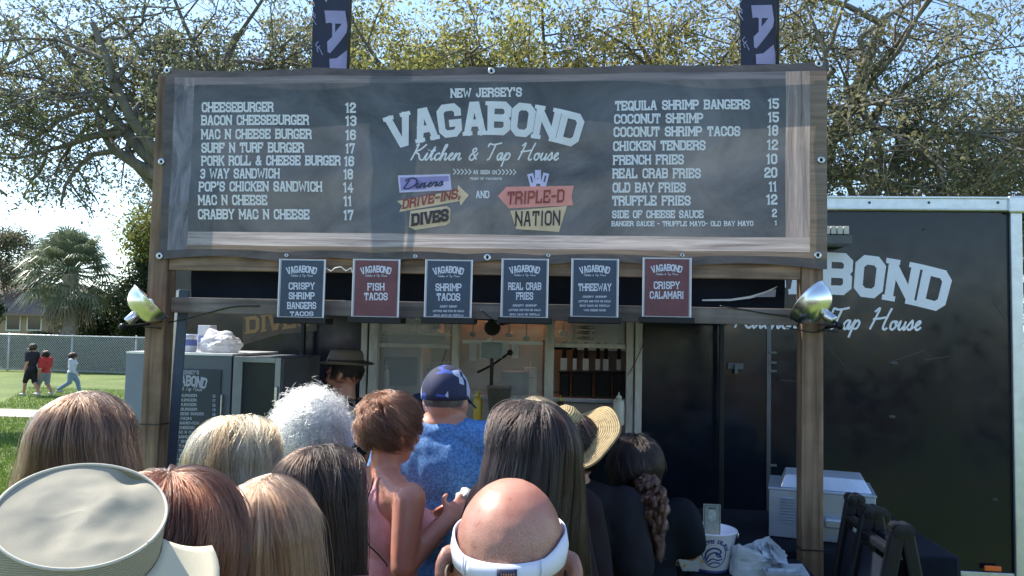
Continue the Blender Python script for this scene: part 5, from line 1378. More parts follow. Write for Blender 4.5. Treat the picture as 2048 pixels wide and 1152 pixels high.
def paper_food():
    PAP = M('white_deli_paper', (.55, .60, .64), .6, var=.08, scale=20, bump=.4, bscale=20, dist=.006, trans=.15)
    # open clear bag of napkins
    a = P(1530, 1140, 3.15)
    c = Vector((a.x, 3.16, ZT + .003))
    t = thing('napkin_bag', 'crumpled white paper bag spilling napkins beside the bucket', 'bag', c)
    bm = MB(); n = 26; r = random.Random(4); vs = []
    for j in range(9):
        v = j / 8
        for i in range(n):
            an = 2 * pi * i / n; k = 1 + .10 * noise.noise(Vector((cos(an) * 2, sin(an) * 2, v * 3))) + .05 * noise.noise(Vector((cos(an) * 6, sin(an) * 6, v * 9)))
            vs.append(c + Vector((-.045 + cos(an) * .088 * k * (1 - .12 * v), sin(an) * .06 * k, v * (.105 + .018 * sin(an * 2) + .01 * noise.noise(Vector((an * 3, 0, 0)))))))
    fs = [(j * n + i, j * n + (i + 1) % n, (j + 1) * n + (i + 1) % n, (j + 1) * n + i) for j in range(8) for i in range(n)]
    bm.add(vs, fs); o = bm.build('paper', PAP, t); 
    for k in range(9):
        q = c + Vector((-.02 + .1 * r.random(), -.03 + .06 * r.random(), .05 + .05 * r.random())); m_ = Matrix.Rotation(r.random() * 2, 3, Vector((r.random(), r.random(), r.random())).normalized())
        b_ = MB(); s_ = .035; g = [[q + m_ @ Vector(((i - 2) * s_ / 1.6, (j - 2) * s_ / 1.6, .012 * noise.noise(Vector((i + k * 3, j, 2)) * .9))) for i in range(5)] for j in range(5)]
        b_.add([p for row in g for p in row], [(j * 5 + i, j * 5 + i + 1, (j + 1) * 5 + i + 1, (j + 1) * 5 + i) for j in range(4) for i in range(4)]); b_.build('napkin', PAP, t)
    # paper tray
    a = P(1560, 1140, 3.1); c = Vector((P(1565, 1140, 3.1).x, 3.1, ZT + .003))
    t = thing('paper_tray', 'shallow white paper food tray in front of the napkin bag', 'tray', c)
    w, d, h = .075, .05, .045
    mb = MB(); mb.add([c + Vector(v) for v in ((-w * .8, -d * .7, 0), (w * .8, -d * .7, 0), (w * .8, d * .7, 0), (-w * .8, d * .7, 0), (-w, -d, h), (w * 1.15, -d, h * .9), (w * 1.15, d, h * 1.2), (-w, d, h))], [(0, 1, 2, 3), (0, 4, 5, 1), (1, 5, 6, 2), (2, 6, 7, 3), (3, 7, 4, 0)])
    o = mb.build('tray', PAP, t); md = o.modifiers.new('s', 'SOLIDIFY'); md.thickness = .002
    for k in range(6):
        q = c + Vector((-.04 + .016 * k, .01 * (k % 2), .035)); lumpm = MB(); lumpm.ell(q, (.02, .016, .012), n=8, k=6); lumpm.build('wrapped_item', PAP, t, smooth=True)
    # fries tray behind the woman in black
    a = P(1385, 1110, 3.2); c = Vector((a.x - .0, 3.2, ZT + .003))
    t = thing('fries_tray', 'paper tray of golden fries at the left end of the black clothed table', 'food tray', c)
    w, d, h = .06, .045, .05
    mb = MB(); mb.add([c + Vector(v) for v in ((-w * .7, -d * .7, 0), (w * .7, -d * .7, 0), (w * .7, d * .7, 0), (-w * .7, d * .7, 0), (-w, -d, h), (w, -d, h), (w, d, h), (-w, d, h))], [(0, 1, 2, 3), (0, 4, 5, 1), (1, 5, 6, 2), (2, 6, 7, 3), (3, 7, 4, 0)])
    o = mb.build('tray', PAP, t); md = o.modifiers.new('s', 'SOLIDIFY'); md.thickness = .002
    FR = M('golden_fries', (.55, .33, .10), .6)
    for k in range(22):
        q = c + Vector((r.uniform(-.04, .04), r.uniform(-.03, .03), r.uniform(.03, .06))); dd = Vector((r.gauss(0, 1), r.gauss(0, 1), r.gauss(0, .5))).normalized() * .03
        MB().bar(q - dd, q + dd, .008, .008).build('fry', FR, t)
    a = P(1392, 1100, 3.34); t = thing('steel_tray', 'flat grey steel tray at the back of the table, left of the bucket', 'tray', (a.x, 3.36, ZT))
    MB().box(a.x - .03, a.x + .09, 3.31, 3.40, ZT + .003, ZT + .05).build('box', STEEL, t, bev=.004)
paper_food()

def a_frame(apx, apy, Y, dxl, dxr, lab, letters=None, seed=0):
    ap = P(apx, apy, Y); t = thing('sandwich_board', lab, 'sign', (ap.x, Y + .3, 0), group='folded black sandwich boards')
    PL = M('black_board_plastic', (.006, .008, .012), .4, spec=.35, var=.2, bump=.1); d = .30
    for s_, dx in ((-1, dxl), (1, dxr)):
        foot = Vector((ap.x + s_ * dx, Y, 0)); top = Vector((ap.x + s_ * .012, Y, ap.z))
        f = MB()
        for yy in (Y + .02, Y + d - .02): f.bar(top + Vector((0, yy - Y, 0)), foot + Vector((0, yy - Y, 0)), .035, .045, up=(1, 0, 0))
        L_ = (foot - top)
        for q in (.06, .86):
            p = top + L_ * q; f.bar(p + Vector((0, .04, 0)), p + Vector((0, d - .04, 0)), .035, .03)
        f.build('frame', PL, t, bev=.008)
        a = top + L_ * .09; b_ = top + L_ * .84; n_ = Vector((L_.z, 0, -L_.x)).normalized() * .004
        m2 = MB(); m2.add([p + Vector((0, yy, 0)) + o for o in (n_, -n_) for p in (a, b_) for yy in (.045, d - .045)], [(0, 1, 3, 2), (4, 6, 7, 5), (0, 4, 5, 1), (2, 3, 7, 6), (0, 2, 6, 4), (1, 5, 7, 3)])
        m2.build('panel', M('dark_board', (.016, .02, .03), .3), t)
        if letters and s_ == -1:
            nn = Vector((-abs(L_.z), 0, -abs(L_.x))).normalized() * .0065
            def mp(u, v, k): return a + L_ * .75 * (.62 - .16 * v) / 1 * 1 + Vector((0, .50 - .42 * u, 0)) * 1 + nn * (1 + k * .01)
            def mp(u, v, k): return a + L_ * (.30 - .16 * v) + Vector((0, .26 - .20 * u, 0)) + nn * (1 + k * .01)
            flat_text('lettering', letters, mp, M('board_lettering', (.5, .55, .6), .5), t, weight=1.7)
        for yy in (Y + .02, Y + d - .02):
            m3 = MB(); m3.lathe([(.005, -.03), (.022, -.028), (.022, .028), (.005, .03)], 14, (top.x, yy, top.z), Matrix.Rotation(pi / 2, 3, 'X')); m3.build('hinge', PL, t, smooth=False)
a_frame(1808, 1062, 2.62, .26, .24, 'folded black sandwich board nearest the camera at the right', 'OR')
a_frame(1762, 1030, 3.0 - .02, .22, .26, 'folded black sandwich board standing behind the nearest one')
# ------------------------------------------------------------------ people
def remesh(mb, voxel, smooth=2):
    me = mb.mesh('tmp'); o = bpy.data.objects.new('tmp', me); COL.objects.link(o)
    md = o.modifiers.new('r', 'REMESH'); md.mode = 'VOXEL'; md.voxel_size = voxel; md.use_smooth_shade = True
    if smooth: m2 = o.modifiers.new('s', 'SMOOTH'); m2.iterations = smooth; m2.factor = .5
    dg = bpy.context.evaluated_depsgraph_get(); dg.update()
    out = bpy.data.meshes.new_from_object(o.evaluated_get(dg)); out.materials.clear()
    bpy.data.objects.remove(o); bpy.data.meshes.remove(me); out.shade_smooth(); return out

def skinmat(name, c, rough=.45, red=.3):
    m = M(name, c, rough, var=.12, scale=18, bump=.12, bscale=220, col2=(min(1, c[0] * 1.12), c[1] * (1 - .15 * red), c[2] * (1 - .2 * red)), dist=.001)
    b = m.node_tree.nodes['Principled BSDF']; b.inputs['Subsurface Weight'].default_value = .25; b.inputs['Subsurface Radius'].default_value = (.012, .005, .003); b.inputs['Subsurface Scale'].default_value = 1.0
    return m

def hand_prims(mb, w, d, up, s=1.0, curl=.5, mirror=1):
    """palm, four bent fingers and a thumb; w wrist, d pointing direction, up back of the hand"""
    w = Vector(w); d = Vector(d).normalized(); up = Vector(up); up = (up - d * up.dot(d)).normalized(); sd_ = d.cross(up) * mirror
    m = Matrix((sd_, d, up)).transposed()
    mb.ell(w + d * .045 * s, (.041 * s, .052 * s, .016 * s), m, 14, 10)
    for i, (o, L_) in enumerate(((-.030, .058), (-.010, .072), (.010, .078), (.029, .072))):
        p = w + d * .078 * s + sd_ * o * s; dd = d
        for k, f in enumerate((.45, .30, .25)):
            a = curl * (.55 + .35 * k); dd = (dd * cos(a) - up * sin(a)).normalized() if k else (d * cos(a * .7) - up * sin(a * .7)).normalized()
            q = p + dd * L_ * f * s * 1.1; mb.cap_(p, (.0088 - .001 * k) * s, q, (.0082 - .001 * k) * s, 8); p = q
            up2 = up
    p = w + d * .02 * s - sd_ * .03 * s * -1 * -1; q = p + (d * .6 - sd_ * .8 - up * .35).normalized() * .04 * s; mb.cap_(p, .012 * s, q, .0105 * s, 8)
    mb.cap_(q, .0105 * s, q + (d * .9 - sd_ * .2 - up * .4).normalized() * .032 * s, .0085 * s, 8)

def person(label, px, py, Y, yaw=0, hair_h=.02, skin=None, shirt=None, pants=None, sleeve='short', arms=None, voxel=.013, sw=.175, tilt=(0, 0), group=None,
           female=False, bulk=1.0, raise_=0.0, ear=0.0, legs=None, hand_curl=.5, head_turn=0, H=None, neck_bare=True):
    top = P(px, py, Y); gz = ground_z(top.x, Y); H = H or (top.z - gz - hair_h)
    root = thing('person', label, 'person', (top.x, Y, gz), yaw, group)
    k = H / 1.72; mb = MB()
    hc = Vector((0, 0, H - .115))                       # middle of the head
    mt = Matrix.Rotation(head_turn, 3, 'Z') @ Matrix.Rotation(tilt[0], 3, 'X') @ Matrix.Rotation(tilt[1], 3, 'Y')
    def h(x, y, z): return hc + mt @ Vector((x, y, z))
    def mm(): return mt
    mb.ell(h(0, -.008, .022), (.077, .096, .093), mt)      # skull
    mb.ell(h(0, .030, -.035), (.062, .062, .078), mt)      # face
    mb.ell(h(0, .048, -.085), (.036, .036, .028), mt)      # chin
    mb.ell(h(0, .088, .012), (.050, .014, .014), mt)       # brow
    mb.cap_(h(0, .090, .005), .009, h(0, .110, -.030), .013, 10)   # nose
    mb.ell(h(0, .093, -.060), (.024, .010, .007), mt); mb.ell(h(0, .092, -.071), (.021, .010, .008), mt)   # lips
    for s_ in (-1, 1):
        mb.ell(h(s_ * .042, .068, -.028), (.024, .022, .022), mt)  # cheeks
        e = mt @ Matrix.Rotation(s_ * .35, 3, 'Z')
        mb.ell(h(s_ * (.080 + ear), -.006, -.008 - ear), (.009 + ear * .5, .019 + ear, .031 + ear * .5), e, 12, 8)
        mb.ell(h(s_ * .077, -.004, -.032), (.007, .010, .012), e, 8, 6)
    H0 = H; H = H + raise_
    nb = Vector((0, -.012, H - .29 * k)); mb.cap_(h(0, -.012, -.045), .054 * (1 if not female else .88), nb, .060 * (1 if not female else .9))
    zs = H - .325 * k; b_ = bulk
    for s_ in (-1, 1):
        mb.cap_(nb + Vector((s_ * .02, -.01, .01)), .052 * b_, (s_ * sw * .8, -.01, zs + .0), .052 * b_)
    mb.ell((0, 0, H - .44 * k), (sw * .86 * b_, .108 * b_, .17 * k), None, 22, 12)
    mb.ell((0, -.015, H - .37 * k), (sw * .80, .09, .10 * k))
    mb.ell((0, 0, H - .60 * k), (.135 * b_, .098 * b_, .16 * k))
    H = H0 if False else H
    mb.ell((0, -.005, H * .50), ((.160 if female else .15) * b_, .115 * b_, .13 * k))
    if female:
        for s_ in (-1, 1): mb.ell((s_ * .07, .085, H - .45 * k), (.06, .055, .06))
    arms = arms or {}; ar = {}
    for s_, nm in ((-1, 'L'), (1, 'R')):
        sh = Vector((s_ * sw, 0, zs)); el = Vector(arms.get(nm, {}).get('e', (s_ * (sw + .055), -.02, H - .62 * k))); wr = Vector(arms.get(nm, {}).get('w', (s_ * (sw + .06), .06, H - .86 * k)))
        mb.cap_(sh, .056 * b_, el, .042 * b_); mb.cap_(el, .043 * b_, wr, .028)
        dd = Vector(arms.get(nm, {}).get('d', wr - el)); up = Vector(arms.get(nm, {}).get('u', (s_, 0, .2)))
        hand_prims(mb, wr, dd, up, 1.0 * (.93 if female else 1), hand_curl, s_); ar[nm] = (sh, el, wr)
    lg = {}
    for s_ in (-1, 1):
        q = (legs or {}).get(s_, {}); kn = Vector(q.get('k', (s_ * .10, .01, H * .27))); an = Vector(q.get('a', (s_ * .10, -.02, .085)))
        mb.cap_((s_ * .085, 0, H * .47), .088 * b_, kn, .056); mb.cap_(kn, .056, an, .038); mb.cap_(kn.lerp(an, .28) + Vector((0, -.018, 0)), .052, kn.lerp(an, .55), .042)
        ft = an + Vector((s_ * .015, .13, -.05)); mb.cap_(an + Vector((0, -.02, -.04)), .036, Vector((ft.x, ft.y, max(ft.z, an.z - .055))), .028); lg[s_] = (kn, an)
    me = remesh(mb, voxel, 2); 
    body = link('body', me, skin, root, world=False)
    # clothes
    if shirt is not None:
        c = MB(); t = .016
        c.ell((0, 0, H - .44 * k), (sw * .86 * b_ + t, .108 * b_ + t, .175 * k), None, 22, 12)
        c.ell((0, -.015, H - .375 * k), (sw * .82 + t, .092 + t, .09 * k)); c.ell((0, 0, H - .60 * k), (.142 * b_ + t, .105 * b_ + t, .19 * k)); c.ell((0, 0, H * .515), (.158 * b_ + t, .118 * b_ + t, .13 * k))
        for s_, nm in ((-1, 'L'), (1, 'R')):
            sh, el, wr = ar[nm]
            c.ell((0, -.022, H - .295 * k), (.088, .072, .05)); c.cap_(Vector((s_ * .03, -.022, H - .30 * k)), .068, (s_ * sw * .8, -.01, zs - .004), .066 * b_)
            c.cap_(Vector((s_ * .055, -.012, H - .295 * k)), .045 * b_, (s_ * sw * .85, -.008, zs + .004), .058 * b_ + .008)
            if sleeve == 'short': c.cap_(sh, .058 * b_ + t, sh.lerp(el, .72), .052 * b_ + t + .004)
            elif sleeve == 'long': c.cap_(sh, .058 * b_ + t, el, .044 * b_ + t); c.cap_(el, .045 * b_ + t, wr.lerp(el, .06), .031 + .012)
            if female: c.ell((s_ * .07, .085, H - .45 * k), (.06 + t, .055 + t, .062))
        sm = remesh(c, voxel, 3)
        fold(sm, .009, 9, hash(label) % 97); link('shirt', sm, shirt, root, world=False)
    if pants is not None:
        c = MB(); c.ell((0, -.005, H * .50), (.160 * b_ + .014, .122 * b_ + .012, .12 * k))
        for s_ in (-1, 1):
            kn, an = lg[s_]; c.cap_((s_ * .085, 0, H * .47), .094 * b_ + .012, kn, .075)
            if pants[1] == 'long': c.cap_(kn, .072, an + Vector((0, 0, .01)), .058)
        sm = remesh(c, voxel * 1.2, 2); fold(sm, .007, 8, 3); link('trousers' if pants[1] == 'long' else 'shorts', sm, pants[0], root, world=False)
        s2 = MB()
        for s_ in (-1, 1):
            kn, an = lg[s_]; s2 = MB(); s2.cap_(an + Vector((0, -.025, -.045)), .042, an + Vector((s_ * .015, .13, -.052)), .036); sm = remesh(s2, .012, 1)
            for v in sm.vertices: v.co.z = max(v.co.z, an.z - .085)
            link('shoe', sm, SHOE, root, world=False)
    return dict(root=root, H=H, hc=hc, mt=mt, k=k, body=body, ar=ar, zs=zs, sw=sw, h=h)
SHOE = M('pale_shoe', (.45, .45, .45), .6)
DARKSHOE = BLACK

def fold(me, amp, sc, seed):
    n = len(me.vertices); co = np.empty(n * 3); me.vertices.foreach_get('co', co); co = co.reshape(-1, 3)
    nr = np.empty(n * 3); me.vertices.foreach_get('normal', nr); nr = nr.reshape(-1, 3)
    d = np.array([noise.noise(Vector((c[0] * sc * 1.5 + seed, c[1] * sc + seed, c[2] * sc * .8))) + .5 * noise.noise(Vector((c[0] * sc * 3, c[1] * sc * 3, c[2] * sc * 1.4 + seed))) for c in co])
    co += nr * (d * amp)[:, None]; me.vertices.foreach_set('co', co.astype(np.float32).ravel()); me.update()

# hair ------------------------------------------------------------------------------------------
def hairmat(name, cols, rough=.32, weights=None):
    m = bpy.data.materials.new(name); m.use_nodes = True; N = m.node_tree.nodes; L = m.node_tree.links; N.clear()
    out = N.new('ShaderNodeOutputMaterial'); h_ = N.new('ShaderNodeBsdfHairPrincipled'); h_.parametrization = 'COLOR'
    hi = N.new('ShaderNodeHairInfo'); cr = N.new('ShaderNodeValToRGB'); cr.color_ramp.interpolation = 'LINEAR'
    e = cr.color_ramp.elements
    while len(e) < len(cols): e.new(.5)
    for i, c in enumerate(cols): e[i].position = (weights[i] if weights else i / max(1, len(cols) - 1)); e[i].color = tuple(c) + (1,)
    at = N.new('ShaderNodeAttribute'); at.attribute_name = 'tone'; mxx = N.new('ShaderNodeMath'); mxx.operation = 'MULTIPLY_ADD'; mxx.inputs[1].default_value = .4; m3 = N.new('ShaderNodeMath'); m3.operation = 'MULTIPLY'; m3.inputs[1].default_value = .6
    L.new(at.outputs['Fac'], m3.inputs[0]); L.new(hi.outputs['Random'], mxx.inputs[0]); L.new(m3.outputs[0], mxx.inputs[2]); L.new(mxx.outputs[0], cr.inputs[0]); L.new(cr.outputs[0], h_.inputs['Color'])
    h_.inputs['Roughness'].default_value = rough; h_.inputs['Radial Roughness'].default_value = .4
    L.new(h_.outputs[0], out.inputs[0]); return m

def strands(name, Pn, radius, mat, parent, taper=True, tone=None):
    """Pn: (strands, points, 3) in the parent's space"""
    n, k, _ = Pn.shape; hc = bpy.data.hair_curves.new(name); hc.add_curves([k] * n)
    hc.attributes['position'].data.foreach_set('vector', Pn.astype(np.float32).ravel())
    rad = np.tile(np.concatenate([np.full(k - 2, radius), [radius * .8, radius * .3]]) if taper else np.full(k, radius), n).astype(np.float32)
    at = hc.attributes.get('radius') or hc.attributes.new('radius', 'FLOAT', 'POINT'); at.data.foreach_set('value', rad)
    if tone is None: tone = np.array([.5 + .9 * noise.noise(Vector(tuple(q * 16))) for q in Pn[:, k // 2]])
    tn = hc.attributes.new('tone', 'FLOAT', 'CURVE'); tn.data.foreach_set('value', np.clip(tone, 0, 1).astype(np.float32))
    hc.materials.append(mat); o = bpy.data.objects.new(name, hc); COL.objects.link(o)
    o.parent = parent; return o

def to_head(p, A):
    mt = np.array(p['mt']); return A @ mt.T + np.array(p['hc'])

def long_hair(p, mat, base, length=.45, width=1.0, flare=.02, n=9000, seed=1, wave=.004, face=2.15, thick=.028, back=.0, part=0.0, radius=.00055, clumps=70, wav_f=9, curl=.0, mass=1.0):
    r = np.random.default_rng(seed); K = 22
    # outer path of a strand that leaves the crown with azimuth phi (0 = back, +-pi = face)
    phi = (r.random(n) * 2 - 1) * pi; th0 = .05 + 1.35 * r.random(n) ** .8
    front = np.abs(phi) > face                      # hair over the forehead is swept to the side
    sgn = np.where(phi + part > 0, 1, -1)
    phe = np.where(front, sgn * (face - .25 * r.random(n)), phi)
    u = np.linspace(0, 1, K)[None, :]
    # share of the path on the head then hanging
    th = th0[:, None] + (1.62 - th0[:, None]) * np.clip(u / .42, 0, 1) ** .9
    ph = phi[:, None] + (phe - phi)[:, None] * np.clip((th - th0[:, None]) / .8, 0, 1)
    ph = ph + (r.normal(size=n) * .10)[:, None] * u
    drop = np.clip((u - .42) / .58, 0, 1); L_ = length * (1 - .22 * r.random(n))[:, None]
    lift = (thick * (1 - .75 * (th0 / 1.4)) * (.35 + .65 * r.random(n)))[:, None] + .006
    cl = np.floor((phi / (2 * pi) + .5) * clumps + r.normal(size=n) * .5); cph = (cl + .5) / clumps * 2 * pi - pi
    cph = np.where(np.abs(cph) > face, sgn * (face - .12), cph)
    k = np.clip(drop * 1.1, 0, 1) * .55; ph = ph * (1 - k) + cph[:, None] * k
    rx, ry, rz = .073 * width, .094 * width, .098
    yo = (r.random(n) - .35) * .085
    grow_ = 1 + flare / .08 * drop ** .9 * (1 - .35 * drop)
    side = np.sin(ph) * np.sin(th) ** 1.25; bk = -np.cos(ph) * np.sin(th) ** 1.12
    R1 = rx + lift; R2 = ry + lift
    x = R1 * side * grow_; y = R2 * bk
    y = np.where(y < 0, y * (1 - .18 * drop + back * drop), y * (1 - .5 * drop))
    z = (rz + lift) * np.cos(th) - drop * L_ - .005
    cr_ = r.random(clumps + 4)[(cl.astype(int)) % clumps]
    y = y + yo[:, None] * np.clip(np.cos(th), 0, 1) ** 1.5
    wv = wave * np.sin(wav_f * drop * 2 + cr_[:, None] * 20) * (.2 + drop)
    wob = (r.random((n, 1)) * .0022) * np.sin(u * (8 + 14 * r.random((n, 1))) + 6.3 * r.random((n, 1)))
    x = x + wob + wv * np.cos(ph) + (r.normal(size=n) * .0016)[:, None]; y = y + wv * np.sin(ph) + (r.normal(size=n) * .0016)[:, None]
    ns_ = np.array([noise.noise(Vector((a_ * 2.6 + seed, 3.1, b_ * 5))) for a_, b_ in zip(cph, cr_)])
    rl = (cr_ * .020 * mass)[:, None] * np.clip(np.sin(np.clip(th, 0, 1.6)), 0, 1) + (ns_ * .007)[:, None] * np.sin(np.clip(th, 0, 1.6)) + .0035 * np.sin(u * 9 + cr_[:, None] * 40)
    x = x + rl * np.sin(ph); y = y - rl * np.cos(ph)
    if curl: 
        x = x + curl * drop * np.sin(26 * u + cr_[:, None] * 30); y = y + curl * drop * np.cos(26 * u + cr_[:, None] * 30)
    fly = (r.random(n) > .82)[:, None] * r.normal(size=(n, 1)) * .015 * u ** .6
    A = np.stack([x + fly, y - .008, z + .022 + np.abs(fly) * .3], 2)
    # under-shell so that no scalp shows through
    b = MB(); prof = []; m_ = []
    for i in range(26):
        t = i / 25
        if t < .5: a = t * 2 * pi / 2 * 1.02 + .02; prof.append((abs(sin(a)) ** 1.25 * (rx + thick * .45), sin(a) * (ry + thick * .4), cos(a) * (rz + thick * .5)))
        else:
            d = (t - .5) * 2; g = 1 + flare / .08 * d ** .9 * (1 - .35 * d); prof.append(((rx + thick * .4) * g * .97, (ry + thick * .35) * (1 - .18 * d + back * d) * .96, -d * length * .86))
    ns = 40; vs = []
    for (a, b_, z_) in prof:
        for j in range(ns):
            q = -face + 2 * face * j / (ns - 1) if z_ < .02 else (-pi + 2 * pi * j / (ns - 1)) * (1 - .0) if z_ > .05 else (-(face + (pi - face) * (z_ - .02) / .03) + 2 * (face + (pi - face) * (z_ - .02) / .03) * j / (ns - 1))
            vs.append((a * sin(q), -b_ * cos(q) * (1 if cos(q) > 0 else 1 - .4 * max(0, -z_) / length) - .008, z_ + .022))
    vs = [tuple(v) for v in to_head(p, np.array(vs))]
    b.add(vs, [(i * ns + j, i * ns + j + 1, (i + 1) * ns + j + 1, (i + 1) * ns + j) for i in range(25) for j in range(ns - 1)])
    b.build('under_hair', base, p['root'], smooth=True, world=False)
    return strands('hair', to_head(p, A), radius, mat, p['root'], tone=.15 * r.random(n) + .95 * r.random(clumps + 4)[(cl.astype(int)) % clumps])

def short_hair(p, mat, base, length=.07, n=7000, seed=1, thick=.02, low=1.9, face=2.2, swirl=.5, lift=.02, radius=.0006, mess=.25, crown=(0, -.03)):
    r = np.random.default_rng(seed); K = 9
    phi = (r.random(n) * 2 - 1) * pi; lowp = np.where(np.abs(phi) > face, 1.05, low); th0 = lowp * r.random(n) ** .62
    u = np.linspace(0, 1, K)[None, :]; L_ = (length * (.6 + .6 * r.random(n)))[:, None] / .09
    cr_ = np.array([noise.noise(Vector((sin(a) * 2.4 * t + 5 + seed, cos(a) * 2.4 * t, t * 1.5))) for a, t in zip(phi, th0)])
    th = th0[:, None] + L_ * u * (.8 + .5 * cr_[:, None]); ph = phi[:, None] + swirl * u * (.6 + 2 * cr_[:, None]) / (.4 + np.sin(np.clip(th, .1, 2)))
    th = np.minimum(th, low + .35)
    q = thick * (.3 + .7 * r.random(n))[:, None] + lift * np.sin(u * pi * .75) * (1 + 1.4 * cr_[:, None]) + mess * .02 * r.normal(size=(n, 1)) * u
    x = (.077 + q) * np.sin(th) * np.sin(ph); y = -(.097 + q) * np.sin(th) * np.cos(ph); z = (.094 + q) * np.cos(th)
    y = y + np.where(np.cos(th) < 0, .02 * -np.cos(th), 0)
    A = np.stack([x, y - .008, z + .022], 2)
    b = MB(); ns = 40; vs = []
    for i in range(16):
        for j in range(ns):
            q_ = -pi + 2 * pi * j / (ns - 1); lim = 1.0 if abs(q_) > face else low * .98
            t = .02 + lim * i / 15; vs.append(((.077 + thick * .5) * sin(t) * sin(q_), -(.097 + thick * .5) * sin(t) * cos(q_) - .008, (.094 + thick * .5) * cos(t) + .022))
    vs = [tuple(v) for v in to_head(p, np.array(vs))]
    b.add(vs, [(i * ns + j, i * ns + j + 1, (i + 1) * ns + j + 1, (i + 1) * ns + j) for i in range(15) for j in range(ns - 1)])
    b.build('under_hair', base, p['root'], smooth=True, world=False)
    return strands('hair', to_head(p, A), radius, mat, p['root'])

def frizz_hair(p, mat, base, R=(.125, .12, .135), n=9000, seed=1, curl=.006, off=(0, -.01, 0), radius=.0006, droop=.0):
    r = np.random.default_rng(seed); K = 26; d = r.normal(size=(n, 3)); d /= np.linalg.norm(d, axis=1)[:, None]
    keep = ~((d[:, 1] > .55) & (d[:, 2] < .5)); d = d[keep]; n = len(d)
    bump = np.array([noise.noise(Vector(tuple(v * 2.2)) + Vector((seed, 0, 0))) for v in d])
    u = np.linspace(0, 1, K)[None, :, None]; Ro = np.array(R)[None, :] * (.93 + .16 * bump + .07 * r.random(n))[:, None]
    p0 = d * np.array([.074, .092, .09]); p1 = d * Ro + np.array(off)
    A = p0[:, None, :] + (p1 - p0)[:, None, :] * u
    t1 = np.cross(d, [.3, .5, .8]); t1 /= np.linalg.norm(t1, axis=1)[:, None]; t2 = np.cross(d, t1)
    f = (22 + 20 * r.random(n))[:, None, None]; ph = (r.random(n) * 6.3)[:, None, None]; am = (curl * (.6 + r.random(n)))[:, None, None]
    A = A + am * u ** .5 * (np.cos(f * u + ph) * t1[:, None, :] + np.sin(f * u + ph) * t2[:, None, :])
    A = A + (r.normal(size=(n, 1, 3)) * .02) * u ** 2
    A[:, :, 2] -= droop * u[:, :, 0] ** 2; A = A + np.array([0, -.008, .022])
    b = MB(); c = p['hc']; b.ell(c + p['mt'] @ Vector((off[0], off[1] - .02, off[2] + .03)), (R[0] * .83, R[1] * .8, R[2] * .83), p['mt'], 24, 16); b.build('under_hair', base, p['root'], smooth=True, world=False)
    return strands('hair', to_head(p, A), radius, mat, p['root'])

def sunglasses(p, lens_col=(.01, .01, .012), frame_mat=None, up=0, back=0):
    g = MB(); h = p['h']; fm = frame_mat or BLACK
    y = .103 - back; z = .004 + up
    for s_ in (-1, 1):
        pts = [(s_ * .008, y + .004, z + .012), (s_ * .035, y, z + .018), (s_ * .062, y - .014, z + .014), (s_ * .064, y - .016, z - .008), (s_ * .040, y, z - .022), (s_ * .012, y + .004, z - .014), (s_ * .008, y + .004, z + .012)]
        g.tube([h(*q) for q in pts], .0022, 6)
        g.tube([h(s_ * .064, y - .016, z + .008), h(s_ * .080, y - .07, z + .006), h(s_ * .083, y - .105, z + .002), h(s_ * .080, y - .13, z - .02)], .0022, 6)
    g.tube([h(-.010, y + .004, z + .006), h(.010, y + .004, z + .006)], .0022, 6)
    fr = g.build('sunglasses', fm, p['root'], smooth=True, world=False)
    LN = M('dark_lens', lens_col, .05, coat=.5, bump=0)
    for s_ in (-1, 1):
        l = MB(); q = [(s_ * .010, y + .003, z + .010), (s_ * .035, y - .001, z + .016), (s_ * .060, y - .014, z + .012), (s_ * .062, y - .016, z - .007), (s_ * .040, y - .001, z - .020), (s_ * .014, y + .003, z - .012)]
        vs = [h(*a) for a in q] + [h(a[0], a[1] - .0015, a[2]) for a in q]
        l.add(vs, [(0, 1, 2, 3, 4, 5), (11, 10, 9, 8, 7, 6)] + [(i, (i + 1) % 6, 6 + (i + 1) % 6, 6 + i) for i in range(6)]); l.build('lens', LN, fr, world=False)

def eyes(p):
    EW = M('eye_white', (.6, .58, .55), .2, bump=0); DK = M('iris', (.03, .02, .012), .2, bump=0)
    for s_ in (-1, 1):
        m = MB(); m.ell(p['h'](s_ * .031, .083, -.003), (.0125, .010, .0085), p['mt'], 12, 8); e = m.build('eye', EW, p['root'], smooth=True, world=False)
        m = MB(); m.ell(p['h'](s_ * .031, .0925, -.003), (.005, .002, .005), p['mt'], 8, 6); m.build('pupil', DK, e, world=False)

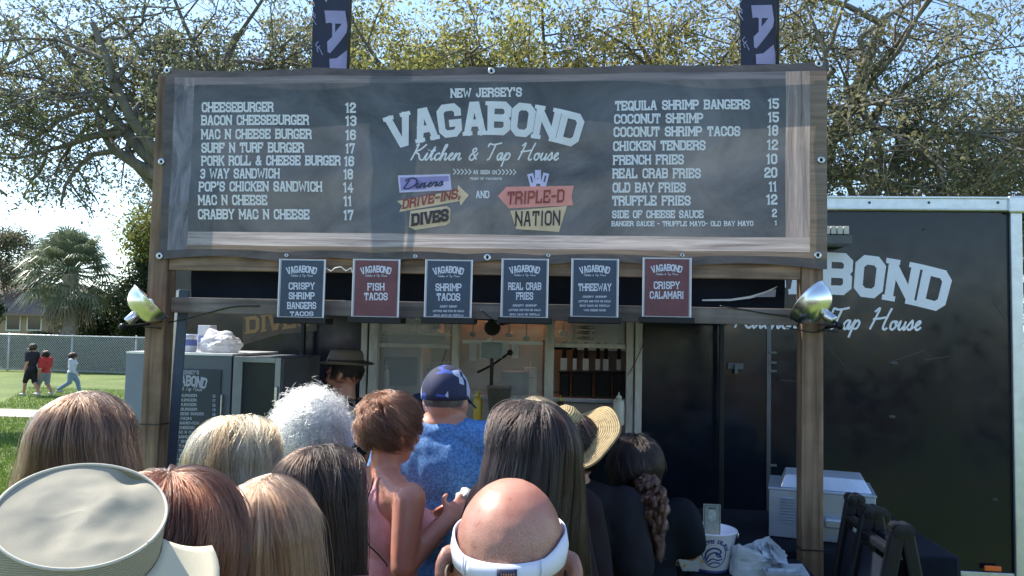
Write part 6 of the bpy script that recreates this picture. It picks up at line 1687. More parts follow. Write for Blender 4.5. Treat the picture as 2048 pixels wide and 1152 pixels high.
def cap_hat(p, mat, brimmat, brim=True, R=(.088, .108, .10), brim_len=.07, z0=.03, turn=0, name='cap', panels=True):
    h = p['h']; m = MB(); n = 36; vs = []
    rows = 12
    rot = Matrix.Rotation(turn, 3, 'Z')
    for i in range(rows):
        t = .03 + (pi / 2 - .03) * i / (rows - 1)
        for j in range(n):
            a = 2 * pi * j / n; k = 1 + (.012 * abs(cos(a * 3)) if panels else 0); v = rot @ Vector((R[0] * sin(t) * sin(a) * k, R[1] * sin(t) * cos(a) * k, 0)); vs.append(h(v.x, v.y - .008, z0 + R[2] * cos(t) - .01))
    for j in range(n):
        a = 2 * pi * j / n; v = rot @ Vector((R[0] * sin(a) * 1.0, R[1] * cos(a) * 1.0, 0)); vs.append(h(v.x, v.y - .008, z0 - .03))
    m.add(vs, [(i * n + j, i * n + (j + 1) % n, (i + 1) * n + (j + 1) % n, (i + 1) * n + j) for i in range(rows) for j in range(n)] + [tuple(range(n))])
    c = m.build(name, mat, p['root'], smooth=True, world=False); md = c.modifiers.new('s', 'SOLIDIFY'); md.thickness = .002
    q = MB(); q.ell(h(*(rot @ Vector((0, -.008, z0 + R[2] - .012)))), (.008, .008, .004), p['mt'], 10, 6); q.build('button', brimmat, c, world=False)
    if brim:
        m = MB(); vs = []; nn = 20; kk = 7
        for i in range(kk):
            for j in range(nn + 1):
                a = -1.15 + 2.3 * j / nn; u = i / (kk - 1); ext = brim_len * u * cos(a * .85) ** .7
                v = rot @ Vector((sin(a) * (R[0] + .004 + ext * .25), cos(a) * (R[1] - .002) + ext, 0)); vs.append(h(v.x, v.y - .008, z0 - .028 - .022 * u - .25 * sin(a) ** 2 * .05 * (1 + u)))
        m.add(vs, [(i * (nn + 1) + j, i * (nn + 1) + j + 1, (i + 1) * (nn + 1) + j + 1, (i + 1) * (nn + 1) + j) for i in range(kk - 1) for j in range(nn)])
        b = m.build('brim', brimmat, c, smooth=True, world=False); md = b.modifiers.new('s', 'SOLIDIFY'); md.thickness = .004
    return c
# ------------------------------------------------------------------ the crowd
TAN_SKIN = skinmat('tanned_skin', (.42, .22, .15)); FAIR = skinmat('fair_skin', (.52, .31, .23)); RUDDY = skinmat('ruddy_skin', (.46, .215, .15), .34, .6); DARKER = skinmat('brown_skin', (.22, .11, .07))
def cloth(name, c, var=.12, sc=12, **k): return M(name, c, .85, var=var, scale=sc, bump=.3, bscale=90, dist=.002, spec=.15, **k)
JEANS = (cloth('denim', (.05, .07, .13)), 'long'); KHAKI = (cloth('khaki_cotton', (.30, .25, .17)), 'long'); DKP_ = (cloth('dark_trousers', (.02, .02, .025)), 'long')
def base(c): return M('under_hair_tone', c, .7, var=.3, scale=40, stretch=(1, 1, .15), bump=.3)  # plain tone of the hair colour for the shell under the strands

# 1 brown long hair, left
BRN = hairmat('light_brown_hair', [(.012, .006, .004), (.045, .022, .013), (.16, .09, .055)])
p = person('woman with long straight light brown hair nearest the grass at the left', 172, 781, 1.86, yaw=.1, hair_h=.03, skin=FAIR, shirt=cloth('grey_top', (.12, .12, .14)), pants=JEANS, female=True, voxel=.014)
long_hair(p, BRN, base((.07, .04, .028)), length=.5, width=1.06, flare=.085, n=12000, seed=2, wave=.008, thick=.024)
eyes(p)

# 2 auburn short hair
AUB = hairmat('auburn_hair', [(.012, .004, .002), (.04, .013, .007), (.16, .055, .026)])
p = person('person with auburn hair and a gold earring behind the khaki hat', 345, 944, 1.22, yaw=-.25, hair_h=.025, skin=FAIR, shirt=cloth('dark_plum_top', (.05, .03, .045)), pants=DKP_, female=True, voxel=.012)
short_hair(p, AUB, base((.05, .02, .012)), length=.12, n=13000, seed=5, thick=.028, low=2.25, face=2.1, swirl=-.5, lift=.012, mess=.2)
q = MB(); q.lathe([(.008, -.001), (.010, 0), (.008, .001)], 14, p['h'](.088, -.004, -.048), Matrix.Rotation(pi / 2, 3, 'Y')); q.build('earring', M('gold', (.8, .55, .2), .25, metal=1), p['root'], world=False)

# 3 blonde, looking right
BLD = hairmat('blonde_hair', [(.05, .028, .014), (.20, .13, .065), (.68, .54, .34)])
p = person('woman with streaked blonde hair and sunglasses turned to the right', 478, 829, 2.1, yaw=-.75, hair_h=.03, skin=TAN_SKIN, shirt=cloth('black_top', (.02, .02, .025)), pants=JEANS, female=True, voxel=.013)
long_hair(p, BLD, base((.16, .11, .06)), length=.30, width=.95, flare=.07, n=10000, seed=8, wave=.009, face=2.0, thick=.026, clumps=30, mass=1.8)
sunglasses(p)

# 4 strawberry blonde straight
STW = hairmat('strawberry_hair', [(.05, .022, .012), (.16, .08, .045), (.40, .235, .145)])
p = person('woman with smooth strawberry blonde hair in the front row', 532, 952, 1.62, yaw=.05, hair_h=.028, skin=FAIR, shirt=cloth('cream_top', (.4, .35, .3)), pants=JEANS, female=True, voxel=.013)
long_hair(p, STW, base((.16, .085, .055)), length=.5, width=1.03, flare=.05, n=13000, seed=12, wave=.005, thick=.022, clumps=60, mass=.9)
eyes(p)

# 5 dark brown hair with glasses
DRK = hairmat('dark_brown_hair', [(.003, .002, .0015), (.007, .004, .003), (.03, .016, .011)])
p = person('woman with long dark brown hair and black glasses, left of the pink top', 645, 888, 1.95, yaw=-.5, hair_h=.028, raise_=-.06, sw=.15, skin=FAIR, shirt=cloth('pink_flowered_blouse', (.55, .25, .24), var=.35, sc=40), pants=DKP_, female=True, voxel=.013)
long_hair(p, DRK, base((.018, .012, .011)), length=.62, width=1.03, flare=.055, n=12000, seed=15, wave=.009, face=2.0, thick=.022, clumps=50)
sunglasses(p, lens_col=(.05, .05, .06))

# 6 white frizz
WHT = hairmat('white_hair', [(.72, .62, .42), (.90, .82, .64), (.97, .93, .80)], .4)
p = person('woman with a big ball of frizzy white hair', 628, 760, 2.66, yaw=.15, hair_h=.065, skin=FAIR, shirt=cloth('grey_blouse', (.25, .25, .28)), pants=JEANS, female=True, voxel=.014)
frizz_hair(p, WHT, base((.80, .74, .60)), R=(.126, .120, .146), n=18000, seed=3, off=(0, -.01, -.035), curl=.010)
eyes(p)

# 7 bearded seller in a hat
p = person('bearded seller in a grey brimmed hat and black shirt, facing left', 690, 706, 4.35, yaw=pi / 2 - .15, hair_h=.01, skin=RUDDY, shirt=cloth('black_shirt', (.012, .014, .02)), pants=DKP_, voxel=.011, sw=.19)
sunglasses(p)
def brim_hat(p, mat, band, R=(.088, .105, .10), brim=.07, nm='hat'):
    h = p['h']; m = MB(); n = 40; prof = [(0.02, .145), (.6, .148), (.86, .140), (.95, .122), (1.0, .08), (1.02, .066)]; vs = []
    for (k, z) in prof:
        for j in range(n): a = 2 * pi * j / n; vs.append(h(R[0] * k * sin(a), R[1] * k * cos(a) - .008, z - .03 * (1 if k < .3 else 0)))
    for (e, z) in ((.02, .060), (.05, .060), (brim, .066), (brim + .002, .062), (.02, .056)):
        for j in range(n): a = 2 * pi * j / n; vs.append(h((R[0] * 1.02 + e) * sin(a), (R[1] * 1.02 + e) * cos(a) - .008, z + .014 * sin(a) ** 2 * e / brim))
    m.add(vs, [(i * n + j, i * n + (j + 1) % n, (i + 1) * n + (j + 1) % n, (i + 1) * n + j) for i in range(10) for j in range(n)] + [tuple(range(n))])
    c = m.build(nm, mat, p['root'], smooth=True, world=False)
    m = MB(); vs = []
    for z in (.066, .088):
        for j in range(n): a = 2 * pi * j / n; vs.append(h((R[0] * 1.022 + .001) * sin(a), (R[1] * 1.022 + .001) * cos(a) - .008, z))
    m.add(vs, [(j, (j + 1) % n, n + (j + 1) % n, n + j) for j in range(n)]); m.build('hat_band', band, c, world=False)
brim_hat(p, cloth('grey_felt', (.16, .13, .11)), cloth('dark_band', (.05, .04, .035)), brim=.055)
q = MB(); h_ = p['h']; q.add([h_(-.03, .099, .075), h_(.03, .099, .075), h_(.002, .090, .135), h_(-.03, .102, .075), h_(.03, .102, .075), h_(.002, .093, .135)], [(0, 1, 2), (5, 4, 3), (0, 3, 4, 1), (1, 4, 5, 2), (2, 5, 3, 0)]); q.build('hat_patch', M('white_patch', (.7, .7, .66), .6), p['root'], world=False)
r_ = np.random.default_rng(9); nb_ = 3500; a_ = (r_.random(nb_) * 2 - 1) * 1.35; z_ = -.045 - .055 * r_.random(nb_)
root_ = np.stack([.056 * np.sin(a_), .028 + .062 * np.cos(a_), z_], 1); tip_ = root_ + np.stack([.012 * np.sin(a_) + r_.normal(size=nb_) * .006, .03 * np.cos(a_) * .6 + r_.normal(size=nb_) * .006, -.035 - .03 * r_.random(nb_)], 1)
u_ = np.linspace(0, 1, 6)[None, :, None]; strands('beard', to_head(p, root_[:, None] * (1 - u_) + tip_[:, None] * u_), .0007, hairmat('brown_beard', [(.03, .015, .01), (.09, .045, .03)]), p['root'])
short_hair(p, DRK, base((.02, .013, .01)), length=.04, n=2500, seed=6, thick=.008, low=1.9, lift=.004)

# 8 pink tank top
k_ = None
CH = hairmat('chestnut_hair', [(.018, .006, .003), (.05, .018, .009), (.14, .055, .028)])
pinkskin = skinmat('sun_warmed_skin', (.50, .235, .165), .38, .5)
arms = {'L': {'e': (-.20, .06, 1.12), 'w': (-.06, .20, 1.20), 'd': (.3, .8, .3), 'u': (-.7, -.1, .5)},
        'R': {'e': (.195, -.03, 1.125), 'w': (.13, .16, 1.235), 'd': (-.2, .8, .5), 'u': (.8, -.3, .2)}}
p = person('woman with short tousled chestnut hair in a pink racerback top', 782, 779, 2.56, yaw=-.9, hair_h=.022, skin=pinkskin, shirt=None, pants=DKP_, female=True, voxel=.0075, arms=arms, sw=.165, head_turn=.25, hand_curl=.75, bulk=.95, raise_=.0)
short_hair(p, CH, base((.05, .027, .018)), length=.06, n=14000, seed=21, thick=.005, low=1.95, face=1.95, swirl=.9, lift=.009, mess=.5)
sunglasses(p)
def garment(p, f, mat, name, off=.006, amp=.004, seed=1):
    """cloth cut from the body's own surface where f(x, y, z) > 0, its edge pulled onto f = 0"""
    me = p['body'].data.copy(); bm = bmesh.new(); bm.from_mesh(me); bm.verts.ensure_lookup_table(); bm.normal_update()
    val = {v: f(v.co) for v in bm.verts}
    kill = [v for v in bm.verts if val[v] < -.006]; bmesh.ops.delete(bm, geom=kill, context='VERTS')
    for v in bm.verts:
        if v.is_boundary:
            for _ in range(6):
                c = v.co; e = .002; fx = f(c); g = Vector((f(c + Vector((e, 0, 0))) - fx, f(c + Vector((0, e, 0))) - fx, f(c + Vector((0, 0, e))) - fx)) / e
                n_ = v.normal; g = g - n_ * g.dot(n_)
                if g.length < 1e-4: break
                st = g * (-fx / g.length_squared)
                if st.length > .01: st = st.normalized() * .01
                v.co = c + st
    bm.normal_update()
    for v in bm.verts:
        v.co += v.normal * (off + amp * noise.noise(v.co * 14 + Vector((seed, 0, 0))) + amp * .6 * noise.noise(Vector((v.co.x * 9, v.co.y * 9, v.co.z * 30))))
    bm.to_mesh(me); bm.free(); me.materials.clear(); me.shade_smooth()
    o = link(name, me, mat, p['root'], world=False); md = o.modifiers.new('s', 'SOLIDIFY'); md.thickness = .003; return o
Hp = p['H']; zs = p['zs']
def tank(c):
    z = c.z; x = abs(c.x)
    if z < Hp * .5: lim = z - Hp * .45
    else: lim = 1
    # width of the cloth at height z: full below the armpit, narrowing to straps above
    arm = zs - .16
    if z < arm: w = .15
    else: w = .15 - (z - arm) * .4 if z < arm + .09 else max(.065, .114 - (z - arm - .09) * .5)
    if c.y > .02 and z > arm: w += .01
    a = w - x; b_ = zs + .055 - z
    scoop = 1
    if z > zs - .05 + (0 if c.y < 0 else -.08): scoop = x - .028 - (z - zs + .05) * .3
    # keep arms bare: points outside the chest
    return min(a, b_, lim, scoop, .125 - c.y)
garment(p, tank, cloth('pink_knit', (.74, .33, .33)), 'tank_top', off=.005)
# black bra strap lines on the back
def surf_tube(p, pts, r_, mat, name, off=.004):
    from mathutils.bvhtree import BVHTree
    bm = bmesh.new(); bm.from_mesh(p['body'].data); bv = BVHTree.FromBMesh(bm); out = []
    for i in range(len(pts) - 1):
        for j in range(6):
            q = Vector(pts[i]).lerp(Vector(pts[i + 1]), j / 6); l, n_, _, _ = bv.find_nearest(q); out.append(l + n_ * off)
    bm.free(); m = MB(); m.tube(out, r_, 6); return m.build(name, mat, p['root'], smooth=True, world=False)
surf_tube(p, [(.05, -.06, zs + .05), (.075, -.13, zs - .03), (.06, -.14, zs - .1), (.10, -.13, zs - .17), (.15, -.08, zs - .21)], .0025, BLACK, 'bra_strap', .012)
# wrapped snack in the hands
w_ = Vector(arms['R']['w']) + Vector((-.05, .10, .055)); rt = p['root']
sn = lump('paper_wrapped_snack', 'crumpled silver and white paper wrap held by the woman in pink', 'food wrap', tuple(wmat(rt) @ w_ - Vector((0, 0, .02))), (.038, .03, .03), M('foil_paper', (.62, .60, .56), .35, metal=.3, var=.2, scale=60, bump=.5, bscale=60), 5, rough=.4, sub=4)

# 9 blue shirt man
BLUE, N, L, b = mat_new('blue_patterned_shirt'); tc = N.new('ShaderNodeTexCoord'); vo = N.new('ShaderNodeTexNoise'); vo.inputs['Scale'].default_value = 110; vo.inputs['Detail'].default_value = 3
cr = N.new('ShaderNodeValToRGB'); e = cr.color_ramp.elements; e[0].position = .42; e[0].color = (.05, .15, .37, 1); e[1].position = .56; e[1].color = (.10, .26, .56, 1)
L.new(tc.outputs['Object'], vo.inputs[0]); L.new(vo.outputs[0], cr.inputs[0]); L.new(cr.outputs[0], b.inputs['Base Color']); b.inputs['Roughness'].default_value = .75
FLOR, N, L, b = mat_new('floral_cap_cloth'); tc = N.new('ShaderNodeTexCoord'); vo = N.new('ShaderNodeTexVoronoi'); vo.inputs['Scale'].default_value = 26
cr = N.new('ShaderNodeValToRGB'); cr.color_ramp.interpolation = 'CONSTANT'; e = cr.color_ramp.elements; e[0].color = (.012, .016, .05, 1); e[1].position = .45; e[1].color = (.03, .07, .32, 1)
x_ = e.new(.62); x_.color = (.35, .40, .55, 1); x_ = e.new(.75); x_.color = (.015, .02, .06, 1)
L.new(tc.outputs['Object'], vo.inputs[0]); L.new(vo.outputs['Color'], cr.inputs[0]); L.new(cr.outputs[0], b.inputs['Base Color']); b.inputs['Roughness'].default_value = .8
p = person('man in a bright blue patterned polo shirt and flowered navy cap', 894, 735, 2.86, yaw=-.12, hair_h=.012, skin=TAN_SKIN, shirt=BLUE, pants=KHAKI, voxel=.010, sw=.20, bulk=1.12, raise_=.07,
           arms={'R': {'e': (.27, .05, 1.12), 'w': (.16, .24, 1.02)}, 'L': {'e': (-.27, .03, 1.10), 'w': (-.16, .24, 1.02)}})
short_hair(p, hairmat('grey_brown_hair', [(.06, .05, .045), (.2, .17, .15)]), base((.07, .055, .05)), length=.02, n=5000, seed=31, thick=.003, low=1.95, face=2.0, lift=.001, mess=.03)
cap_hat(p, FLOR, cloth('navy_brim', (.015, .02, .06)), R=(.0885, .108, .104), z0=.043)
m = MB(); vs = []; n = 40
for i, (k, z) in enumerate(((1.25, -.155), (1.10, -.118), (1.02, -.108), (1.0, -.12))):
    for j in range(n): a = 2 * pi * j / n; vs.append(p['h'](.066 * k * sin(a), .066 * k * cos(a) - .012, z))
m.add(vs, [(i * n + j, i * n + (j + 1) % n, (i + 1) * n + (j + 1) % n, (i + 1) * n + j) for i in range(3) for j in range(n)]); m.build('collar', BLUE, p['root'], smooth=True, world=False)
eyes(p)

# 10 dark cap and glasses just visible between pink and blue
p = person('person in a dark cap and sunglasses, mostly hidden behind the chestnut haired woman', 846, 782, 3.35, yaw=-.3, hair_h=.012, skin=TAN_SKIN, shirt=cloth('navy_shirt', (.02, .025, .05)), pants=DKP_, voxel=.014)
cap_hat(p, cloth('dark_cap', (.015, .018, .03)), BLACK); sunglasses(p)

# 11 long dark hair in the middle
p = person('woman with very long dark hair and sunglasses behind the white visor, looking left', 1060, 798, 2.02, yaw=.95, hair_h=.03, sw=.155, skin=FAIR, shirt=cloth('dark_plum_blouse', (.018, .01, .014)), pants=DKP_, female=True, voxel=.013)
long_hair(p, hairmat('near_black_hair', [(.002, .0012, .0012), (.005, .003, .0025), (.022, .011, .009)]), base((.014, .009, .009)), length=.66, width=.97, flare=.15, n=14000, seed=33, wave=.010, face=2.1, thick=.024, clumps=60)
sunglasses(p)
# 12 blonde between her and the straw hat
p = person('woman with dark blonde hair between the long dark hair and the straw hat', 1070, 793, 2.42, yaw=-.1, hair_h=.03, sw=.145, skin=FAIR, shirt=cloth('dusky_top', (.016, .010, .014)), pants=JEANS, female=True, voxel=.014)
long_hair(p, BLD, base((.18, .12, .06)), length=.3, width=1.02, flare=.02, n=6000, seed=35, wave=.006, thick=.026)
eyes(p)

# 13 straw hat
p = person('woman in a wide woven straw sun hat tilted to the right', 1152, 826, 2.80, yaw=-.2, hair_h=.02, skin=FAIR, shirt=cloth('black_knit', (.015, .015, .02)), pants=DKP_, female=True, voxel=.013)
short_hair(p, DRK, base((.02, .013, .01)), length=.1, n=4000, seed=41, thick=.015, low=2.1, lift=.004)
def straw(p):
    m_, N, L, b = mat_new('woven_straw'); tc = N.new('ShaderNodeTexCoord'); b.inputs['Roughness'].default_value = .7
    at = N.new('ShaderNodeAttribute'); at.attribute_name = 'ring'; nz = N.new('ShaderNodeTexNoise'); nz.inputs['Scale'].default_value = 60; L.new(tc.outputs['Object'], nz.inputs[0])
    mu = N.new('ShaderNodeMath'); mu.operation = 'MULTIPLY'; mu.inputs[1].default_value = 620; L.new(at.outputs['Fac'], mu.inputs[0]); sn_ = N.new('ShaderNodeMath'); sn_.operation = 'SINE'; L.new(mu.outputs[0], sn_.inputs[0])
    ad = N.new('ShaderNodeMath'); ad.operation = 'MULTIPLY_ADD'; ad.inputs[1].default_value = .28; L.new(sn_.outputs[0], ad.inputs[0]); L.new(nz.outputs[0], ad.inputs[2])
    cr = N.new('ShaderNodeValToRGB'); e = cr.color_ramp.elements; e[0].position = .15; e[0].color = (.30, .21, .10, 1); e[1].position = .7; e[1].color = (.66, .52, .28, 1)
    L.new(ad.outputs[0], cr.inputs[0]); L.new(cr.outputs[0], b.inputs['Base Color'])
    bp_ = N.new('ShaderNodeBump'); bp_.inputs['Strength'].default_value = .6; bp_.inputs['Distance'].default_value = .003; L.new(sn_.outputs[0], bp_.inputs['Height']); L.new(bp_.outputs[0], b.inputs['Normal'])
    tr = N.new('ShaderNodeBsdfTranslucent'); mx = N.new('ShaderNodeMixShader'); mx.inputs[0].default_value = .35; L.new(cr.outputs[0], tr.inputs[0]); L.new(b.outputs[0], mx.inputs[1]); L.new(tr.outputs[0], mx.inputs[2]); L.new(mx.outputs[0], N['Material Output'].inputs[0])
    prof = [(.002, .125), (.03, .128), (.055, .122), (.072, .105), (.082, .07), (.088, .03), (.094, .012), (.11, .004), (.14, -.002), (.17, -.008), (.20, -.012), (.225, -.012), (.229, -.016)]
    n = 64; vs = []; at_ = []; s_ = 0; last = prof[0]
    tl = Matrix.Rotation(radians(-32), 3, 'Y') @ Matrix.Rotation(radians(20), 3, 'X')
    wi = wmat(p['root']).to_3x3().inverted(); c = p['hc'] + Vector((0, 0, .045))
    for (r, z) in prof:
        s_ += sqrt((r - last[0]) ** 2 + (z - last[1]) ** 2); last = (r, z)
        for j in range(n):
            a = 2 * pi * j / n; w = (.018 * sin(a * 2 + .5) + .008 * sin(a * 5)) * max(0, (r - .1) / .12)
            v = Vector((r * cos(a) * .74, r * .78 * sin(a), (z * .95 + w * .8))); v = wi @ (tl @ v); vs.append(c + v); at_.append(s_)
    me = bpy.data.meshes.new('straw_hat'); me.from_pydata([tuple(v) for v in vs], [], [(i * n + j, i * n + (j + 1) % n, (i + 1) * n + (j + 1) % n, (i + 1) * n + j) for i in range(len(prof) - 1) for j in range(n)]); me.update()
    A_ = me.attributes.new('ring', 'FLOAT', 'POINT'); A_.data.foreach_set('value', at_)
    o = link('straw_hat', me, m_, p['root'], world=False, smooth=True); md = o.modifiers.new('s', 'SOLIDIFY'); md.thickness = .003
straw(p)

# 14 woman in black at the counter
p = person('woman in black with dark hair and a curly auburn ponytail', 1272, 866, 2.92, yaw=-.1, hair_h=.02, skin=TAN_SKIN, shirt=cloth('deep_black_shirt', (.006, .008, .013)), pants=DKP_, female=True, voxel=.012, sw=.162, bulk=1.0, arms={'L': {'e': (-.20, .03, 1.08), 'w': (-.12, .22, 1.05)}, 'R': {'e': (.20, .03, 1.08), 'w': (.12, .22, 1.05)}})
short_hair(p, hairmat('black_hair', [(.002, .0012, .001), (.005, .003, .003), (.03, .018, .015)]), base((.012, .009, .008)), length=.09, n=7000, seed=44, thick=.014, low=1.9, swirl=.5, lift=.008, mess=.4)
r2 = np.random.default_rng(12); nl = 70; per_ = 60; n2 = nl * per_; K2 = 34; u = np.linspace(0, 1, K2)[None, :]
def lk(a): return np.repeat(a, per_)[:, None]
ph = lk(r2.random(nl) * 6.3); rr = lk(.050 * r2.random(nl) ** .55); L2 = lk(.14 + .13 * r2.random(nl)) * (.92 + .16 * r2.random((n2, 1)))
env = np.sin(np.clip(u * 1.05 + .12, 0, 1) * pi) ** .6; p2 = lk(r2.random(nl) * 6.3); f2 = lk(18 + 16 * r2.random(nl)); c2 = lk(.007 + .008 * r2.random(nl)); j3 = r2.normal(size=(n2, 3)) * .0022
x = .035 + rr * env * np.cos(ph) + c2 * np.sin(f2 * u + p2) + .055 * u + j3[:, :1] * (1 + u); y = -.112 - .035 * env + rr * env * .7 * np.sin(ph) + c2 * np.cos(f2 * u + p2) + j3[:, 1:2] * (1 + u); z = -.005 - L2 * u + .02 * env * np.cos(ph) + j3[:, 2:] + 0 * u
strands('ponytail', to_head(p, np.stack([x, y, z], 2)), .0006, hairmat('auburn_curls', [(.010, .004, .003), (.05, .022, .016), (.30, .14, .10)]), p['root'], tone=np.repeat(r2.random(nl), per_))
c_ = MB(); c_.lathe([(.014, -.012), (.02, -.008), (.02, .008), (.014, .012)], 16, p['h'](.03, -.115, -.02), Matrix.Rotation(pi / 2, 3, 'X')); c_.build('hair_tie', M('tan_hair_tie', (.4, .26, .2), .6), p['root'], smooth=True, world=False)
el = p['ar']['L'][0].lerp(p['ar']['L'][1], .70); m = MB(); d_ = (p['ar']['L'][1] - p['ar']['L'][0]).normalized(); s1, s2, _ = frame(d_)
for o_ in (0, .014):
    ring = [el + d_ * (o_ - .01) + (s1 * cos(2 * pi * j / 24) + s2 * sin(2 * pi * j / 24)) * .094 for j in range(25)]; m.tube(ring, .0028, 5)
m.build('sleeve_trim', M('white_trim', (.6, .6, .6), .6), p['root'], smooth=True, world=False)
eyes(p)

# 15 bald man with a white visor
def scalp_mat():
    m, N, L, b = mat_new('sunburnt_scalp'); tc = N.new('ShaderNodeTexCoord'); sp = N.new('ShaderNodeSeparateXYZ'); L.new(tc.outputs['Object'], sp.inputs[0])
    nz = N.new('ShaderNodeTexNoise'); nz.inputs['Scale'].default_value = 9; nz.inputs['Detail'].default_value = 6; L.new(tc.outputs['Object'], nz.inputs[0])
    cr = N.new('ShaderNodeValToRGB'); e = cr.color_ramp.elements; e[0].position = .35; e[0].color = (.46, .15, .095, 1); e[1].position = .65; e[1].color = (.57, .29, .20, 1); L.new(nz.outputs[0], cr.inputs[0])
    # shaved stubble: grey-brown, denser low at the back of the head
    n2 = N.new('ShaderNodeTexNoise'); n2.inputs['Scale'].default_value = 900; n2.inputs['Detail'].default_value = 2; L.new(tc.outputs['Object'], n2.inputs[0])
    mr = N.new('ShaderNodeMapRange'); mr.inputs[1].default_value = -.015; mr.inputs[2].default_value = .085; mr.inputs[3].default_value = .9; mr.inputs[4].default_value = 0
    return m, N, L, b, sp, cr, mr, tc, n2
m, N, L, b, sp, cr, mr, tc, n2 = scalp_mat()
p = person('bald man in a white sun visor in the front row', 1024, 955, 1.13, yaw=-.02, hair_h=0, skin=m, shirt=cloth('light_grey_tee', (.35, .36, .38)), pants=JEANS, voxel=.0065, sw=.21, bulk=1.1, ear=.010)
zc = p['hc'].z
sb = N.new('ShaderNodeMath'); sb.operation = 'SUBTRACT'; sb.inputs[1].default_value = zc + .045; L.new(sp.outputs['Z'], sb.inputs[0]); L.new(sb.outputs[0], mr.inputs[0])
mu = N.new('ShaderNodeMath'); mu.operation = 'MULTIPLY'; c3 = N.new('ShaderNodeMapRange'); c3.inputs[1].default_value = .35; c3.inputs[2].default_value = .6; L.new(n2.outputs[0], c3.inputs[0]); L.new(c3.outputs[0], mu.inputs[0]); L.new(mr.outputs[0], mu.inputs[1])
mx = N.new('ShaderNodeMixRGB'); mx.inputs[2].default_value = (.15, .105, .085, 1); L.new(mu.outputs[0], mx.inputs[0]); L.new(cr.outputs[0], mx.inputs[1])
sp1 = N.new('ShaderNodeTexNoise'); sp1.inputs['Scale'].default_value = 75; sp1.inputs['Detail'].default_value = 3; L.new(tc.outputs['Object'], sp1.inputs[0])
sr1 = N.new('ShaderNodeMapRange'); sr1.inputs[1].default_value = .60; sr1.inputs[2].default_value = .72; sr1.inputs[4].default_value = .55; L.new(sp1.outputs[0], sr1.inputs[0])
mx1 = N.new('ShaderNodeMixRGB'); mx1.inputs[2].default_value = (.30, .10, .06, 1); L.new(sr1.outputs[0], mx1.inputs[0]); L.new(mx.outputs[0], mx1.inputs[1]); L.new(mx1.outputs[0], b.inputs['Base Color'])
b.inputs['Roughness'].default_value = .43; b.inputs['Subsurface Weight'].default_value = .2; b.inputs['Subsurface Radius'].default_value = (.012, .005, .003)
bp2 = N.new('ShaderNodeBump'); bp2.inputs['Strength'].default_value = .15; bp2.inputs['Distance'].default_value = .0008; L.new(n2.outputs[0], bp2.inputs['Height']); L.new(bp2.outputs[0], b.inputs['Normal'])
def visor(p):
    WV = M('white_visor_cloth', (.66, .67, .76), .7, var=.03, bump=.15, bscale=300, dist=.0006); h = p['h']; n = 72
    root = p['root']
    def pt(a, z, o):   # a: 0 = back; height follows the skull
        dz = z
        rr = sqrt(max(.05, 1 - ((dz - .022) / .105) ** 2)); return h((.0785 * rr + o) * sin(a), -(.0975 * rr + o) * cos(a) - .008, dz)
    def band(a0, a1, zlo, zhi, o, th, nm, mat, parent=root):
        m = MB(); k = max(6, int(n * (a1 - a0) / 6.28)); vs = []
        for (zf, oo) in ((0, o), (.5, o + .001), (1, o), (1, o + th), (.5, o + th + .0015), (0, o + th)):
            for j in range(k + 1):
                a = a0 + (a1 - a0) * j / k; lo = zlo(a); hi = zhi(a); vs.append(pt(a, lo + (hi - lo) * zf, oo))
        f = [(i * (k + 1) + j, i * (k + 1) + j + 1, ((i + 1) % 6) * (k + 1) + j + 1, ((i + 1) % 6) * (k + 1) + j) for i in range(6) for j in range(k)]
        f += [tuple(i * (k + 1) for i in range(6)), tuple(i * (k + 1) + k for i in range(5, -1, -1))]
        m.add(vs, f); o_ = m.build(nm, mat, parent, smooth=True, world=False); return o_
    tilt = lambda a: -.004 + .018 * (1 - cos(a)) / 2
    v = band(-pi, pi, lambda a: tilt(a) - .0, lambda a: tilt(a) + (.027 if abs(a) < .75 else .027 + .013 * min(1, (abs(a) - .75) / .5)), .0015, .0025, 'visor', WV)
    band(-.62, .62, lambda a: tilt(a) + .001, lambda a: tilt(a) + .0255, .0045, .002, 'strap', WV, v)
    for s_ in (-1, 1):
        band(s_ * .66 - .012, s_ * .66 + .012, lambda a: tilt(a) - .002, lambda a: tilt(a) + .0295, .0065, .002, 'strap_loop', WV, v)
    tg = band(-.10 + .05, .20 + .05, lambda a: tilt(a) + .004, lambda a: tilt(a) + .022, .0080, .0008, 'tag', M('navy_tag', (.02, .022, .06), .6), v)
    OR = M('orange_stitching', (.55, .22, .08), .6)
    def mp(u, vv, k): return pt(-.03 + .25 * u if True else 0, tilt(0) + .011 + .009 * vv, .0145 + k * .00003)
    def mp(u, vv, k): return pt(.235 - .25 * (1 - u), tilt(0) + .0095 + .007 * vv, .0100 + k * .00003)
    V_, F_, wd = text_strokes('OCEANSIDE'[:0] + 'IIIIII', weight=1.2, gap=1.3, slab=0)
    me = bpy.data.meshes.new('stitching'); me.from_pydata([mp(.1 + .8 * a / wd, b_ / 6, c) for a, b_, c in V_], [], F_); link('stitching', me, OR, tg, world=False)
    # peak at the front
    m = MB(); vs = []
    for i in range(6):
        for j in range(25):
            a = pi - 1.2 + 2.4 * j / 24; u = i / 5; q = pt(a, tilt(a) + .004, .005); f_ = h(0, 1, 0) - h(0, 0, 0); vs.append(q + f_ * (.07 * u * cos((a - pi) * .9)) + Vector((0, 0, -.02 * u)))
    m.add(vs, [(i * 25 + j, i * 25 + j + 1, (i + 1) * 25 + j + 1, (i + 1) * 25 + j) for i in range(5) for j in range(24)]); o = m.build('peak', WV, v, smooth=True, world=False); md = o.modifiers.new('s', 'SOLIDIFY'); md.thickness = .003
visor(p)
sunglasses(p); 
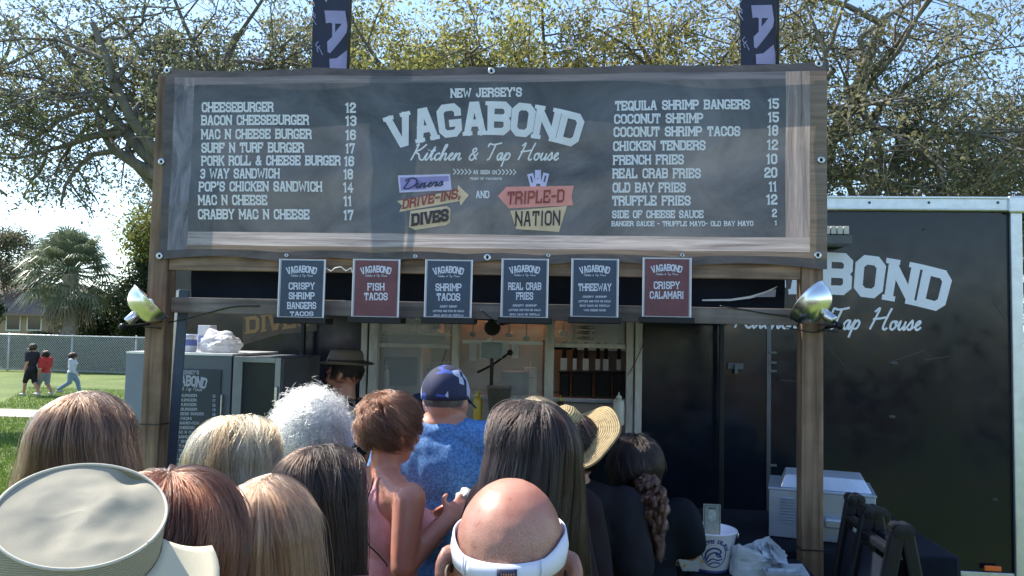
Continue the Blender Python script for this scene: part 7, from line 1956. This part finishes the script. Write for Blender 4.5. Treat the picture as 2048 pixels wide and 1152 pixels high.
m = MB(); m.tube([p['h'](-.083, .0, .006), p['h'](-.086, -.035, -.012), p['h'](-.080, -.055, -.04)], .003, 6); m.build('glasses_cord', M('brown_cord', (.08, .05, .03), .6), p['root'], smooth=True, world=False)

# 16 khaki hat, bottom left
p = person('person in a big khaki hat at the bottom left corner', 165, 935, .95, yaw=-.35, hair_h=.0, skin=FAIR, shirt=cloth('olive_shirt', (.12, .12, .08)), pants=JEANS, voxel=.013, H=1.52)
def khaki_hat(p):
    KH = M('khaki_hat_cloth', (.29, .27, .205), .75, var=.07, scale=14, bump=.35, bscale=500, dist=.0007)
    SD, N, L, b = mat_new('khaki_hat_weave'); tc = N.new('ShaderNodeTexCoord'); mp = N.new('ShaderNodeMapping'); mp.inputs['Scale'].default_value = (1, 1, 1); L.new(tc.outputs['Object'], mp.inputs[0])
    wv = N.new('ShaderNodeTexWave'); wv.bands_direction = 'Z'; wv.inputs['Scale'].default_value = 110; wv.inputs['Distortion'].default_value = .6; L.new(mp.outputs[0], wv.inputs[0])
    cr = N.new('ShaderNodeValToRGB'); e = cr.color_ramp.elements; e[0].color = (.22, .20, .13, 1); e[1].color = (.36, .33, .24, 1); L.new(wv.outputs[0], cr.inputs[0]); L.new(cr.outputs[0], b.inputs['Base Color'])
    bp_ = N.new('ShaderNodeBump'); bp_.inputs['Strength'].default_value = .5; bp_.inputs['Distance'].default_value = .001; L.new(wv.outputs[0], bp_.inputs['Height']); L.new(bp_.outputs[0], b.inputs['Normal']); b.inputs['Roughness'].default_value = .8
    root = p['root']; wi = wmat(root).inverted()
    C = P(168, 1026, .95)                                    # middle of the crown's flat top
    # crown leans back to the camera and down to the right
    M3 = Matrix.Rotation(radians(23), 3, 'Y') @ Matrix.Rotation(radians(17), 3, 'X')
    rx, ry = .093, .108; n = 72
    def w(x, y, z): return wi @ (C + M3 @ Vector((x, y, z)))
    def g(vs, fs, nm, mat, par): m = MB(); m.add(vs, fs); return m.build(nm, mat, par, smooth=True, world=False)
    rows = [.02] + [i / 22 for i in range(1, 23)]; vs = []
    for k in rows:
        for j in range(n):
            a = 2 * pi * j / n; x, y = rx * k * cos(a), ry * k * sin(a)
            z = -.0022 * abs(noise.noise(Vector((x * 16 + y * 7, y * 26 - x * 9, 5)))) ** .5 * (1 - k ** 6) + .008 * (1 - k * k) - .009 * (1 - k ** 4) * (.5 + noise.noise(Vector((x * 16, y * 13, 2)))) - .006 * math.exp(-((x - .02) ** 2 + (y + .06) ** 2) / .0012) + .0016 * noise.noise(Vector((x * 45, y * 30, 0))) * (1 - k ** 6)
            z -= .010 * math.exp(-((x + .01) ** 2 * 2 + (y - .105) ** 2) / .0006)
            vs.append(w(x, y, z))
    q = [(i * n + j, i * n + (j + 1) % n, (i + 1) * n + (j + 1) % n, (i + 1) * n + j) for i in range(len(rows) - 1) for j in range(n)] + [tuple(range(n - 1, -1, -1))]
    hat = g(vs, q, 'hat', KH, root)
    m = MB(); ring = [w(rx * 1.004 * cos(2 * pi * j / n), ry * 1.004 * sin(2 * pi * j / n), .001) for j in range(n + 1)]; m.tube(ring, .0021, 8); m.build('piping', M('pale_piping', (.52, .49, .40), .7), hat, smooth=True, world=False)
    vs = []; sr = [(1.0, -.001), (1.02, -.010), (1.05, -.035), (1.07, -.065), (1.075, -.10)]
    for k, z in sr:
        for j in range(n): a = 2 * pi * j / n; kk = k + .008 * noise.noise(Vector((cos(a) * 3, sin(a) * 3, z * 20))); vs.append(w(rx * kk * cos(a), ry * kk * sin(a), z))
    g(vs, [(i * n + j, i * n + (j + 1) % n, (i + 1) * n + (j + 1) % n, (i + 1) * n + j) for i in range(len(sr) - 1) for j in range(n)], 'crown_side', SD, hat)
    m = MB(); ring = [w(rx * 1.082 * cos(2 * pi * j / n), ry * 1.082 * sin(2 * pi * j / n), -.088) for j in range(n + 1)]; m.tube(ring, .003, 6); m.build('seam', M('dark_seam', (.07, .06, .045), .7), hat, smooth=True, world=False)
    # brim reaching out to the right, sunlight painted in as a cream colour
    BR = M('sunlit_cream_brim', (.56, .51, .36), .75, var=.04, scale=10, bump=.25, bscale=400, dist=.0007)
    vs = []; kk = 9; nn = 30
    for i in range(kk):
        for j in range(nn + 1):
            a = -1.75 + 2.5 * j / nn; u = i / (kk - 1); e_ = .085 * u * max(0, cos((a + .35) * .92)) ** .55; e_ += .012 * u
            vs.append(w((rx * 1.06 + e_) * cos(a), (ry * 1.06 + e_) * sin(a), -.055 - .045 * u + .03 * u * u - .0))
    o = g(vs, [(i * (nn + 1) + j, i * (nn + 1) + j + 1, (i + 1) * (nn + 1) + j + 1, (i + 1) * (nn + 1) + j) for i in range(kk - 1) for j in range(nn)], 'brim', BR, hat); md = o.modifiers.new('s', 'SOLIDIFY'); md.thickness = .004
khaki_hat(p)

# ------------------------------------------------------------------ walkers on the lawn
def walker(lab, px, py_head, py_feet, yaw, shirt, pants, hairm, stride, skin=TAN_SKIN, sleeve='short', hatm=None):
    g = G(px, py_feet); H = P(px, py_head, g.y).z - g.z
    legs = {-1: {'k': (-.09, .12 * stride, H * .28), 'a': (-.09, .16 * stride, .09)}, 1: {'k': (.09, -.02, H * .27), 'a': (.09, -.26 * stride, .11)}}
    arms = {'L': {'e': (-.2, -.08, H - .55), 'w': (-.19, .02, H - .75)}, 'R': {'e': (.2, .06, H - .55), 'w': (.17, .22, H - .66)}}
    p = person(lab, px, py_head, g.y, yaw=yaw, hair_h=.02, skin=skin, shirt=shirt, pants=pants, sleeve=sleeve, voxel=.02, legs=legs, arms=arms, female=True, sw=.155, H=H)
    short_hair(p, hairm, base((.03, .02, .015)), length=.1, n=1200, seed=int(px), thick=.02, low=2.2, lift=.006, radius=.0025)
    return p
sh_ = (cloth('dark_shorts', (.02, .02, .03)), 'short'); 
p1 = walker('walker in dark clothes and a light cap beside the girl in red, crossing the lawn', 66, 688, 792, pi / 2 - .3, cloth('charcoal_top', (.03, .03, .04)), sh_, DRK, 1.0)
cap_hat(p1, cloth('pale_cap', (.5, .5, .5)), cloth('pale_cap_brim', (.5, .5, .5)))
walker('girl in a red top and grey shorts walking across the lawn', 92, 702, 791, pi / 2 - .3, cloth('red_top', (.45, .05, .05)), (cloth('grey_shorts', (.2, .22, .26)), 'short'), DRK, .9)
p3 = walker('walker in pale blue clothes striding across the lawn near the fence post', 146, 706, 786, -pi / 2 + .3, cloth('pale_blue_top', (.5, .53, .6)), (cloth('pale_jeans', (.22, .30, .42)), 'long'), DRK, 1.3, sleeve='long')

# the rest of the queue, behind the camera: mirrored softly in the trailer's paint
def copy_tree(o, parent=None):
    c = o.copy(); COL.objects.link(c); c.parent = parent
    for ch in list(o.children): copy_tree(ch, c)
    return c
src = [o for o in list(COL.objects) if o.name.startswith('person') and o.parent is None][:15]
rq = random.Random(3)
for i, (x, y) in enumerate([(-1.3, -.5), (-.6, -.75), (.55, -.55), (1.2, -.45), (1.9, -.9), (2.6, -.5), (-.1, -1.25), (.9, -1.5), (1.6, -1.7), (2.4, -1.6), (3.2, -1.2), (-1.0, -1.5), (.3, -2.1), (3.0, -2.3), (3.8, -.6), (4.6, -1.5), (5.4, -.8), (6.2, -2), (7.2, -1.2), (4.2, -3), (5.6, -3.4), (7.8, -3), (3.4, -3.4)]):
    c = copy_tree(src[(i * 4 + 1) % len(src)]); c.location = (x, y, 0)
    sh = ['brown haired woman', 'auburn haired person', 'blonde woman', 'strawberry blonde woman', 'dark haired woman', 'white haired woman', 'man in a brimmed hat', 'woman in pink', 'man in a blue shirt', 'person in a dark cap', 'long haired woman', 'dark blonde woman', 'woman in a straw hat', 'woman in black', 'bald man'][(i * 4 + 1) % 15]
    c['label'] = sh + ' waiting behind the camera, ' + ('left' if x < 0 else 'middle' if x < 2 else 'right') + ' of the queue, ' + ('front row' if y > -1 else 'second row' if y > -2 else 'back row'); c['group'] = 'people queueing behind the camera'
